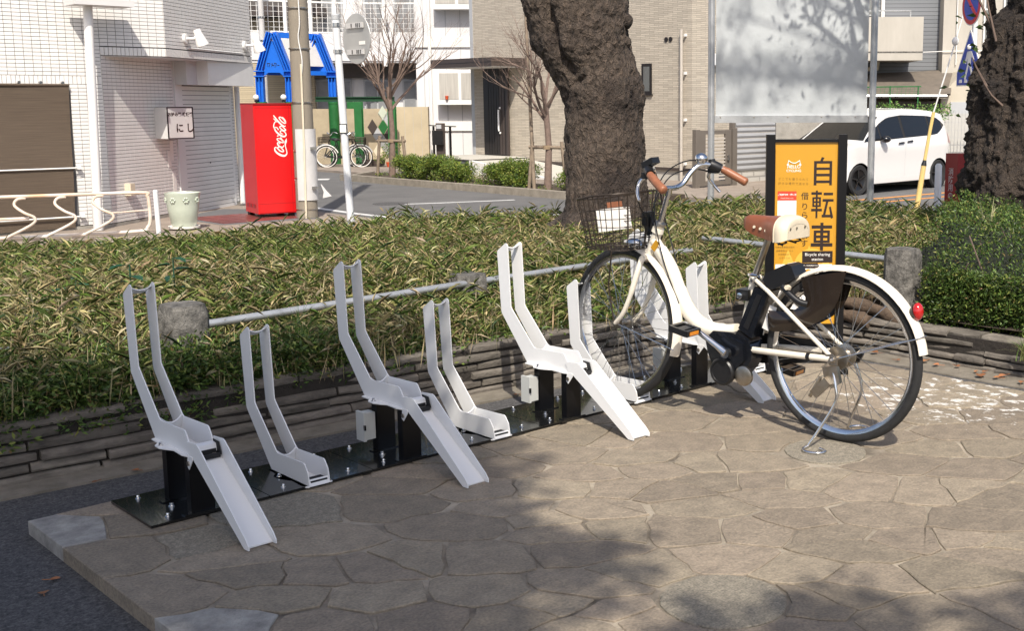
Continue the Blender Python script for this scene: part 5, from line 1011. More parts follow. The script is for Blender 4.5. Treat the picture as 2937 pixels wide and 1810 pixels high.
def stand(u0, high, label, group, box=False, width=.078):
    t = thing('bicycle_stand', label, 'bicycle stand', (u0, 0, 0), 0, group); dz = 0 if high else -.196; sh = lambda P: [(y, z + dz) for y, z in P]
    for x in (0, width - .004):
        m3 = LB(); plate_x(m3, sh(SIDE), x, x + .004); m3.build('side_plate', 'white_coat', t)
    m3 = LB(); rows = []
    for i in range(9):
        q = i / 8; sag = .012 * (1 - (2 * q - 1) ** 2); rows.append([(lerp(.004, width - .004, q), .772, .690 + dz - sag), (lerp(.004, width - .004, q), .800, .676 + dz - sag), (lerp(.004, width - .004, q), .799, .672 + dz - sag), (lerp(.004, width - .004, q), .771, .686 + dz - sag)])
    m3.grid(rows, True); m3.build('top_bar', 'white_coat', t, 40)
    m3 = LB(); m3.box(.004, width - .004, .374, .622, .204 + dz, .208 + dz)
    rows = []
    for i in range(9):
        q = i / 8; dip = .022 * (1 - (2 * q - 1) ** 2); rows.append([(lerp(.004, width - .004, q), .618, .207 + dz), (lerp(.004, width - .004, q), .594, .283 + dz - dip), (lerp(.004, width - .004, q), .598, .285 + dz - dip), (lerp(.004, width - .004, q), .623, .207 + dz)])
    m3.grid(rows, True); m3.build('trough', 'white_coat', t, 30)
    for s in (-1, 1):
        xf = 0 if s < 0 else width; P = [(0, .645), (.012, .640), (.014, .585), (.034, .560), (.036, .525), (.026, .498), (.012, .470), (.016, .400), (.010, .378), (0, .372)]
        m3 = LB(); m3.prism([(xf + s * a, y, .2035 + dz) for a, y in P], (0, 0, .004)); fl = m3.build('flange', 'white_coat', t)
        m3 = LB(); m3.lathe([(.0095, 0), (.0095, .002), (.006, .003), (.006, .010), (.004, .012)], (xf + s * .022, .543, .2078 + dz), n=8); m3.build('bolt', 'chrome', fl, 40)
    m3 = LB(); m3.box(.008, width - .008, .378 if not high else .345, .425 if not high else .372, .209 + dz, .222 + dz); m3.build('rubber_pad', 'rubber', t)
    if not high:
        m3 = LB(); m3.prism([(.004, .372, .010), (.004, .384, .030), (.004, .388, .030), (.004, .378, .010)], (width - .008, 0, 0)); m3.build('front_lip', 'white_coat', t); return t
    RP = [(.392, .247), (.384, .251), (.318, .256), (.306, .252), (.016, .034), (.000, .016), (.000, .004), (.028, .003), (.352, .207), (.372, .206)]
    m3 = LB(); plate_x(m3, RP, -.0052, -.0012); plate_x(m3, RP, width + .0012, width + .0052)
    m3.prism([(-.001, .330, .196), (-.001, .334, .200), (-.001, .020, .0075), (-.001, .020, .003)], (width + .002, 0, 0)); m3.build('ramp', 'white_coat', t)
    m3 = LB(); m3.prism([(.004, .374, .240), (.004, .352, .236), (.004, .346, .214), (.004, .352, .214), (.004, .358, .232), (.004, .374, .236)], (width - .008, 0, 0)); m3.build('hinge_lip', 'white_coat', t)
    m3 = LB(); m3.prism([(.002, .372, .206), (.002, .372, .246), (.002, .345, .244), (.002, .320, .206)], (.003, 0, 0)); m3.prism([(width - .005, .372, .206), (width - .005, .372, .246), (width - .005, .335, .244), (width - .005, .320, .206)], (.003, 0, 0)); m3.box(.005, width - .005, .322, .332, .198, .212); m3.build('rubber_stop', 'rubber', t)
    m3 = LB(); m3.prism([(-.007, .378, .208), (-.007, .385, .172), (-.007, .372, .163), (-.007, .345, .196), (-.007, .345, .208)], (.002, 0, 0)); tb_ = m3.build('pivot_tab', 'white_coat', t)
    m3 = LB(); m3.lathe([(.008, 0), (.008, .004)], (-.007, .373, .183), (-1, 0, 0), 10); m3.build('bolt', 'dull_chrome', tb_, 40)
    for y0, y1 in ((.393, .424), (.562, .596)):
        m3 = LB(); m3.box(.001, width - .001, y0, y1, .012, .2035); po_ = m3.build('post', 'black_post', t)
        m3 = LB(); m3.prism([(-.022, y0 - .006, .0116), (width + .016, y0 - .010, .0116), (width + .016, y1 + .004, .0116), (-.010, y1 + .004, .0116), (-.024, y0 + .02, .0116)], (0, 0, .004)); ft = m3.build('post_foot', 'black_coat', po_)
    m3 = LB(); m3.lathe([(.0105, 0), (.0105, .002), (.0065, .003), (.0065, .012)], (-.012, .515, .0117), n=8); m3.build('bolt', 'chrome', t, 40)
    if box:
        m3 = LB(); m3.box(-.044, -.004, .566, .612, .060, .160); m3.box(-.054, -.044, .562, .616, .056, .165); jb = m3.build('junction_box', 'grey_plastic', t)
        m3 = LB(); m3.box(-.056, -.050, .554, .563, .10, .120); m3.build('clasp', 'chrome', jb)
    return t
HP = .7735
stand(0.0, True, 'tall white bicycle stand with ramp, nearest of all at the left end', 'tall ramp stands', False)
stand(HP, True, 'second tall white stand with ramp, between the two free low stands', 'tall ramp stands', True)
stand(2 * HP, True, 'third tall white stand with ramp, just left of the bicycle', 'tall ramp stands', True)
stand(3 * HP, True, 'farthest tall white stand with ramp, half hidden behind the bicycle', 'tall ramp stands', True)
stand(.393, False, 'low white bicycle stand, the nearest free one at the left', 'low stands')
stand(1.167, False, 'low white bicycle stand, the free one in the middle', 'low stands')
stand(1.932, False, 'low white bicycle stand holding the front wheel of the bicycle', 'low stands')
stand(2.712, False, 'low white bicycle stand at the far end behind the bicycle', 'low stands')

# ------------------------------------------------------------------ the shared electric bicycle (local x forward, y to its left, z up)
BRZ = math.atan2(0.99313, -0.11705)
bike = thing('electric_bicycle', 'cream electric city bicycle with brown saddle, grips and wire front basket', 'bicycle', (2.10, -0.553, 0), BRZ)
HR, HF = Vector((0, 0, .329)), Vector((1.108, 0, .338))
HF = Vector((1.066, 0, .338)); SA = Vector((.922, 0, .632)); SQ = Matrix.Rotation(R(-9), 3, Vector((-.37, 0, .93)).normalized())
class SLB(LB):                                              # parts that turn with the steering
    def build(s, *a, **k): s.v = [tuple(SA + SQ @ (Vector(v) - SA)) for v in s.v]; return LB.build(s, *a, **k)
def ring(c, r, n=64): return [(c.x + r * math.cos(2 * math.pi * i / n), 0, c.z + r * math.sin(2 * math.pi * i / n)) for i in range(n)]
def wheel(c, hubr, nm, LB=LB):
    m3 = LB(); m3.tube(ring(c, .3095), .0185, 14, True); tr = m3.build('wheel', 'tyre', bike, 60)
    m3 = LB(); prof = [(.296, -.011), (.299, -.013), (.287, -.011), (.280, -.005), (.280, .005), (.287, .011), (.299, .013)]
    m3.lathe(prof, c, (0, 1, 0), 64, False); m3.build('rim', 'chrome', tr, 40)
    m3 = LB(); m3.lathe([(.012, -.055), (.012, -.035), (hubr, -.033), (hubr, -.028), (hubr * .6, -.024), (hubr * .6, .024), (hubr, .028), (hubr, .033), (.012, .035), (.012, .055)], c, (0, 1, 0), 20); m3.build('hub', 'dull_chrome', tr, 35)
    for i in range(36):
        side = 1 if i % 2 else -1; a = 2 * math.pi * i / 36; b = a + (0.42 if (i // 2) % 2 else -0.42) * 1.2
        m3 = LB(); m3.tube([(c.x + hubr * .9 * math.cos(b), side * .030, c.z + hubr * .9 * math.sin(b)), (c.x + .283 * math.cos(a), side * .003, c.z + .283 * math.sin(a))], .0013, 4, False, False); m3.build('spoke', 'steel', tr)
wheel(HR, .045, 'rear'); wheel(HF, .026, 'front', SLB)
def fender(c, r, a0, a1, w_, parent_name='mudguard', m_='cream_old', drop=.016, LB=LB):
    rows = []; k = 30
    for i in range(k + 1):
        a = R(lerp(a0, a1, i / k)); row = []
        for j in range(9):
            q = -1 + 2 * j / 8; rr = r - drop * q * q; row.append((c.x + rr * math.cos(a), w_ * q, c.z + rr * math.sin(a)))
        rows.append(row)
    m3 = LB(); m3.grid(rows); m3.grid([[(c.x + (x - c.x) * .993, y, c.z + (z - c.z) * .993) for x, y, z in r_] for r_ in rows[::-1]]); return m3.build(parent_name, m_, bike, 50)
rf = fender(HR, .349, 8, 171, .030); ff = fender(HF, .349, 100, 197, .028, LB=SLB)
m3 = LB(); m3.sphere((-.302, 0, .535), .030, 12, 8, (.7, .8, 1.1)); rl_ = m3.build('reflector', 'red_lens', bike, 60)
m3 = LB(); m3.lathe([(.018, -.02), (.028, 0)], (-.296, 0, .533), (-.9, 0, .4), 12); m3.build('reflector_base', 'black_plastic', bike, 40)
m3 = LB()
for s in (-1, 1): m3.tube([(0, s * .055, .329), (-.318, s * .030, .442)], .0024, 6)
m3.tube(spline([(-.318, .03, .442), (-.335, 0, .450), (-.318, -.03, .442)], 4), .0024, 6); m3.build('fender_stay', 'steel', bike, 50)
m3 = SLB()
for s in (-1, 1): m3.tube([(1.066, s * .05, .338), (.728, s * .028, .268)], .0022, 6)
m3.build('fender_stay', 'steel', bike, 50)
# frame
m3 = LB(); m3.tube(spline([(.893, 0, .708), (.862, 0, .668), (.806, 0, .595), (.762, 0, .505), (.722, 0, .437), (.668, 0, .386), (.600, 0, .362), (.530, 0, .362), (.470, 0, .372)], 6), [.024] * 6 + [.030] * 12 + [.033] * 24 + [.030] * 7, 18); dt = m3.build('down_tube', 'cream', bike, 60)
m3 = LB(); m3.tube([(.868, 0, .768), (.924, 0, .628)], .0205, 16); m3.lathe([(.025, 0), (.027, .02), (.022, .024)], (.871, 0, .762), (.37, 0, -.93), 16); hd = m3.build('head_tube', 'cream', bike, 40)
m3 = LB(); m3.lathe([(.024, -.018), (.026, -.006), (.021, 0)], (.868, 0, .768), (.37, 0, -.93), 16); m3.lathe([(.022, 0), (.026, .008), (.022, .018)], (.922, 0, .632), (.37, 0, -.93), 16); m3.build('headset', 'dull_chrome', bike, 40)
m3 = LB(); m3.tube([(.452, 0, .330), (.392, 0, .600)], .0165, 14); m3.build('seat_tube', 'cream', bike, 60)
for s in (-1, 1):
    m3 = LB(); m3.tube(spline([(.378, s * .032, .312), (.30, s * .050, .318), (.15, s * .062, .325), (.012, s * .064, .330)], 5), .0125, 12); cs_ = m3.build('chain_stay', 'cream', bike, 60)
    m3 = LB(); m3.lathe([(.0135, -.008), (.0135, .008)], (.105, s * .0635, .327), (1, 0, 0), 14); m3.build('clip', 'black_plastic', cs_, 40)
    m3 = LB(); m3.tube([(.388, s * .022, .600), (.30, s * .048, .556), (.012, s * .062, .340)], .0085, 10); m3.build('seat_stay', 'cream', bike, 60)
    m3 = LB(); m3.prism([(.030, s * .066, .345), (.005, s * .066, .352), (-.022, s * .066, .335), (-.020, s * .066, .310), (.020, s * .066, .312)], (0, s * .005, 0)); m3.lathe([(.012, 0), (.012, .012), (.006, .022)], (0, s * .07, .329), (0, s, 0), 10); m3.build('dropout', 'dull_chrome', bike, 40)
    m3 = SLB(); m3.tube(spline([(.922, s * .040, .634), (.938, s * .052, .565), (.970, s * .056, .470), (1.015, s * .055, .385), (1.064, s * .052, .338)], 5), [.0125] * 10 + [.010] * 11, 12); m3.build('fork_blade', 'cream', bike, 60)
m3 = LB(); m3.tube([(.922, -.045, .634), (.922, .045, .634)], .015, 12); m3.build('fork_crown', 'cream', bike, 60)
m3 = LB(); m3.tube([(.395, 0, .590), (.327, 0, .762)], .0135, 14); m3.build('seat_post', 'dull_chrome', bike, 60)
m3 = LB(); m3.lathe([(.021, 0), (.021, .028)], (.398, 0, .580), (-.37, 0, .93), 14); m3.tube([(.375, .012, .60), (.360, .045, .612), (.372, .075, .618)], .006, 8); m3.build('seat_clamp', 'chrome', bike, 40)
# drive unit, cranks, pedals, chain case
m3 = LB(); m3.prism([(.598, -.045, .330), (.560, -.045, .368), (.470, -.045, .372), (.398, -.045, .352), (.372, -.045, .318), (.376, -.045, .272), (.402, -.045, .228), (.440, -.045, .188), (.530, -.045, .165), (.556, -.045, .215), (.585, -.045, .275)], (0, .09, 0)); mo = m3.build('motor_housing', 'navy', bike)
m3 = LB(); m3.prism([(.575, -.058, .318), (.480, -.058, .360), (.410, -.058, .335), (.402, -.058, .268), (.455, -.058, .215), (.545, -.058, .225)], (0, .116, 0)); m3.build('motor_shell', 'navy', bike, 40)
m3 = LB(); m3.lathe([(.056, 0), (.056, .018), (.050, .024), (.044, .024), (.042, .019), (.001, .019)], (.500, .052, .212), (0, 1, 0), 32, False); m3.build('motor_cap', 'black_plastic', mo, 35)
m3 = LB(); m3.lathe([(.040, 0), (.040, .012), (.030, .016), (.001, .016)], (.405, .045, .205), (0, 1, 0), 24, False); m3.build('motor_side', 'dull_chrome', mo, 35)
BB = Vector((.470, 0, .296))
for s in (1, -1):
    e = BB + Vector((.147 * s, 0, .088 * s)); y0 = s * .085
    m3 = LB(); m3.tube([(BB.x, y0, BB.z), (BB.x + .04 * s, y0 + s * .004, BB.z + .024 * s), (e.x, y0 + s * .018, e.z)], [.019, .013, .0105], 12); m3.lathe([(.021, -.010), (.021, .010)], (BB.x, y0, BB.z), (0, 1, 0), 14); ck = m3.build('crank', 'chrome', bike, 45)
    px, pz, py = e.x, e.z, y0 + s * .075
    m3 = LB(); tl = .18
    def pv(a, b, c_): return (px + a * math.cos(tl) - c_ * math.sin(tl), py + b, pz + a * math.sin(tl) + c_ * math.cos(tl))
    for a in (-.040, .040): m3.obox(pv(a, 0, 0), (.007, 0, .0013), (0, .045, 0), (-.002, 0, .012))
    for b_ in (-.042, .042): m3.obox(pv(0, b_, 0), (.040, 0, .0073), (0, .006, 0), (-.002, 0, .012))
    m3.obox(pv(0, 0, 0), (.016, 0, .003), (0, .045, 0), (-.0015, 0, .009)); pd_ = m3.build('pedal', 'black_plastic', bike)
    for a in (-.048, .048): m3 = LB(); m3.obox(pv(a, 0, 0), (.0015, 0, .0003), (0, .028, 0), (-.001, 0, .007)); m3.build('pedal_reflector', 'amber', pd_)
    m3 = LB(); m3.tube([(e.x, y0 + s * .01, e.z), (px, py, pz)], .006, 8); m3.build('pedal_axle', 'steel', pd_, 50)
m3 = LB(); m3.prism([(.560, -.075, .33), (.50, -.075, .37), (.42, -.075, .36), (-.02, -.075, .362), (-.05, -.075, .33), (-.03, -.075, .295), (.40, -.075, .235), (.52, -.075, .24)], (0, -.012, 0)); m3.build('chain_case', 'black_plastic', bike)
# battery and its cradle
m3 = LB(); m3.prism([(.366, -.042, .566), (.300, -.042, .552), (.378, -.042, .358), (.440, -.042, .392)], (0, .084, 0)); bt = m3.build('battery', 'navy', bike)
m3 = LB(); m3.prism([(.352, .0425, .538), (.330, .0425, .533), (.393, .0425, .392), (.414, .0425, .402)], (0, .003, 0)); m3.build('battery_label', 'black_plastic', bt)
m3 = LB(); m3.prism([(.372, -.030, .572), (.304, -.030, .558), (.306, -.030, .575), (.365, -.030, .588)], (0, .060, 0)); m3.build('battery_handle', 'black_plastic', bt)
m3 = LB(); m3.prism([(.445, -.034, .385), (.375, -.034, .345), (.395, -.034, .335), (.460, -.034, .365)], (0, .068, 0)); m3.build('battery_cradle', 'black_plastic', bike)
m3 = LB(); m3.box(.40, .455, -.03, .036, .505, .548); m3.build('lock_mount', 'black_plastic', bike); m3 = LB(); m3.lathe([(.013, 0), (.013, .012), (.006, .014)], (.432, .037, .524), (0, 1, 0), 14); m3.build('key_lock', 'chrome', bike, 40)
m3 = LB(); m3.prism([(.300, .030, .500), (.268, .030, .492), (.306, .030, .395), (.335, .030, .405)], (0, .002, 0)); m3.build('sticker', 'print_white', bike)
# skirt guards over the rear wheel
for s in (1, -1):
    out = [(.302, .478), (.302, .402), (.23, .405), (.16, .422), (.10, .448), (.045, .487), (.0, .55), (-.030, .662)]; inn = [(.302, .478), (.27, .480), (.24, .480), (.212, .482), (.17, .505), (.140, .535), (.150, .575), (.160, .622)]
    rows = [[(lerp(a[0], b[0], j / 6), s * (.036 + .012 * math.sin(math.pi * j / 6)), lerp(a[1], b[1], j / 6)) for j in range(7)] for a, b in zip(spline([(x, 0, z) for x, z in out], 3), spline([(x, 0, z) for x, z in inn], 3)) for a, b in [((a.x, a.z), (b.x, b.z))]]
    m3 = LB(); m3.grid(rows); m3.grid([[(x, y - s * .003, z) for x, y, z in r_] for r_ in rows]); m3.build('skirt_guard', 'dark_guard', bike, 60)
# smart lock
m3 = LB(); ax_, az_ = Vector((.086, 0, -.040)).normalized(), Vector((.040, 0, .086)).normalized(); c = Vector((.256, 0, .612))
m3.prism([c + ax_ * a + az_ * b + Vector((0, -.045, 0)) for a, b in ((-.072, -.028), (-.072, .022), (-.055, .036), (.050, .036), (.068, .020), (.068, -.028), (.03, -.034))], (0, .09, 0)); lk = m3.build('smart_lock', 'black_plastic', bike)
m3 = LB(); m3.obox(c + az_ * .0365, ax_ * .030, Vector((0, .022, 0)), az_ * .0008); m3.build('lock_label', 'sign_pale_yellow', lk)
m3 = LB(); m3.obox(c + az_ * .0365 - ax_ * .048, ax_ * .006, Vector((0, .03, 0)), az_ * .0008); m3.build('lock_print', 'print_white', lk)
for s in (-1, 1): m3 = LB(); m3.tube(spline([(.235, s * .045, .58), (.20, s * .052, .555), (.160, s * .050, .530), (.128, s * .040, .522)], 5), .013, 10); m3.build('lock_arm', 'black_plastic', lk, 60)
m3 = LB(); m3.lathe([(.010, 0), (.012, .012), (.010, .022)], (.206, .045, .578), (0, 1, .2), 6); m3.build('lock_knob', 'cream_vinyl', lk, 40)
# saddle
prof = [(.442, .004, .822, .810), (.437, .015, .834, .798), (.420, .022, .842, .782), (.388, .026, .845, .768), (.350, .032, .844, .760), (.318, .046, .844, .756), (.288, .068, .846, .755), (.258, .088, .849, .756), (.235, .097, .850, .758)]
def sad(x, hw, zt, zb, n): return [(x, hw * math.cos(a) * (1 + .10 * math.sin(a)), zb + (zt - zb) * math.sin(a) ** .55) for a in np.linspace(0.0001, math.pi - .0001, n)]
m3 = LB(); m3.grid([sad(*q, 21) for q in prof]); sa = m3.build('saddle', 'leather', bike, 60)
m3 = LB(); m3.grid([sad(*q, 21) for q in ((.250, .0925, .851, .754), (.238, .0985, .853, .753), (.222, .100, .852, .755), (.208, .095, .848, .759), (.197, .083, .840, .764))]); rim = sad(.197, .083, .840, .764, 21); m3.grid([rim, [(x - .002, y * .97, lerp(z, .780, .12)) for x, y, z in rim], [(x - .001, y * .93, max(.766, z - .020)) for x, y, z in rim]]); sk_ = m3.build('saddle_skirt', 'cream_vinyl', sa, 60)
m3 = LB(); m3.add(rim, [tuple(range(21))]); m3.build('saddle_back', 'cream_vinyl', sa)
m3 = LB(); m3.tube(sad(.2505, .0935, .852, .753, 21), .0022, 5); m3.build('piping', 'cream_vinyl', sa, 60)
m3 = LB(); m3.add([(.39, 0, .778), (.285, .042, .758), (.235, .088, .764), (.21, .05, .772), (.21, -.05, .772), (.235, -.088, .764), (.285, -.042, .758)], [tuple(range(7))]); m3.build('saddle_underside', 'black_plastic', sa)
for y in (-.045, .015, .06): m3 = LB(); m3.lathe([(.005, 0), (.005, .003)], (.197, y, .805), (-1, 0, 0), 8); m3.build('rivet', 'dull_chrome', sa, 40)
for x, y, z in ((.375, .033, .80), (.345, .036, .795), (.315, .044, .79)): m3 = LB(); m3.lathe([(.006, 0), (.006, .003)], (x, y, z), (0, 1, .15), 8); m3.build('rivet', 'cream_vinyl', sa, 40)
for s in (-1, 1):
    m3 = LB(); m3.tube([(.235 + .016 * math.cos(i * .7), s * .052 + .016 * math.sin(i * .7), .742 + i * .0018) for i in range(28)], .0035, 6); m3.tube([(.40, s * .012, .788), (.34, s * .022, .768), (.235, s * .050, .740)], .004, 6); m3.build('saddle_spring', 'black_plastic', bike, 60)
m3 = LB(); m3.tube([(.327, -.02, .765), (.327, .02, .765)], .016, 10); m3.build('saddle_clamp', 'black_plastic', bike, 50)
# stem, bars, grips, controls
m3 = LB(); m3.tube([(.870, 0, .765), (.822, 0, .905)], .0115, 12); m3.tube([(.822, 0, .898), (.818, 0, .930)], [.0135, .017], 12); st2 = m3.build('stem', 'chrome', bike, 50)
for s in (1, -1):
    m3 = LB(); m3.tube(spline([(.818, 0, .930), (.815, s * .045, .930), (.808, s * .085, .945), (.795, s * .125, .990), (.775, s * .165, 1.020), (.745, s * .215, 1.015), (.715, s * .250, .996), (.655, s * .275, .962)], 6), .0113, 12); m3.build('handlebar', 'chrome', bike, 60)
    m3 = LB(); m3.tube(spline([(.722, s * .246, 1.000), (.700, s * .257, .988), (.655, s * .275, .962), (.622, s * .285, .944)], 5), [.0155] * 4 + [.0175] * 8 + [.0180] * 3 + [.013], 14); m3.build('grip', 'grip', bike, 60)
    m3 = LB(); m3.lathe([(.020, -.02), (.021, .018)], (.738, s * .230, 1.010), (.62, -s * .5, .35), 12); m3.obox((.752, s * .225, .995), (.022, 0, 0), (0, .012, 0), (0, 0, .012)); lc_ = m3.build('lever_clamp', 'black_plastic', bike, 40)
    m3 = LB(); m3.tube(spline([(.765, s * .222, .990), (.785, s * .235, .965), (.775, s * .26, .930), (.752, s * .275, .900)], 5), [.008] * 6 + [.0065] * 10, 8); m3.build('brake_lever', 'chrome', lc_, 50)
m3 = LB(); m3.obox((.752, .205, 1.045), (.026, .0, -.012), (0, .024, .0), (.004, 0, .011)); dsp = m3.build('control_panel', 'black_plastic', bike); m3 = LB(); m3.obox((.757, .205, 1.0575), (.018, .0, -.0083), (0, .018, .0), (.0002, 0, .0006)); m3.build('screen', 'grey_trim', dsp)
m3 = LB(); m3.sphere((.772, -.165, 1.046), .028, 16, 10, (1, 1, .85)); bl_ = m3.build('bell', 'chrome', bike, 60)
m3 = LB(); m3.lathe([(.022, -.022), (.024, .0), (.022, .022)], (.742, -.222, 1.012), (.6, .5, .35), 14); m3.lathe([(.015, 0), (.015, .012)], (.752, -.215, 1.03), (.2, 0, 1), 14); m3.build('gear_shifter', 'black_plastic', bike, 40)
for pts in ([(.772, .225, .990), (.83, .20, .96), (.875, .12, .86), (.885, .06, .80), (.92, .03, .70)], [(.772, -.225, .990), (.82, -.16, 1.0), (.86, -.06, .97), (.88, .02, .86), (.89, .03, .74)], [(.76, .20, 1.03), (.84, .10, 1.0), (.87, 0, .93), (.86, -.03, .80), (.80, -.03, .62)], [(.742, -.22, 1.01), (.80, -.12, 1.04), (.86, -.02, .98), (.87, .03, .84), (.82, .033, .63), (.74, .034, .46)]):
    m3 = LB(); m3.tube(spline(pts, 6), .0028, 6); m3.build('cable', 'black_plastic', bike, 60)
# front wire basket, number plate in it, bracket and lamp
BX0, BX1, BWt, BZt = .912, 1.208, .202, .898
def bask(q, t):                                            # q around (0..1), t height 0 bottom..1 rim
    a = 2 * math.pi * q; n_ = 3.2; ca, sa_ = math.cos(a), math.sin(a); r_ = (abs(ca) ** n_ + abs(sa_) ** n_) ** (-1 / n_); k_ = lerp(.80, 1.0, t); cx = lerp(1.055, (BX0 + BX1) / 2, t); hx = (BX1 - BX0) / 2 * k_
    dip = .030 * max(0, ca) * (t) - .018 * max(0, -ca) * t
    return (cx + hx * r_ * ca, BWt * k_ * r_ * sa_, lerp(.672, BZt, t) - dip * (1 if t > .5 else .6))
bk = LB(); bk.tube([bask(i / 48, 1) for i in range(48)], .0042, 6, True); basket = bk.build('basket', 'brown_wire', bike, 60)
for t in (.0, .10, .20, .30, .42, .56, .74): m3 = LB(); m3.tube([bask(i / 44, t) for i in range(44)], .0020, 5, True); m3.build('basket_ring', 'brown_wire', basket, 60)
for i in range(34): m3 = LB(); m3.tube([bask((i + .5) / 34, t) for t in (0, .25, .5, .75, 1)], .0020, 5); m3.build('basket_wire', 'brown_wire', basket, 60)
m3 = LB()
for i in range(9): y = -.13 + i * .0325; m3.tube([(.94, y, .672), (1.17, y, .672)], .0018, 5)
for i in range(8): x = .95 + i * .030; m3.tube([(x, -.14, .671), (x, .14, .671)], .0018, 5)
m3.build('basket_floor', 'brown_wire', basket)
m3 = LB(); m3.obox((1.172, -.070, .775), (.008, 0, .048), (0, .112, 0), (.0015, 0, -.0003)); npl = m3.build('front_panel', 'print_white', basket)
m3 = LB(); m3.obox((1.182, -.085, .838), (.002, 0, .012), (0, .050, 0), (.0015, 0, -.0003)); m3.build('panel_tab', 'grip', basket)
m3 = LB(); m3.bar((.905, 0, .735), (.935, 0, .80), .05, .012, (0, 1, 0)); m3.obox((.925, .0, .800), (.012, 0, 0), (0, .03, 0), (0, 0, .028)); m3.tube([(.88, 0, .752), (.92, 0, .748), (.930, 0, .79)], .012, 8); m3.build('basket_bracket', 'black_plastic', bike, 40)
for s in (-1, 1): m3 = SLB(); m3.tube([(1.066, s * .058, .338), (1.09, s * .075, .50), (1.065, s * .085, .668)], .0035, 6); m3.build('basket_stay', 'brown_wire', bike, 60)
m3 = LB(); m3.sphere((1.010, 0, .690), .032, 14, 10, (1.5, .95, .62)); m3.tube([(.955, 0, .68), (1.0, 0, .688)], .012, 8); m3.build('head_lamp', 'chrome', bike, 60)
m3 = SLB(); m3.box(.955, .978, -.02, .02, .600, .650); m3.build('brake_caliper', 'black_plastic', bike)
# decals on the frame
m3 = LB(); m3.obox((.868, .0285, .690), (.014, 0, -.018), (-.0, .0006, .0), (.010, 0, .008)); m3.build('frame_label', 'sign_yellow', bike)
# kick stand on both sides
for s in (1, -1):
    m3 = LB(); m3.tube(spline([(-.012, s * .085, .295), (-.03, s * .095, .235), (-.034, s * .10, .180), (.010, s * .125, .085), (.050, s * .150, .008)], 5), .0058, 8)
    m3.tube(spline([(.050, s * .150, .008), (.048, s * .19, .007), (.02, s * .215, .007), (-.025, s * .205, .007), (-.035, s * .17, .007), (.0, s * .150, .007)], 5), .0058, 8); m3.build('kickstand_leg', 'chrome', bike, 60)
m3 = LB(); m3.prism([(.03, .072, .30), (-.03, .072, .31), (-.045, .072, .25), (-.01, .072, .225), (.02, .072, .255)], (0, .02, 0)); m3.tube([(.035, .095, .262), (.075, .10, .185)], .008, 8); m3.obox((.030, .095, .225), (.03, 0, -.03), (0, .012, 0), (.012, 0, .012)); m3.build('stand_bracket', 'dull_chrome', bike, 40)

# ------------------------------------------------------------------ yellow bicycle-sharing sign stand (turned to face the terrace)
sg = block('sign_stand', 'yellow bicycle-sharing sign in a black frame behind the bicycle', 'sign', 5.5)
for x in (.611, .951):
    m3 = LB(); m3.box(x - .021, x + .021, -.018, .018, .0, 1.128); m3.build('post', 'black_post', sg)
    m3 = LB(); m3.box(x - .024, x + .024, -.16, .16, .0, .022); m3.build('foot', 'black_post', sg)
m3 = LB(); m3.box(.632, .930, -.014, .014, 1.092, 1.106); m3.build('top_bar', 'black_post', sg)
m3 = LB(); m3.box(.632, .930, -.014, .014, .20, .215); m3.build('bottom_bar', 'black_post', sg)
m3 = LB(); m3.box(.632, .930, -.004, .006, .215, 1.092); m3.build('backing', 'sign_yellow', sg)
m3 = LB(); m3.box(.634, .917, -.0075, -.005, .217, 1.062); pan = m3.build('poster', 'sign_yellow', sg)
def sgt(s, size, x, z, m_, bold=0.0, y=-.0082):
    me = text_mesh(s, size, bold)
    for v in me.vertices: v.co = (x + v.co.x, y, z + v.co.y)
    setmat(me, m_); me.update(); return link('lettering', me, sg)
m3 = LB(); m3.prism([(.64, -.0078, .43), (.70, -.0078, .58), (.76, -.0078, .44), (.80, -.0078, .60), (.84, -.0078, .50), (.86, -.0078, .42)], (0, .0002, 0)); m3.lathe([(.052, 0), (.085, .0002)], (.815, -.0077, .50), (0, -1, 0), 24, False); m3.build('bicycle_motif', 'sign_pale_yellow', sg)
KANJI = [('h', .0, .77, 1, .86), ('h', .05, .545, .95, .63), ('h', .05, .32, .95, .41), ('h', .05, .08, .95, .17), ('v', .0, .0, .15, .86), ('v', .86, .0, 1, .86), ('p', (.42, 1.0), (.57, .975), (.47, .85), (.33, .85))]
KURUMA = [('h', .03, .79, .97, .90), ('h', .13, .63, .87, .72), ('h', .15, .45, .85, .54), ('h', .13, .28, .87, .36), ('h', .0, .14, 1, .26), ('v', .13, .28, .25, .72), ('v', .76, .28, .87, .72), ('v', .43, 0, .57, 1)]
TEN = [('h', 0, .85, .47, .94), ('h', .05, .70, .43, .76), ('h', .05, .555, .43, .61), ('h', .05, .41, .43, .47), ('h', 0, .25, .48, .34), ('v', .05, .41, .13, .76), ('v', .35, .41, .43, .76), ('v', .20, 0, .285, 1), ('h', .55, .83, .97, .92), ('h', .51, .60, 1, .69), ('p', (.67, .62), (.77, .62), (.63, .07), (.52, .07)), ('h', .48, .03, .92, .12), ('p', (.80, .40), (.88, .42), (1.0, .02), (.90, -.02))]
for ch, cx_, cz_, w_, h_ in ((KANJI, .860, .955, .086, .134), (TEN, .860, .797, .106, .132), (KURUMA, .860, .642, .104, .134)):
    m3 = LB()
    for i, st_k in enumerate(ch):
        P_ = [(st_k[1], st_k[2]), (st_k[3], st_k[2]), (st_k[3], st_k[4]), (st_k[1], st_k[4])] if st_k[0] != 'p' else st_k[1:]
        m3.prism([(cx_ + (x - .5) * w_, -.0082 - .00003 * i, cz_ + (z - .5) * h_) for x, z in P_], (0, -.0003, 0))
    m3.build('lettering', 'ink', sg)
for ch, z in zip('借りられます', (.834, .784, .742, .692, .643, .607)): sgt(ch, .038, .776, z, 'ink', .0002)
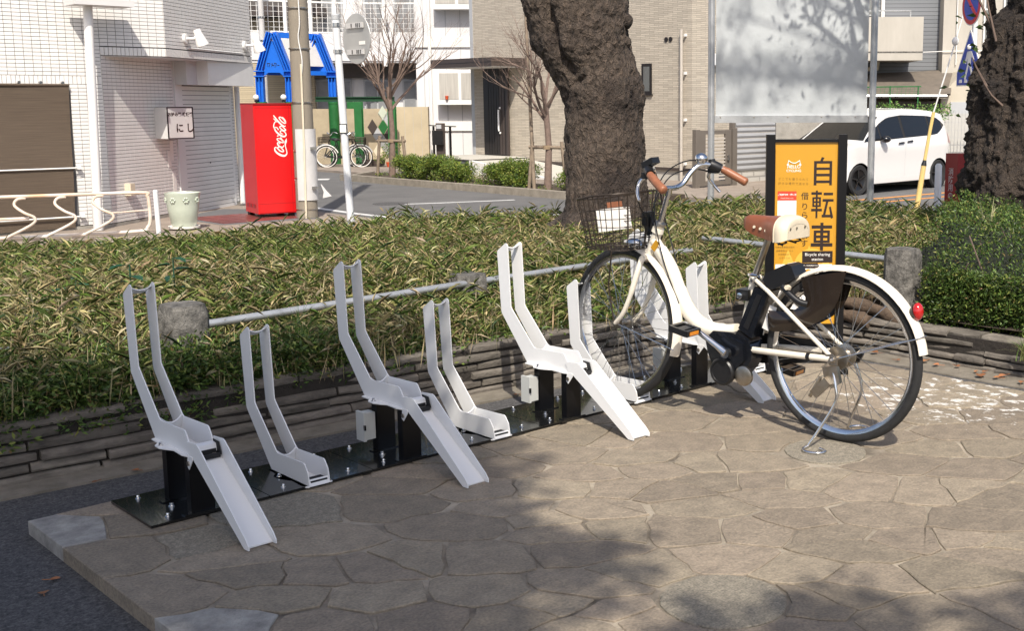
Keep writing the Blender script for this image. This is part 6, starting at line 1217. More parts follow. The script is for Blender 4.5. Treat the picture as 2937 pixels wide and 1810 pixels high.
sgt('HELLO', .021, .721, .976, 'print_white', .0003); sgt('CYCLING', .0165, .721, .957, 'print_white', .0002)
m3 = LB(); m3.tube(spline([(.697, -.009, 1.004), (.710, -.009, .996), (.722, -.009, .993), (.734, -.009, .996), (.746, -.009, 1.004)], 4), .0022, 5)
for x in (.697, .747): m3.tube([(x, -.009, 1.008), (x + (.004 if x < .72 else -.004) * -1, -.009, .990)], .002, 5); m3.sphere((x + (-.004 if x < .72 else .004), -.009, .985), .0055, 8, 6, (1, .3, 1))
m3.build('handlebar_emblem', 'print_white', sg)
for i, ch in enumerate('どこでも借りられて'): sgt(ch, .0135, .655 + i * .0163, .918 - i * .0004, 'ink_olive')
for i, ch in enumerate('好きな場所で返せる'): sgt(ch, .0135, .655 + i * .0163, .897 - i * .0004, 'ink_olive')
m3 = LB(); m3.box(.646, .736, -.0084, -.0076, .816, .860); m3.build('red_header', 'print_red', sg)
m3 = LB(); m3.box(.646, .736, -.0084, -.0076, .690, .8155); m3.build('blank_panel', 'print_white', sg)
sgt('ご利用料金・使い方', .0100, .691, .843, 'print_white', .0003, -.0089); sgt('Price & How to use', .0075, .691, .827, 'print_white', 0, -.0089)
m3 = LB(); m3.box(.768, .914, -.0086, -.0076, .516, .572); m3.build('black_label', 'ink', sg)
sgt('Bicycle sharing', .0205, .841, .555, 'print_white', 0.0, -.0092); sgt('station', .0205, .841, .532, 'print_white', 0.0, -.0092)
for i, s in enumerate(('月額会員登録は無料', '会員登録はこちら', '利用開始まで', 'わずか三分')): sgt(s, .0105, .684, .590 - i * .0175, 'ink_olive')
m3 = LB(); m3.box(.640, .912, -.0082, -.0077, .24, .508); m3.build('white_field', 'print_white', sg)
m3 = LB(); m3.prism([(.712, -.0088, .488), (.842, -.0088, .488), (.850, -.0088, .500), (.842, -.0088, .514), (.712, -.0088, .514), (.704, -.0088, .500)], (0, .0004, 0)); m3.build('black_pill', 'ink', sg)
sgt('はじめての方へ ▼ ご利用開始方法', .0085, .777, .501, 'print_white', 0, -.0093)
m3 = LB(); m3.lathe([(.03, 0), (.03, .0004)], (.80, -.0084, .455), (0, -1, 0), 24); m3.build('yellow_disc', 'sign_yellow', sg)
for x in (.72, .86): m3 = LB(); m3.lathe([(.011, 0), (.011, .0004)], (x, -.0084, .472), (0, -1, 0), 16); m3.build('step_dot', 'ink', sg)
# ------------------------------------------------------------------ stone posts and rail in the planter
from mathutils import noise as mnoise
def rough_post(label, x, y, w_, d_, z0, z1, rz, seed):
    t = thing('stone_post', label, 'post', (x, y, z0), rz, 'stone posts of the planter rail'); rs = random.Random(seed); rows = []
    for i, z in enumerate((0, .35, .7, .93, 1.0)):
        k = 1.0 if z < .93 else (.97 if z < 1 else .88); row = []
        for q in range(16):
            a = 2 * math.pi * (q + .5) / 16; ca, sa = math.cos(a), math.sin(a); r_ = (abs(ca) ** 7 + abs(sa) ** 7) ** (-1 / 7); row.append((w_ / 2 * k * r_ * ca + rs.uniform(-.004, .004), d_ / 2 * k * r_ * sa + rs.uniform(-.004, .004), (z1 - z0) * z + rs.uniform(-.003, .003)))
        rows.append(row)
    m3 = LB(); m3.grid(rows, True); m3.f.append(tuple(4 * 16 + i for i in range(16))); m3.build('block', 'old_post', t, 40); return t
rough_post('square lichened stone post behind the leftmost tall stand', .50, 1.56, .165, .175, -.05, .475, R(8), 1)
rough_post('stone post almost sunk in bamboo grass in mid-planter', 2.14, 1.86, .17, .17, -.05, .395, R(5), 2)
rough_post('stone post at the corner of the dark hedge behind the rear wheel', 3.90, .34, .17, .17, -.05, .50, R(4), 3)
rl2 = thing('guard_rail', 'galvanised pipe rail running through the bamboo grass behind the stands', 'rail', (.5, 1.75, .2))
m3 = MB(); m3.tube([(-2.6, 1.86, .34), (-.1, 1.74, .345)], .018, 10); m3.build('pipe', 'galv', rl2, 40)
m3 = MB(); m3.tube([(.58, 1.72, .345), (2.1, 1.80, .355), (3.86, 1.86, .36)], .018, 10); m3.build('pipe', 'galv', rl2, 40)
rl3 = single('guard_rail', 'galvanised pipe rail between the yellow sign and the corner stone post', 'rail', MB().tube([(3.98, .42, .42), (4.02, 1.9, .42)], .018, 10), 'galv', 40)

# ------------------------------------------------------------------ foliage helpers
def leaf_arrays(P, D, L, Wd, C, droop=.25, fold=.25):
    N = len(P); D = D / np.linalg.norm(D, axis=1, keepdims=True); rv = RNG.normal(size=(N, 3)); S = np.cross(D, rv); S /= np.linalg.norm(S, axis=1, keepdims=True) + 1e-9; U = np.cross(S, D)
    L = L[:, None]; Wd = Wd[:, None]; b = P; mid = P + D * L * .42; l_ = mid + S * Wd / 2 + U * Wd * fold; r_ = mid - S * Wd / 2 + U * Wd * fold; t = P + D * L; t[:, 2] -= (L * droop)[:, 0]
    V = np.stack([b, l_, t, r_], 1).reshape(-1, 3); k = np.arange(N)[:, None] * 4; F = np.concatenate([k + np.array([[0, 1, 2]]), k + np.array([[0, 2, 3]])], 1).reshape(-1, 3)
    return V, F, np.repeat(C, 4, axis=0)
def merge(parts):
    V, F, C, k = [], [], [], 0
    for v, f, c in parts: V.append(v); F.append(f + k); C.append(c); k += len(v)
    return np.concatenate(V), np.concatenate(F), np.concatenate(C)
def pal(N, cols, wts, jit=.18):
    cols = np.array(cols); i = RNG.choice(len(cols), N, p=np.array(wts) / sum(wts)); return np.clip(cols[i] * (1 + RNG.normal(0, jit, (N, 1))) * (1 + RNG.normal(0, .05, (N, 3))), .004, 1)
def rdir(N, up=.3, spread=1.0):
    a = RNG.uniform(0, 2 * np.pi, N); return np.stack([np.cos(a) * spread, np.sin(a) * spread, RNG.normal(up, .35, N)], 1)
soilv = np.vectorize(soil_z); frontv = np.vectorize(front_d); edgev = np.vectorize(edge_d)
# ------------------------------------------------------------------ dwarf bamboo filling the planter
def bamboo():
    n = 230000; X = RNG.uniform(-6, 13, n); Y = RNG.uniform(-4, 11.5, n)
    d = np.hypot(X + 1.42, Y + 3.05); ang = ((X + 1.42) * .7025 + (Y + 3.05) * .7116) / np.maximum(d, .01); k_ = ang > .86; X, Y, d = X[k_], Y[k_], d[k_]; n = len(X)
    f = frontv(X, Y); e = edgev(X, Y); keep = (f > -.04) & (e > .05) & (RNG.random(n) < np.clip(52 / d ** 2, .16, 1))
    keep &= ~((X > 3.8) & (Y < .5) & (X < 5.8)); keep &= (np.hypot(X - 5.55, Y - 4.63) > .5) & (np.hypot(X - 5.05, Y - 4.35) > .62 + .2 * RNG.random(n)); keep &= (np.hypot(X - .50, Y - 1.56) > .13) & (np.hypot(X - .40, Y - 1.44) > .12) & (np.hypot(X - 3.9, Y - .34) > .15)
    X, Y, f, d, e = X[keep], Y[keep], f[keep], d[keep], e[keep]; N = len(X); Z = soilv(X, Y)
    patch = np.array([noise1(x * .9, 1.0) + noise1(y * .8 + x * .3, 4.0) + .5 * noise1(x * 2.7 - y * 1.9, 7.0) for x, y in zip(X, Y)])
    tall = np.clip((f - 1.5) / 3, 0, 1); band = np.exp(-((f - 2.2) / 1.3) ** 2)
    Hh = (.14 + .02 * np.clip(f / .3, 0, 1) + .02 * tall) * (1 + .25 * RNG.normal(size=N)).clip(.5, 1.5) * (1 + .20 * patch); Hh *= np.where((Y > 1.42) & (Y < 1.84) & (X > .55) & (X < 3.9), .55, 1.0); parts = []
    for k in range(6):
        base = np.stack([X + RNG.normal(0, .028, N), Y + RNG.normal(0, .028, N), Z + Hh * RNG.uniform(.3, 1.05, N)], 1); D = rdir(N, .50); sz = np.clip(d / 9, .85, 1.35)
        isdry = RNG.random(N) < np.clip(.22 + .14 * patch + .28 * band + .15 * np.exp(-(f / .4) ** 2), .04, .65)
        C = np.where(isdry[:, None], pal(N, [(.50, .42, .22), (.38, .32, .16), (.58, .51, .32)], [2, 2, 1]), pal(N, [(.15, .215, .048), (.225, .275, .075), (.10, .155, .040), (.34, .345, .125), (.065, .11, .045)], [3, 3, 2, 2, 1.0]))
        thin = RNG.random(N) < .55; D[thin, 2] += .5; parts.append(leaf_arrays(base, D, np.where(thin, RNG.uniform(.09, .17, N), RNG.uniform(.05, .10, N)) * sz, np.where(thin, RNG.uniform(.004, .0065, N), RNG.uniform(.0075, .012, N)) * sz, C))
    q = RNG.random(N) < np.clip(.30 + .25 * patch + .65 * band + .6 * np.exp(-(f / .45) ** 2), .05, .98)                                         # dry upright stalks
    for rep in range(2):
        n2 = q.sum(); base = np.stack([X[q] + RNG.normal(0, .04, n2), Y[q] + RNG.normal(0, .04, n2), Z[q]], 1); D = np.stack([RNG.normal(0, .2, n2), RNG.normal(0, .2, n2), np.ones(n2)], 1)
        parts.append(leaf_arrays(base, D, Hh[q] * RNG.uniform(.8, 1.2, n2), RNG.uniform(.004, .007, n2) * np.clip(d[q] / 6, 1, 2), pal(n2, [(.54, .44, .25), (.44, .36, .20), (.62, .53, .33)], [2, 2, 1]), 0, 0))
    V, F, C = merge(parts); o = fast('bamboo_grass', V, F, 'leaf', None, C); tag(o, 'low bamboo grass with dry stalks filling the raised planter', 'bamboo grass', None, 'stuff')
bamboo()
# small-leaved ground cover spilling over the wall
def clumps(name, centres, per, leaf, cols, wts, parent=None, mat_='leaf_dark', flat=.8, up=.35, squash=.8):
    parts = []
    for (x, y, z, r_) in centres:
        n = int(per * (r_ / .2) ** 2); v = RNG.normal(size=(n, 3)); v /= np.linalg.norm(v, axis=1, keepdims=True); v *= (RNG.random((n, 1)) ** .45) * r_; v[:, 2] *= squash
        P = np.array([x, y, z]) + v; D = v / r_ * .9 + rdir(n, up, .8); parts.append(leaf_arrays(P, D, RNG.uniform(.7, 1.3, n) * leaf, RNG.uniform(.30, .48, n) * leaf, pal(n, cols, wts, .25), .1))
    V, F, C = merge(parts); return fast(name, V, F, mat_, parent, C)
AZ = [(.075, .13, .030), (.13, .19, .042), (.045, .08, .022), (.21, .235, .06), (.20, .14, .06)]; AW = [3, 3, 2.4, .9, .25]
rs = random.Random(21); cen = []
for i in range(420):
    x = rs.uniform(-1.8, 1.05) if i < 270 else rs.uniform(1.05, 3.6); f = rs.uniform(-.02, .14) if i % 3 else rs.uniform(0, .3); cen.append((x, wall_y(x) + .10 + f, soil_z(x, wall_y(x) + .15 + f) + (rs.uniform(-.02, .13) if x < 1.05 else rs.uniform(-.03, .05)), rs.uniform(.06, .11)))
for i in range(190): x = rs.uniform(-2.0, 1.1); cen.append((x, wall_y(x) + .10 + rs.uniform(-.07, .04), .20 + rs.uniform(-.035, .09), rs.uniform(.045, .085)))
for i in range(30): x = rs.uniform(-.9, .6); cen.append((x, wall_y(x) + .03, .13 + rs.uniform(-.05, .05), rs.uniform(.03, .065)))
tag(clumps('ground_cover', cen, 640, .026, AZ, AW), 'small-leaved evergreen ground cover trailing over the slate wall', 'ground cover', None, 'stuff')
# dark clipped hedge at the right: leaves over the top and the front of a lumpy mound, twigs and shade inside
hg = thing('azalea_hedge', 'dense dark small-leaved hedge behind the slate wall at the right', 'hedge', (4.6, -.4, .1))
def hedge_top(x, y): return .30 + .34 * min(1, max(0, (x - 3.82) / .55)) ** .6 + .05 * noise1(x * 3.1 + y * 2.3, 5) + .05 * noise1(y * 4.1 - x * 2, 8) - .03 * max(0, x - 4.4)
def hedge_in(x, y): return 3.84 < x < 5.9 and -3.2 < y < (.16 if x < 4.02 else .5 + .12 * noise1(x * 3, 2) + max(0, x - 4.6) * .5)
P_, D_ = [], []
while len(P_) < 72000:
    x, y = 3.84 + 2.1 * rs.random() ** 1.4, rs.uniform(-2.6, 1.3)
    if not hedge_in(x, y): continue
    z = hedge_top(x, y) - abs(rs.gauss(0, .035)); P_.append((x + rs.gauss(0, .012), y, z)); D_.append((rs.gauss(-.3, .6), rs.gauss(0, .6), rs.gauss(.6, .4)))
    if rs.random() < .9:
        y2 = rs.uniform(-2.6, .2); zz = rs.uniform(.13, .42); P_.append((3.83 + .10 * rs.random() + .25 * max(0, .22 - zz) + .03 * noise1(y2 * 6 + zz * 5, 3), y2, zz)); D_.append((rs.gauss(-.7, .5), rs.gauss(0, .6), rs.gauss(.2, .5)))
P_, D_ = np.array(P_), np.array(D_); n = len(P_); V, F, C = leaf_arrays(P_, D_, RNG.uniform(.014, .030, n), RNG.uniform(.006, .011, n), pal(n, AZ, AW, .25), .05); fast('foliage', V, F, 'leaf_dark', hg, C)
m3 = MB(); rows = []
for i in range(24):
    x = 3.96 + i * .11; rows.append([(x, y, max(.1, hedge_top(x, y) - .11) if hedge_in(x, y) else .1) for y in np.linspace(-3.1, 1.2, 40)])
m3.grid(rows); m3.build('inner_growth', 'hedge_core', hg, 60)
for i in range(40):
    x, y = rs.uniform(3.9, 4.6), rs.uniform(-2.6, .2); m3 = MB(); m3.tube([(x, y, .12), (x + rs.uniform(-.06, .04), y + rs.uniform(-.08, .08), .3), (x + rs.uniform(-.12, .08), y + rs.uniform(-.12, .12), rs.uniform(.42, .7))], .0035, 4); m3.build('twig', 'twig', hg)
def blades(name, label, x, y, z, n, L, spread, w_, cols, wts, droop=.5, group='grass tufts'):
    t = thing(name, label, 'grass', (x, y, z), 0, group); V, F, C = [], [], []; cc = pal(n, cols, wts)
    for i in range(n):
        a = RNG.uniform(0, 2 * np.pi); l = L * RNG.uniform(.6, 1.15); s = spread * RNG.uniform(.2, 1); bx, by = x + RNG.normal(0, .02), y + RNG.normal(0, .02); d = np.array([np.cos(a), np.sin(a)]); p = np.array([-d[1], d[0]]); k0 = len(V)
        for j in range(5):
            q = j / 4; h = l * (q - droop * q * q * s * 1.3); r_ = s * l * q ** 1.5; ww = w_ * (1 - q * .92) / 2
            for sg_ in (-1, 1): V.append((bx + d[0] * r_ + p[0] * ww * sg_, by + d[1] * r_ + p[1] * ww * sg_, z + max(h, -.12))); C.append(cc[i])
        for j in range(4): F.append((k0 + 2 * j, k0 + 2 * j + 1, k0 + 2 * j + 3, k0 + 2 * j + 2))
    fast('blades', np.array(V), np.array(F), 'leaf', t, np.array(C)); return t
GR = [(.075, .165, .028), (.11, .20, .04), (.05, .11, .024), (.20, .22, .07)]; GW = [3, 3, 2, 1]
blades('grass_tuft', 'fine bright green grass tuft hanging over the wall beside the first low stand', .93, 1.40, .19, 260, .34, 1.0, .0035, GR, GW, .7)
blades('grass_tuft', 'coarse arching green tuft behind the rear wheel by the stone post', 3.72, .78, .16, 70, .40, .8, .010, [(.10, .19, .04), (.17, .22, .06), (.36, .32, .13)], [3, 2, 1.3], .6)
blades('grass_tuft', 'pale grass tuft at the foot of the right-hand slate wall', 3.66, -.52, .06, 110, .17, 1.0, .005, [(.12, .20, .05), (.26, .27, .10), (.40, .36, .18)], [2, 2, 1], .5)
blades('grass_tuft', 'light dry bamboo sprig standing above the dark hedge', 4.75, .30, .50, 26, .26, .9, .012, [(.42, .40, .22), (.30, .33, .13), (.52, .48, .30)], [2, 1, 1], .5)
blades('grass_tuft', 'green grass tuft below the yellow sign beside the hedge', 4.15, .85, .2, 60, .30, .9, .008, GR, GW, .5)
# broad-leaved seedling standing out of the bamboo grass
bp2 = thing('broadleaf_plant', 'dark broad-leaved seedling standing above the bamboo grass at left', 'plant', (.60, 2.42, .2)); 
for (px, py, h) in ((.60, 2.42, .34), (.40, 2.55, .28), (.78, 2.36, .36), (.30, 2.30, .22)):
    m3 = MB(); m3.tube([(px, py, .2), (px + .02, py, .2 + h * .6), (px + .03, py + .02, .2 + h)], .004, 5); m3.build('stem', 'dark_green', bp2)
    for i in range(8):
        a = i * 2.4 + px * 9; z = .2 + h * (.45 + .55 * i / 7); d = Vector((math.cos(a), math.sin(a), .15)); s_ = Vector((-d.y, d.x, 0)); b0_ = Vector((px + .02, py + .01, z)); l = .085 + .02 * (i % 3); m3 = MB()
        m3.add([b0_, b0_ + d * l * .35 + s_ * l * .2, b0_ + d * l * .7 + s_ * l * .17 - Vector((0, 0, .01)), b0_ + d * l - Vector((0, 0, .03)), b0_ + d * l * .7 - s_ * l * .17 - Vector((0, 0, .01)), b0_ + d * l * .35 - s_ * l * .2, b0_ + d * l * .5 - Vector((0, 0, .012))], [(0, 1, 6), (1, 2, 6), (2, 3, 6), (3, 4, 6), (4, 5, 6), (5, 0, 6)]); m3.build('leaf', 'dark_green', bp2)

# ------------------------------------------------------------------ big trees
def trunk_mesh(path, n, amp, freq, seed, lobes=.0, kk=8, fine=.0, mod=None):
    """path: list of (centre Vector, radius); returns MB with a rough, lumpy surface"""
    C_ = spline([p for p, r_ in path], kk); rr = spline([(r_, 0, 0) for p, r_ in path], kk); rows = []
    for i, c in enumerate(C_):
        row = []
        for j in range(n):
            a = 2 * math.pi * j / n; d = Vector((math.cos(a), math.sin(a), 0)); r_ = rr[i].x; q = c + d * r_; k = mnoise.fractal(Vector((q.x * freq, q.y * freq, q.z * freq * .7)) + Vector((seed, seed, 0)), .9, 2.1, 5) * amp + mnoise.noise(Vector((q.x * 2.2, q.y * 2.2, q.z * 1.1 + seed))) * lobes
            if fine: k += (mnoise.fractal(Vector((q.x * 22, q.y * 22, q.z * 13 + seed)), .75, 2.2, 5)) * fine
            if mod: k += mod(a, c.z)
            fl = max(0, (.35 - (c.z - C_[0].z)) / .35); r2 = r_ * (1 + k + fl * .16 * math.cos(a * 5 + seed)); row.append(c + d * r2)
        rows.append(row)
    m3 = MB(); m3.grid(rows, True); m3.f.append(tuple((len(rows) - 1) * n + j for j in range(n))); return m3, C_[-1]
def limb(m3, p, d, L, r_, depth, rs, tips, taper=.62, kids=(2, 3), grav=.02, seg=5, nseg=7, spread=.75):
    pts = [p]; rad = [r_]; q = Vector(p); dd = Vector(d).normalized()
    for i in range(seg):
        dd = (dd + Vector((rs.gauss(0, .13), rs.gauss(0, .13), rs.gauss(0, .08) + grav))).normalized(); q = q + dd * L / seg; pts.append(q.copy()); rad.append(r_ * lerp(1, taper, (i + 1) / seg))
    m3.tube(pts, rad, nseg if r_ > .03 else (5 if r_ > .008 else 3), cap=False)
    tips.append((q.copy(), dd.copy(), depth))
    if depth > 0:
        for k in range(rs.randint(*kids)):
            t = rs.randint(max(1, seg - 3), seg); b = pts[t]; nd = (dd + Vector((rs.gauss(0, spread), rs.gauss(0, spread), rs.gauss(.12, spread * .6)))).normalized(); limb(m3, b, nd, L * rs.uniform(.55, .8), rad[t] * rs.uniform(.5, .75), depth - 1, rs, tips, taper, kids, grav, seg, nseg, spread)
def LOC(D, x, z): v = local(D, x); v.z = z; return v
def leaves_at(pts, per, rad, leaf, cols, wts, parent, mat_='leaf', name='crown'):
    P = np.array(pts); n = len(P) * per; P = np.repeat(P, per, axis=0) + RNG.normal(0, rad, (n, 3)); V, F, C = leaf_arrays(P, rdir(n, -.1), RNG.uniform(.7, 1.3, n) * leaf, RNG.uniform(.4, .6, n) * leaf, pal(n, cols, wts), .15); return fast(name, V, F, mat_, parent, C)
LF = [(.07, .12, .03), (.10, .16, .04), (.05, .085, .025)]; LW = [3, 2, 2]
T0 = 10.2
tree1 = thing('cherry_tree', 'thick gnarled cherry tree trunk standing in the bamboo grass behind the bicycle', 'tree', tuple(LOC(T0, -.35, 0)))
P1 = [(-.1, -.46, .80), (.05, -.42, .60), (.264, -.345, .43), (.408, -.305, .375), (.763, -.315, .358), (.906, -.318, .352), (1.19, -.33, .336), (1.305, -.334, .348), (1.478, -.38, .372), (1.62, -.445, .384), (1.763, -.52, .418), (1.977, -.54, .435), (2.19, -.572, .450), (2.6, -.60, .46), (3.0, -.62, .40)]
m3, top = trunk_mesh([(LOC(T0, x, z), r_) for z, x, r_ in P1], 190, .07, 5.0, 3.0, .05, 20, .042, lambda a, z: -.17 * math.exp(-((math.degrees(a) - 193 + (z - 1.9) * 6) / 7) ** 2) * min(1, max(0, (z - 1.38) / .2)) - .09 * math.exp(-((z - 1.47 - .0025 * (math.degrees(a) - 200)) / .025) ** 2) * math.exp(-((math.degrees(a) - 200) / 14) ** 2)); m3.build('trunk', 'bark', tree1, 80)
rs = random.Random(5); m3 = MB(); tips = []
for dx, dy, dz, r_ in ((-.9, .2, .8, .2), (-.2, .9, 1.2, .2), (-.7, -.8, .9, .17), (-.6, .9, .7, .18)): limb(m3, top - Vector((0, 0, .3)), Vector((.71164, -.70255, 0)) * dx + Vector((.70255, .71164, 0)) * dy + Vector((0, 0, dz)), 1.9, r_, 4, rs, tips)
m3.build('limbs', 'bark_dark', tree1, 60); leaves_at([t[0] for t in tips if t[2] <= 1], 9, .16, .07, LF, LW, tree1)
for (x, z, s) in ((-.165, 1.98, .095), (-.145, 1.80, .060), (-.20, 2.10, .07)):
    m3 = MB(); m3.sphere(LOC(T0 - .10, x, z), s, 16, 12, (1, 1, .85)); m3.v = [tuple(Vector(v) + Vector((1, 1, 1)) * .018 * mnoise.noise(Vector(v) * 16)) for v in m3.v]; m3.build('burl', 'bark', tree1, 70)
T2 = 9.6
tree2 = thing('cherry_tree', 'dark burled cherry tree trunk cut by the right edge of the picture', 'tree', tuple(LOC(T2, 3.2, .1)))
P2 = [(.0, 3.24, .64), (.3, 3.22, .58), (.5, 3.20, .545), (.66, 3.20, .54), (.93, 3.22, .51), (1.2, 3.24, .525), (1.36, 3.25, .555), (1.53, 3.28, .50), (1.73, 3.33, .49), (1.9, 3.38, .50), (2.14, 3.52, .47), (2.5, 3.6, .45), (3.0, 3.65, .42)]
m3, top2 = trunk_mesh([(LOC(T2, x, z), r_) for z, x, r_ in P2], 190, .13, 6.0, 9.0, .16, 20, .055); m3.build('trunk', 'bark_dark', tree2, 80)
rs = random.Random(8); m3 = MB(); tips = []
for dx, dy, dz, r_ in ((.9, -.15, .9, .2), (-.3, .9, 1.2, .17), (.6, -.5, .9, .18), (.5, .8, .9, .16)): limb(m3, top2 - Vector((0, 0, .3)), Vector((.71164, -.70255, 0)) * dx + Vector((.70255, .71164, 0)) * dy + Vector((0, 0, dz)), 2.0, r_, 4, rs, tips)
m3.build('limbs', 'bark_dark', tree2, 60); leaves_at([t[0] for t in tips if t[2] <= 2], 16, .20, .08, LF, LW, tree2)
m3 = MB()
for a, b, c in (((2.75, 1.85), (2.55, 2.2), (2.45, 2.5)), ((2.78, 1.75), (2.70, 2.0), (2.62, 2.35)), ((2.72, 1.40), (2.62, 1.55), (2.58, 1.62)), ((2.85, 1.25), (2.75, 1.33), (2.68, 1.42))): m3.tube([LOC(T2 - .38, *a), LOC(T2 - .42, *b), LOC(T2 - .45, *c)], [.012, .008, .004], 5)
m3.build('sprouts', 'twig', tree2)
# evergreen behind the camera: its crown shades the left of the terrace
ev = thing('evergreen_tree', 'broad evergreen tree behind the viewpoint shading the left of the terrace', 'tree', (-5.2, -5.6, -.05))
m3, top3 = trunk_mesh([(Vector((-5.2, -5.6, -.1)), .34), (Vector((-5.15, -5.5, 1.2)), .24), (Vector((-5.0, -5.3, 2.6)), .21), (Vector((-4.8, -5.1, 4.0)), .17)], 24, .05, 5, 1.0); m3.build('trunk', 'bark', ev, 60)
# tall evergreen added out of view, crown shaped to cast the billboard's soft shadow
tl = thing('evergreen_tree', 'tall evergreen tree added outside the right of the view to shade the billboard', 'tree', (8.6, -5.2, -.1))
m3, top4 = trunk_mesh([(Vector((8.6, -5.2, -.2)), .36), (Vector((8.4, -5.0, 2.5)), .25), (Vector((7.6, -4.0, 5.5)), .19), (Vector((6.2, -2.2, 8.4)), .10)], 24, .05, 5, 6.0); m3.build('trunk', 'bark', tl, 60)
parts = []; rs = random.Random(77); lm = MB()
for i in range(34):
    if i < 20: s_, z0 = -1.3 + 2.5 * (i + rs.random()) / 20, 1.72 + rs.gauss(0, .05) - .006 * i
    elif i < 28: s_, z0 = rs.uniform(-1.3, 1.2), rs.uniform(2.15, 3.2)
    else: s_, z0 = rs.uniform(-1.2, -.3), rs.uniform(1.1, 2.6)
    b = Vector((8.43, 4.65, z0)) + Vector((.712, -.703, 0)) * s_; z = rs.uniform(8.2, 10.2); k = (z - z0) * .8693; c = np.array([b.x - k * .6112, b.y - k * .7915, z]); r_ = rs.uniform(.10, .19); n = int(110 * (r_ / .2) ** 2)
    v = RNG.normal(size=(n, 3)); v /= np.linalg.norm(v, axis=1, keepdims=True); v *= (RNG.random((n, 1)) ** .5) * r_; v[:, 2] *= 1.5
    parts.append(leaf_arrays(c + v, rdir(n, 0), RNG.uniform(.05, .10, n), RNG.uniform(.025, .045, n), pal(n, LF, LW), .1))
    if i % 6 == 0: lm.tube([Vector((6.2, -2.2, 8.4)), Vector((6.2, -2.2, 8.4)).lerp(Vector(c), .5) + Vector((0, 0, .2)), Vector(c)], [.05, .03, .01], 5)
V, F, C = merge(parts); fast('crown', V, F, 'leaf_dark', tl, C); lm.build('limbs', 'bark', tl, 60)
CROWN = []
def shade(u_, v_, z, r_): k = z * .8693; CROWN.append((u_ - k * .6112, v_ - k * .7915, z, r_))
rs = random.Random(33)
for i in range(190):
    u_, v_ = rs.uniform(-3.6, 1.5), rs.uniform(-2.4, 1.45)
    if u_ > .70 + .58 * v_ + .16 * noise1(v_ * 3.2, 1.5): continue
    shade(u_, v_, rs.uniform(4.6, 6.4), rs.uniform(.30, .50))
for u_, v_, r_ in ((.62, -.75, .22), (.85, .15, .16), (.55, -1.30, .16), (.80, -1.55, .26), (1.15, -1.95, .3), (.3, -1.8, .3), (-.2, 1.5, .3), (-.9, 1.7, .35), (-1.6, 1.9, .4), (.25, 1.25, .22), (1.0, -2.6, .4), (.2, -2.4, .4)): shade(u_, v_, rs.uniform(4.6, 5.6), r_)
parts = []
for (x, y, z, r_) in CROWN:
    n = int(520 * (r_ / .4) ** 2); v = RNG.normal(size=(n, 3)); v /= np.linalg.norm(v, axis=1, keepdims=True); v *= (RNG.random((n, 1)) ** .5) * r_
    parts.append(leaf_arrays(np.array([x, y, z]) + v, rdir(n, 0), RNG.uniform(.08, .14, n), RNG.uniform(.04, .06, n), pal(n, LF, LW), .1))
V, F, C = merge(parts); fast('crown', V, F, 'leaf_dark', ev, C)
m3 = MB()
for (x, y, z, r_) in CROWN[::5]:
    a = Vector((-5.0, -5.3, 2.6)).lerp(Vector((-4.8, -5.1, 4.0)), rs.random()); b = Vector((x, y, z - .1)); m3.tube([a, a.lerp(b, .5) + Vector((0, 0, .25)), b], [.05, .03, .012], 5)
m3.build('limbs', 'bark', ev, 60)

# ------------------------------------------------------------------ young bare trees with stakes, and clipped shrubs across the street
def young_tree(label, base, H, seed, fork, dep=4):
    rs = random.Random(seed); t = thing('young_tree', label, 'tree', tuple(base), 0, 'bare young street trees'); m3 = MB(); tips = []; b = Vector(base)
    tr = [b, b + Vector((.03, -.02, H * .25)), b + Vector((.0, .03, H * .5))]; m3.tube(tr, [.085, .065, .055], 10); m3.build('trunk', 'twig', t, 60); m3 = MB()
    for i in range(fork):
        a = i * 2 * math.pi / fork + rs.uniform(-.4, .4); st0 = tr[1].lerp(tr[2], rs.uniform(.4, 1)); limb(m3, st0, (math.cos(a) * .7, math.sin(a) * .7, rs.uniform(.7, 1.4)), H * .34, .036, dep, rs, tips, .55, (2, 4), .05, 4, 6, .5)
    m3.build('branches', 'twig', t); return t
def stakes(label, c):
    t = thing('tree_stake', label, 'stake', tuple(c), 0, 'tree stakes'); c = Vector(c); ax = Vector((.35, -.93, 0))
    for s in (-1, 1): m3 = MB(); m3.tube([c + ax * s * .45 + Vector((0, 0, -.05)), c + ax * s * .34 + Vector((0, 0, .98))], .038, 8); m3.build('leg', 'stake', t, 50)
    m3 = MB(); m3.tube([c - ax * .42 + Vector((0, 0, .86)), c + ax * .42 + Vector((0, 0, .86))], .035, 8); m3.build('crossbar', 'stake', t, 50)
    m3 = MB(); m3.lathe([(.085, 0), (.09, .04), (.085, .08)], c + Vector((0, 0, .82)), n=12); m3.build('rope', 'straw_rope', t, 50)
young_tree('bare spreading young tree in front of the green pergola', (14.0, 21.2, ST + .1), 4.3, 4, 9, 5); stakes('wooden stake frame of the young tree by the green pergola', (14.0, 21.2, ST + .1))
young_tree('bare young tree in front of the black front door', (13.75, 15.05, ST + .1), 3.5, 12, 6); stakes('wooden stake frame of the young tree before the black door', (13.75, 15.05, ST + .1))
tp = single('support_pole', 'upright wooden support pole tied to the young tree before the black door', 'pole', MB().tube([(13.62, 15.32, ST), (13.70, 15.62, 3.6)], [.04, .03], 8), 'stake', 50)
SH = [(.13, .20, .038), (.20, .26, .045), (.30, .32, .06), (.07, .12, .030)]; SW = [3, 3, 1.3, 2]
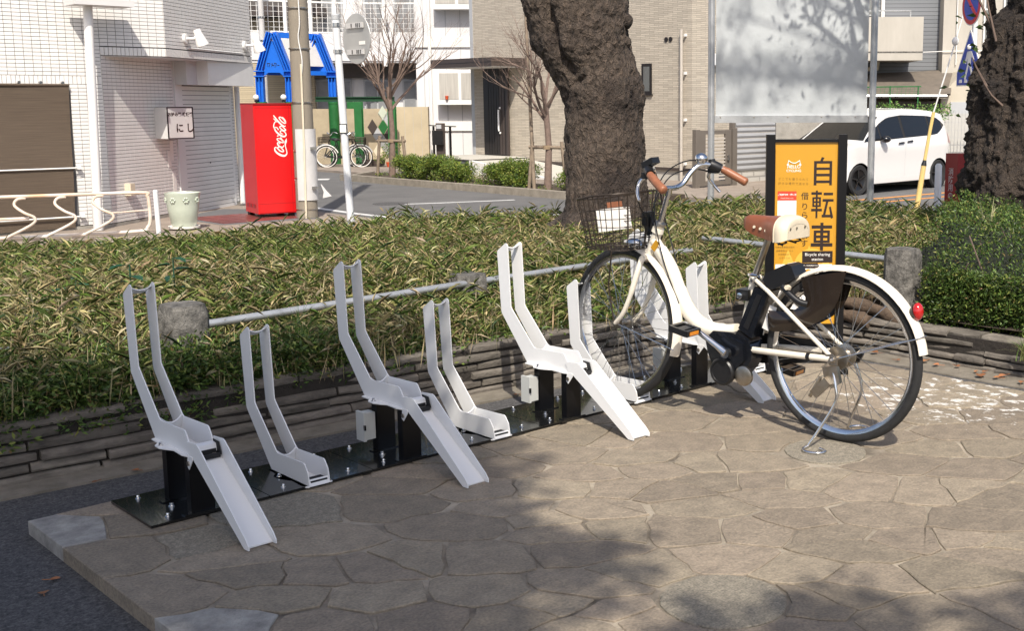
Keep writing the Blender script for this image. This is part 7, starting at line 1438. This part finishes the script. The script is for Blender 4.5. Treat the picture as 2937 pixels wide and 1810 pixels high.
def shrub(label, boxes, seed):
    rs = random.Random(seed); b0 = boxes[0]; t = thing('clipped_shrub', label, 'shrub', (b0[0], b0[1], ST + .1), 0, 'clipped shrubs along the planting strip'); cen = []
    for (x, y, hx, hy, h) in boxes:
        for i in range(34): cen.append((x + rs.uniform(-hx, hx), y + rs.uniform(-hy, hy), ST + .12 + h * rs.random() ** .6, rs.uniform(.12, .2)))
    clumps('foliage', cen, 300, .05, SH, SW, t, 'leaf')
    for i in range(16): m3 = MB(); x, y, hx, hy, h = rs.choice(boxes); a, b_ = x + rs.uniform(-hx, hx), y + rs.uniform(-hy, hy); m3.tube([(a, b_, ST + .1), (a + rs.uniform(-.1, .1), b_ + rs.uniform(-.1, .1), ST + .1 + h * .8)], .008, 4); m3.build('stem', 'twig', t)
shrub('clipped shrub nearest the green pergola, with yellowish tips', [(13.85, 20.1, .28, .40, .44), (13.85, 19.2, .28, .45, .46), (13.85, 18.35, .25, .3, .34)], 1)
shrub('clipped shrub in front of the porch, left of the staked tree', [(13.85, 16.75, .28, .32, .40), (13.85, 16.0, .28, .35, .46)], 2)
shrub('clipped shrub between the staked tree and the big trunk', [(13.85, 14.25, .25, .22, .44), (13.85, 13.5, .28, .25, .46)], 3)
rs = random.Random(2); cen = [(KX + .3 + rs.random() * 1.0, rs.uniform(12.4, 21.8), ST + .14, rs.uniform(.06, .12)) for i in range(110)]
tag(clumps('low_weeds', cen, 60, .05, SH, SW, None, 'leaf', squash=.5), 'low weeds along the kerbed planting strip', 'weeds', None, 'stuff')
vn = block('climbing_vine', 'bright green climbing plant along the wall behind the white car', 'plant', 26.4); cen = []
for i in range(46): x = rs.uniform(4.9, 6.9); v = local(25.9, x); cen.append((v.x, v.y, 1.0 + rs.uniform(-.05, .22), rs.uniform(.08, .14)))
clumps('foliage', cen, 60, .07, [(.10, .22, .04), (.15, .28, .06), (.30, .36, .14)], [3, 3, 1], None, 'leaf').parent = vn
vn.children[-1].matrix_parent_inverse = (Matrix.Translation(vn.location) @ Matrix.Rotation(R(-44.632), 4, 'Z')).inverted()
pp = thing('potted_plant', 'green leafy plant at the foot of the tan wall by the pergola', 'plant', tuple(local(33.2, -7.2) + Vector((0, 0, -.5)))); cen = []
for i in range(16): v = local(33.2, rs.uniform(-7.55, -6.9)); cen.append((v.x, v.y, rs.uniform(-.35, .15), rs.uniform(.08, .14)))
clumps('foliage', cen, 80, .07, SH, SW, pp, 'leaf')
m3 = MB(); m3.lathe([(.10, ST), (.14, ST + .2)], local(33.2, -7.2), n=12); m3.build('pot', 'orange_pot', pp, 40)
# surface roots and fallen leaves by the right-hand wall
rt_ = thing('tree_root', 'gnarled brown surface root beside the stone post behind the rear wheel', 'root', (3.8, .75, .1))
for k, pts in enumerate(([(3.74, .95, .12), (3.76, .70, .19), (3.80, .45, .17), (3.78, .25, .12)], [(3.70, .88, .08), (3.72, .62, .13), (3.72, .42, .11)], [(3.85, .9, .18), (3.9, .7, .23), (3.95, .55, .2)])):
    m3 = MB(); m3.tube(spline(pts, 6), [.035 + .012 * noise1(i * .8, k) for i in range((len(pts) - 1) * 6 + 1)], 10); m3.build('root_branch', 'root', rt_, 60)
def dead_leaf(x, y, z, s, m_, label, grp='fallen leaves'):
    a = rs.uniform(0, 6.3); m3 = MB(); pts = []
    for q in range(9):
        t = 2 * math.pi * q / 9; r_ = s * (.75 + .25 * math.cos(t)) * (1 + .12 * noise1(q * 2.1 + x * 9, 2)); pts.append((x + r_ * math.cos(t + a), y + r_ * .62 * math.sin(t + a), z + .006 + .35 * s * abs(math.sin(t)) * .5))
    m3.add(pts + [(x, y, z + .004)], [(9, i, (i + 1) % 9) for i in range(9)]); m3.tube([(x, y, z + .006), (x - s * 1.4 * math.cos(a), y - s * 1.4 * math.sin(a), z + .008)], .0015, 4); return single('fallen_leaf', label, 'leaf', m3, m_, None, grp)
for i in range(26):
    y = rs.uniform(-1.6, .3) if i < 20 else rs.uniform(.2, .8); dead_leaf(3.60 + rs.uniform(-.05, .06), y, -.035, rs.uniform(.018, .042), 'brown_leaf', 'small brown leaf lying along the foot of the right-hand slate wall', 'brown leaves along the right wall')
dead_leaf(-.585, .55, -.045, .045, 'pale_leaf', 'single pale green leaf lying on the dark asphalt at left')
dead_leaf(-.745, -.06, -.045, .038, 'brown_leaf', 'brown leaf on the asphalt at the bottom left corner')
for x, y in ((-.44, .30), (-.49, .22)): dead_leaf(x, y, -.045, .02, 'brown_leaf', 'small brown leaf on the asphalt beside the terrace edge', 'leaves beside the terrace edge')
for x, y, s in ((.10, 1.10, .02), (-.05, 1.07, .015), (1.75, .98, .016)): dead_leaf(x, y, -.035, s, 'brown_leaf', 'small dry leaf on the gutter below the slate wall', 'dry leaves in the gutter')
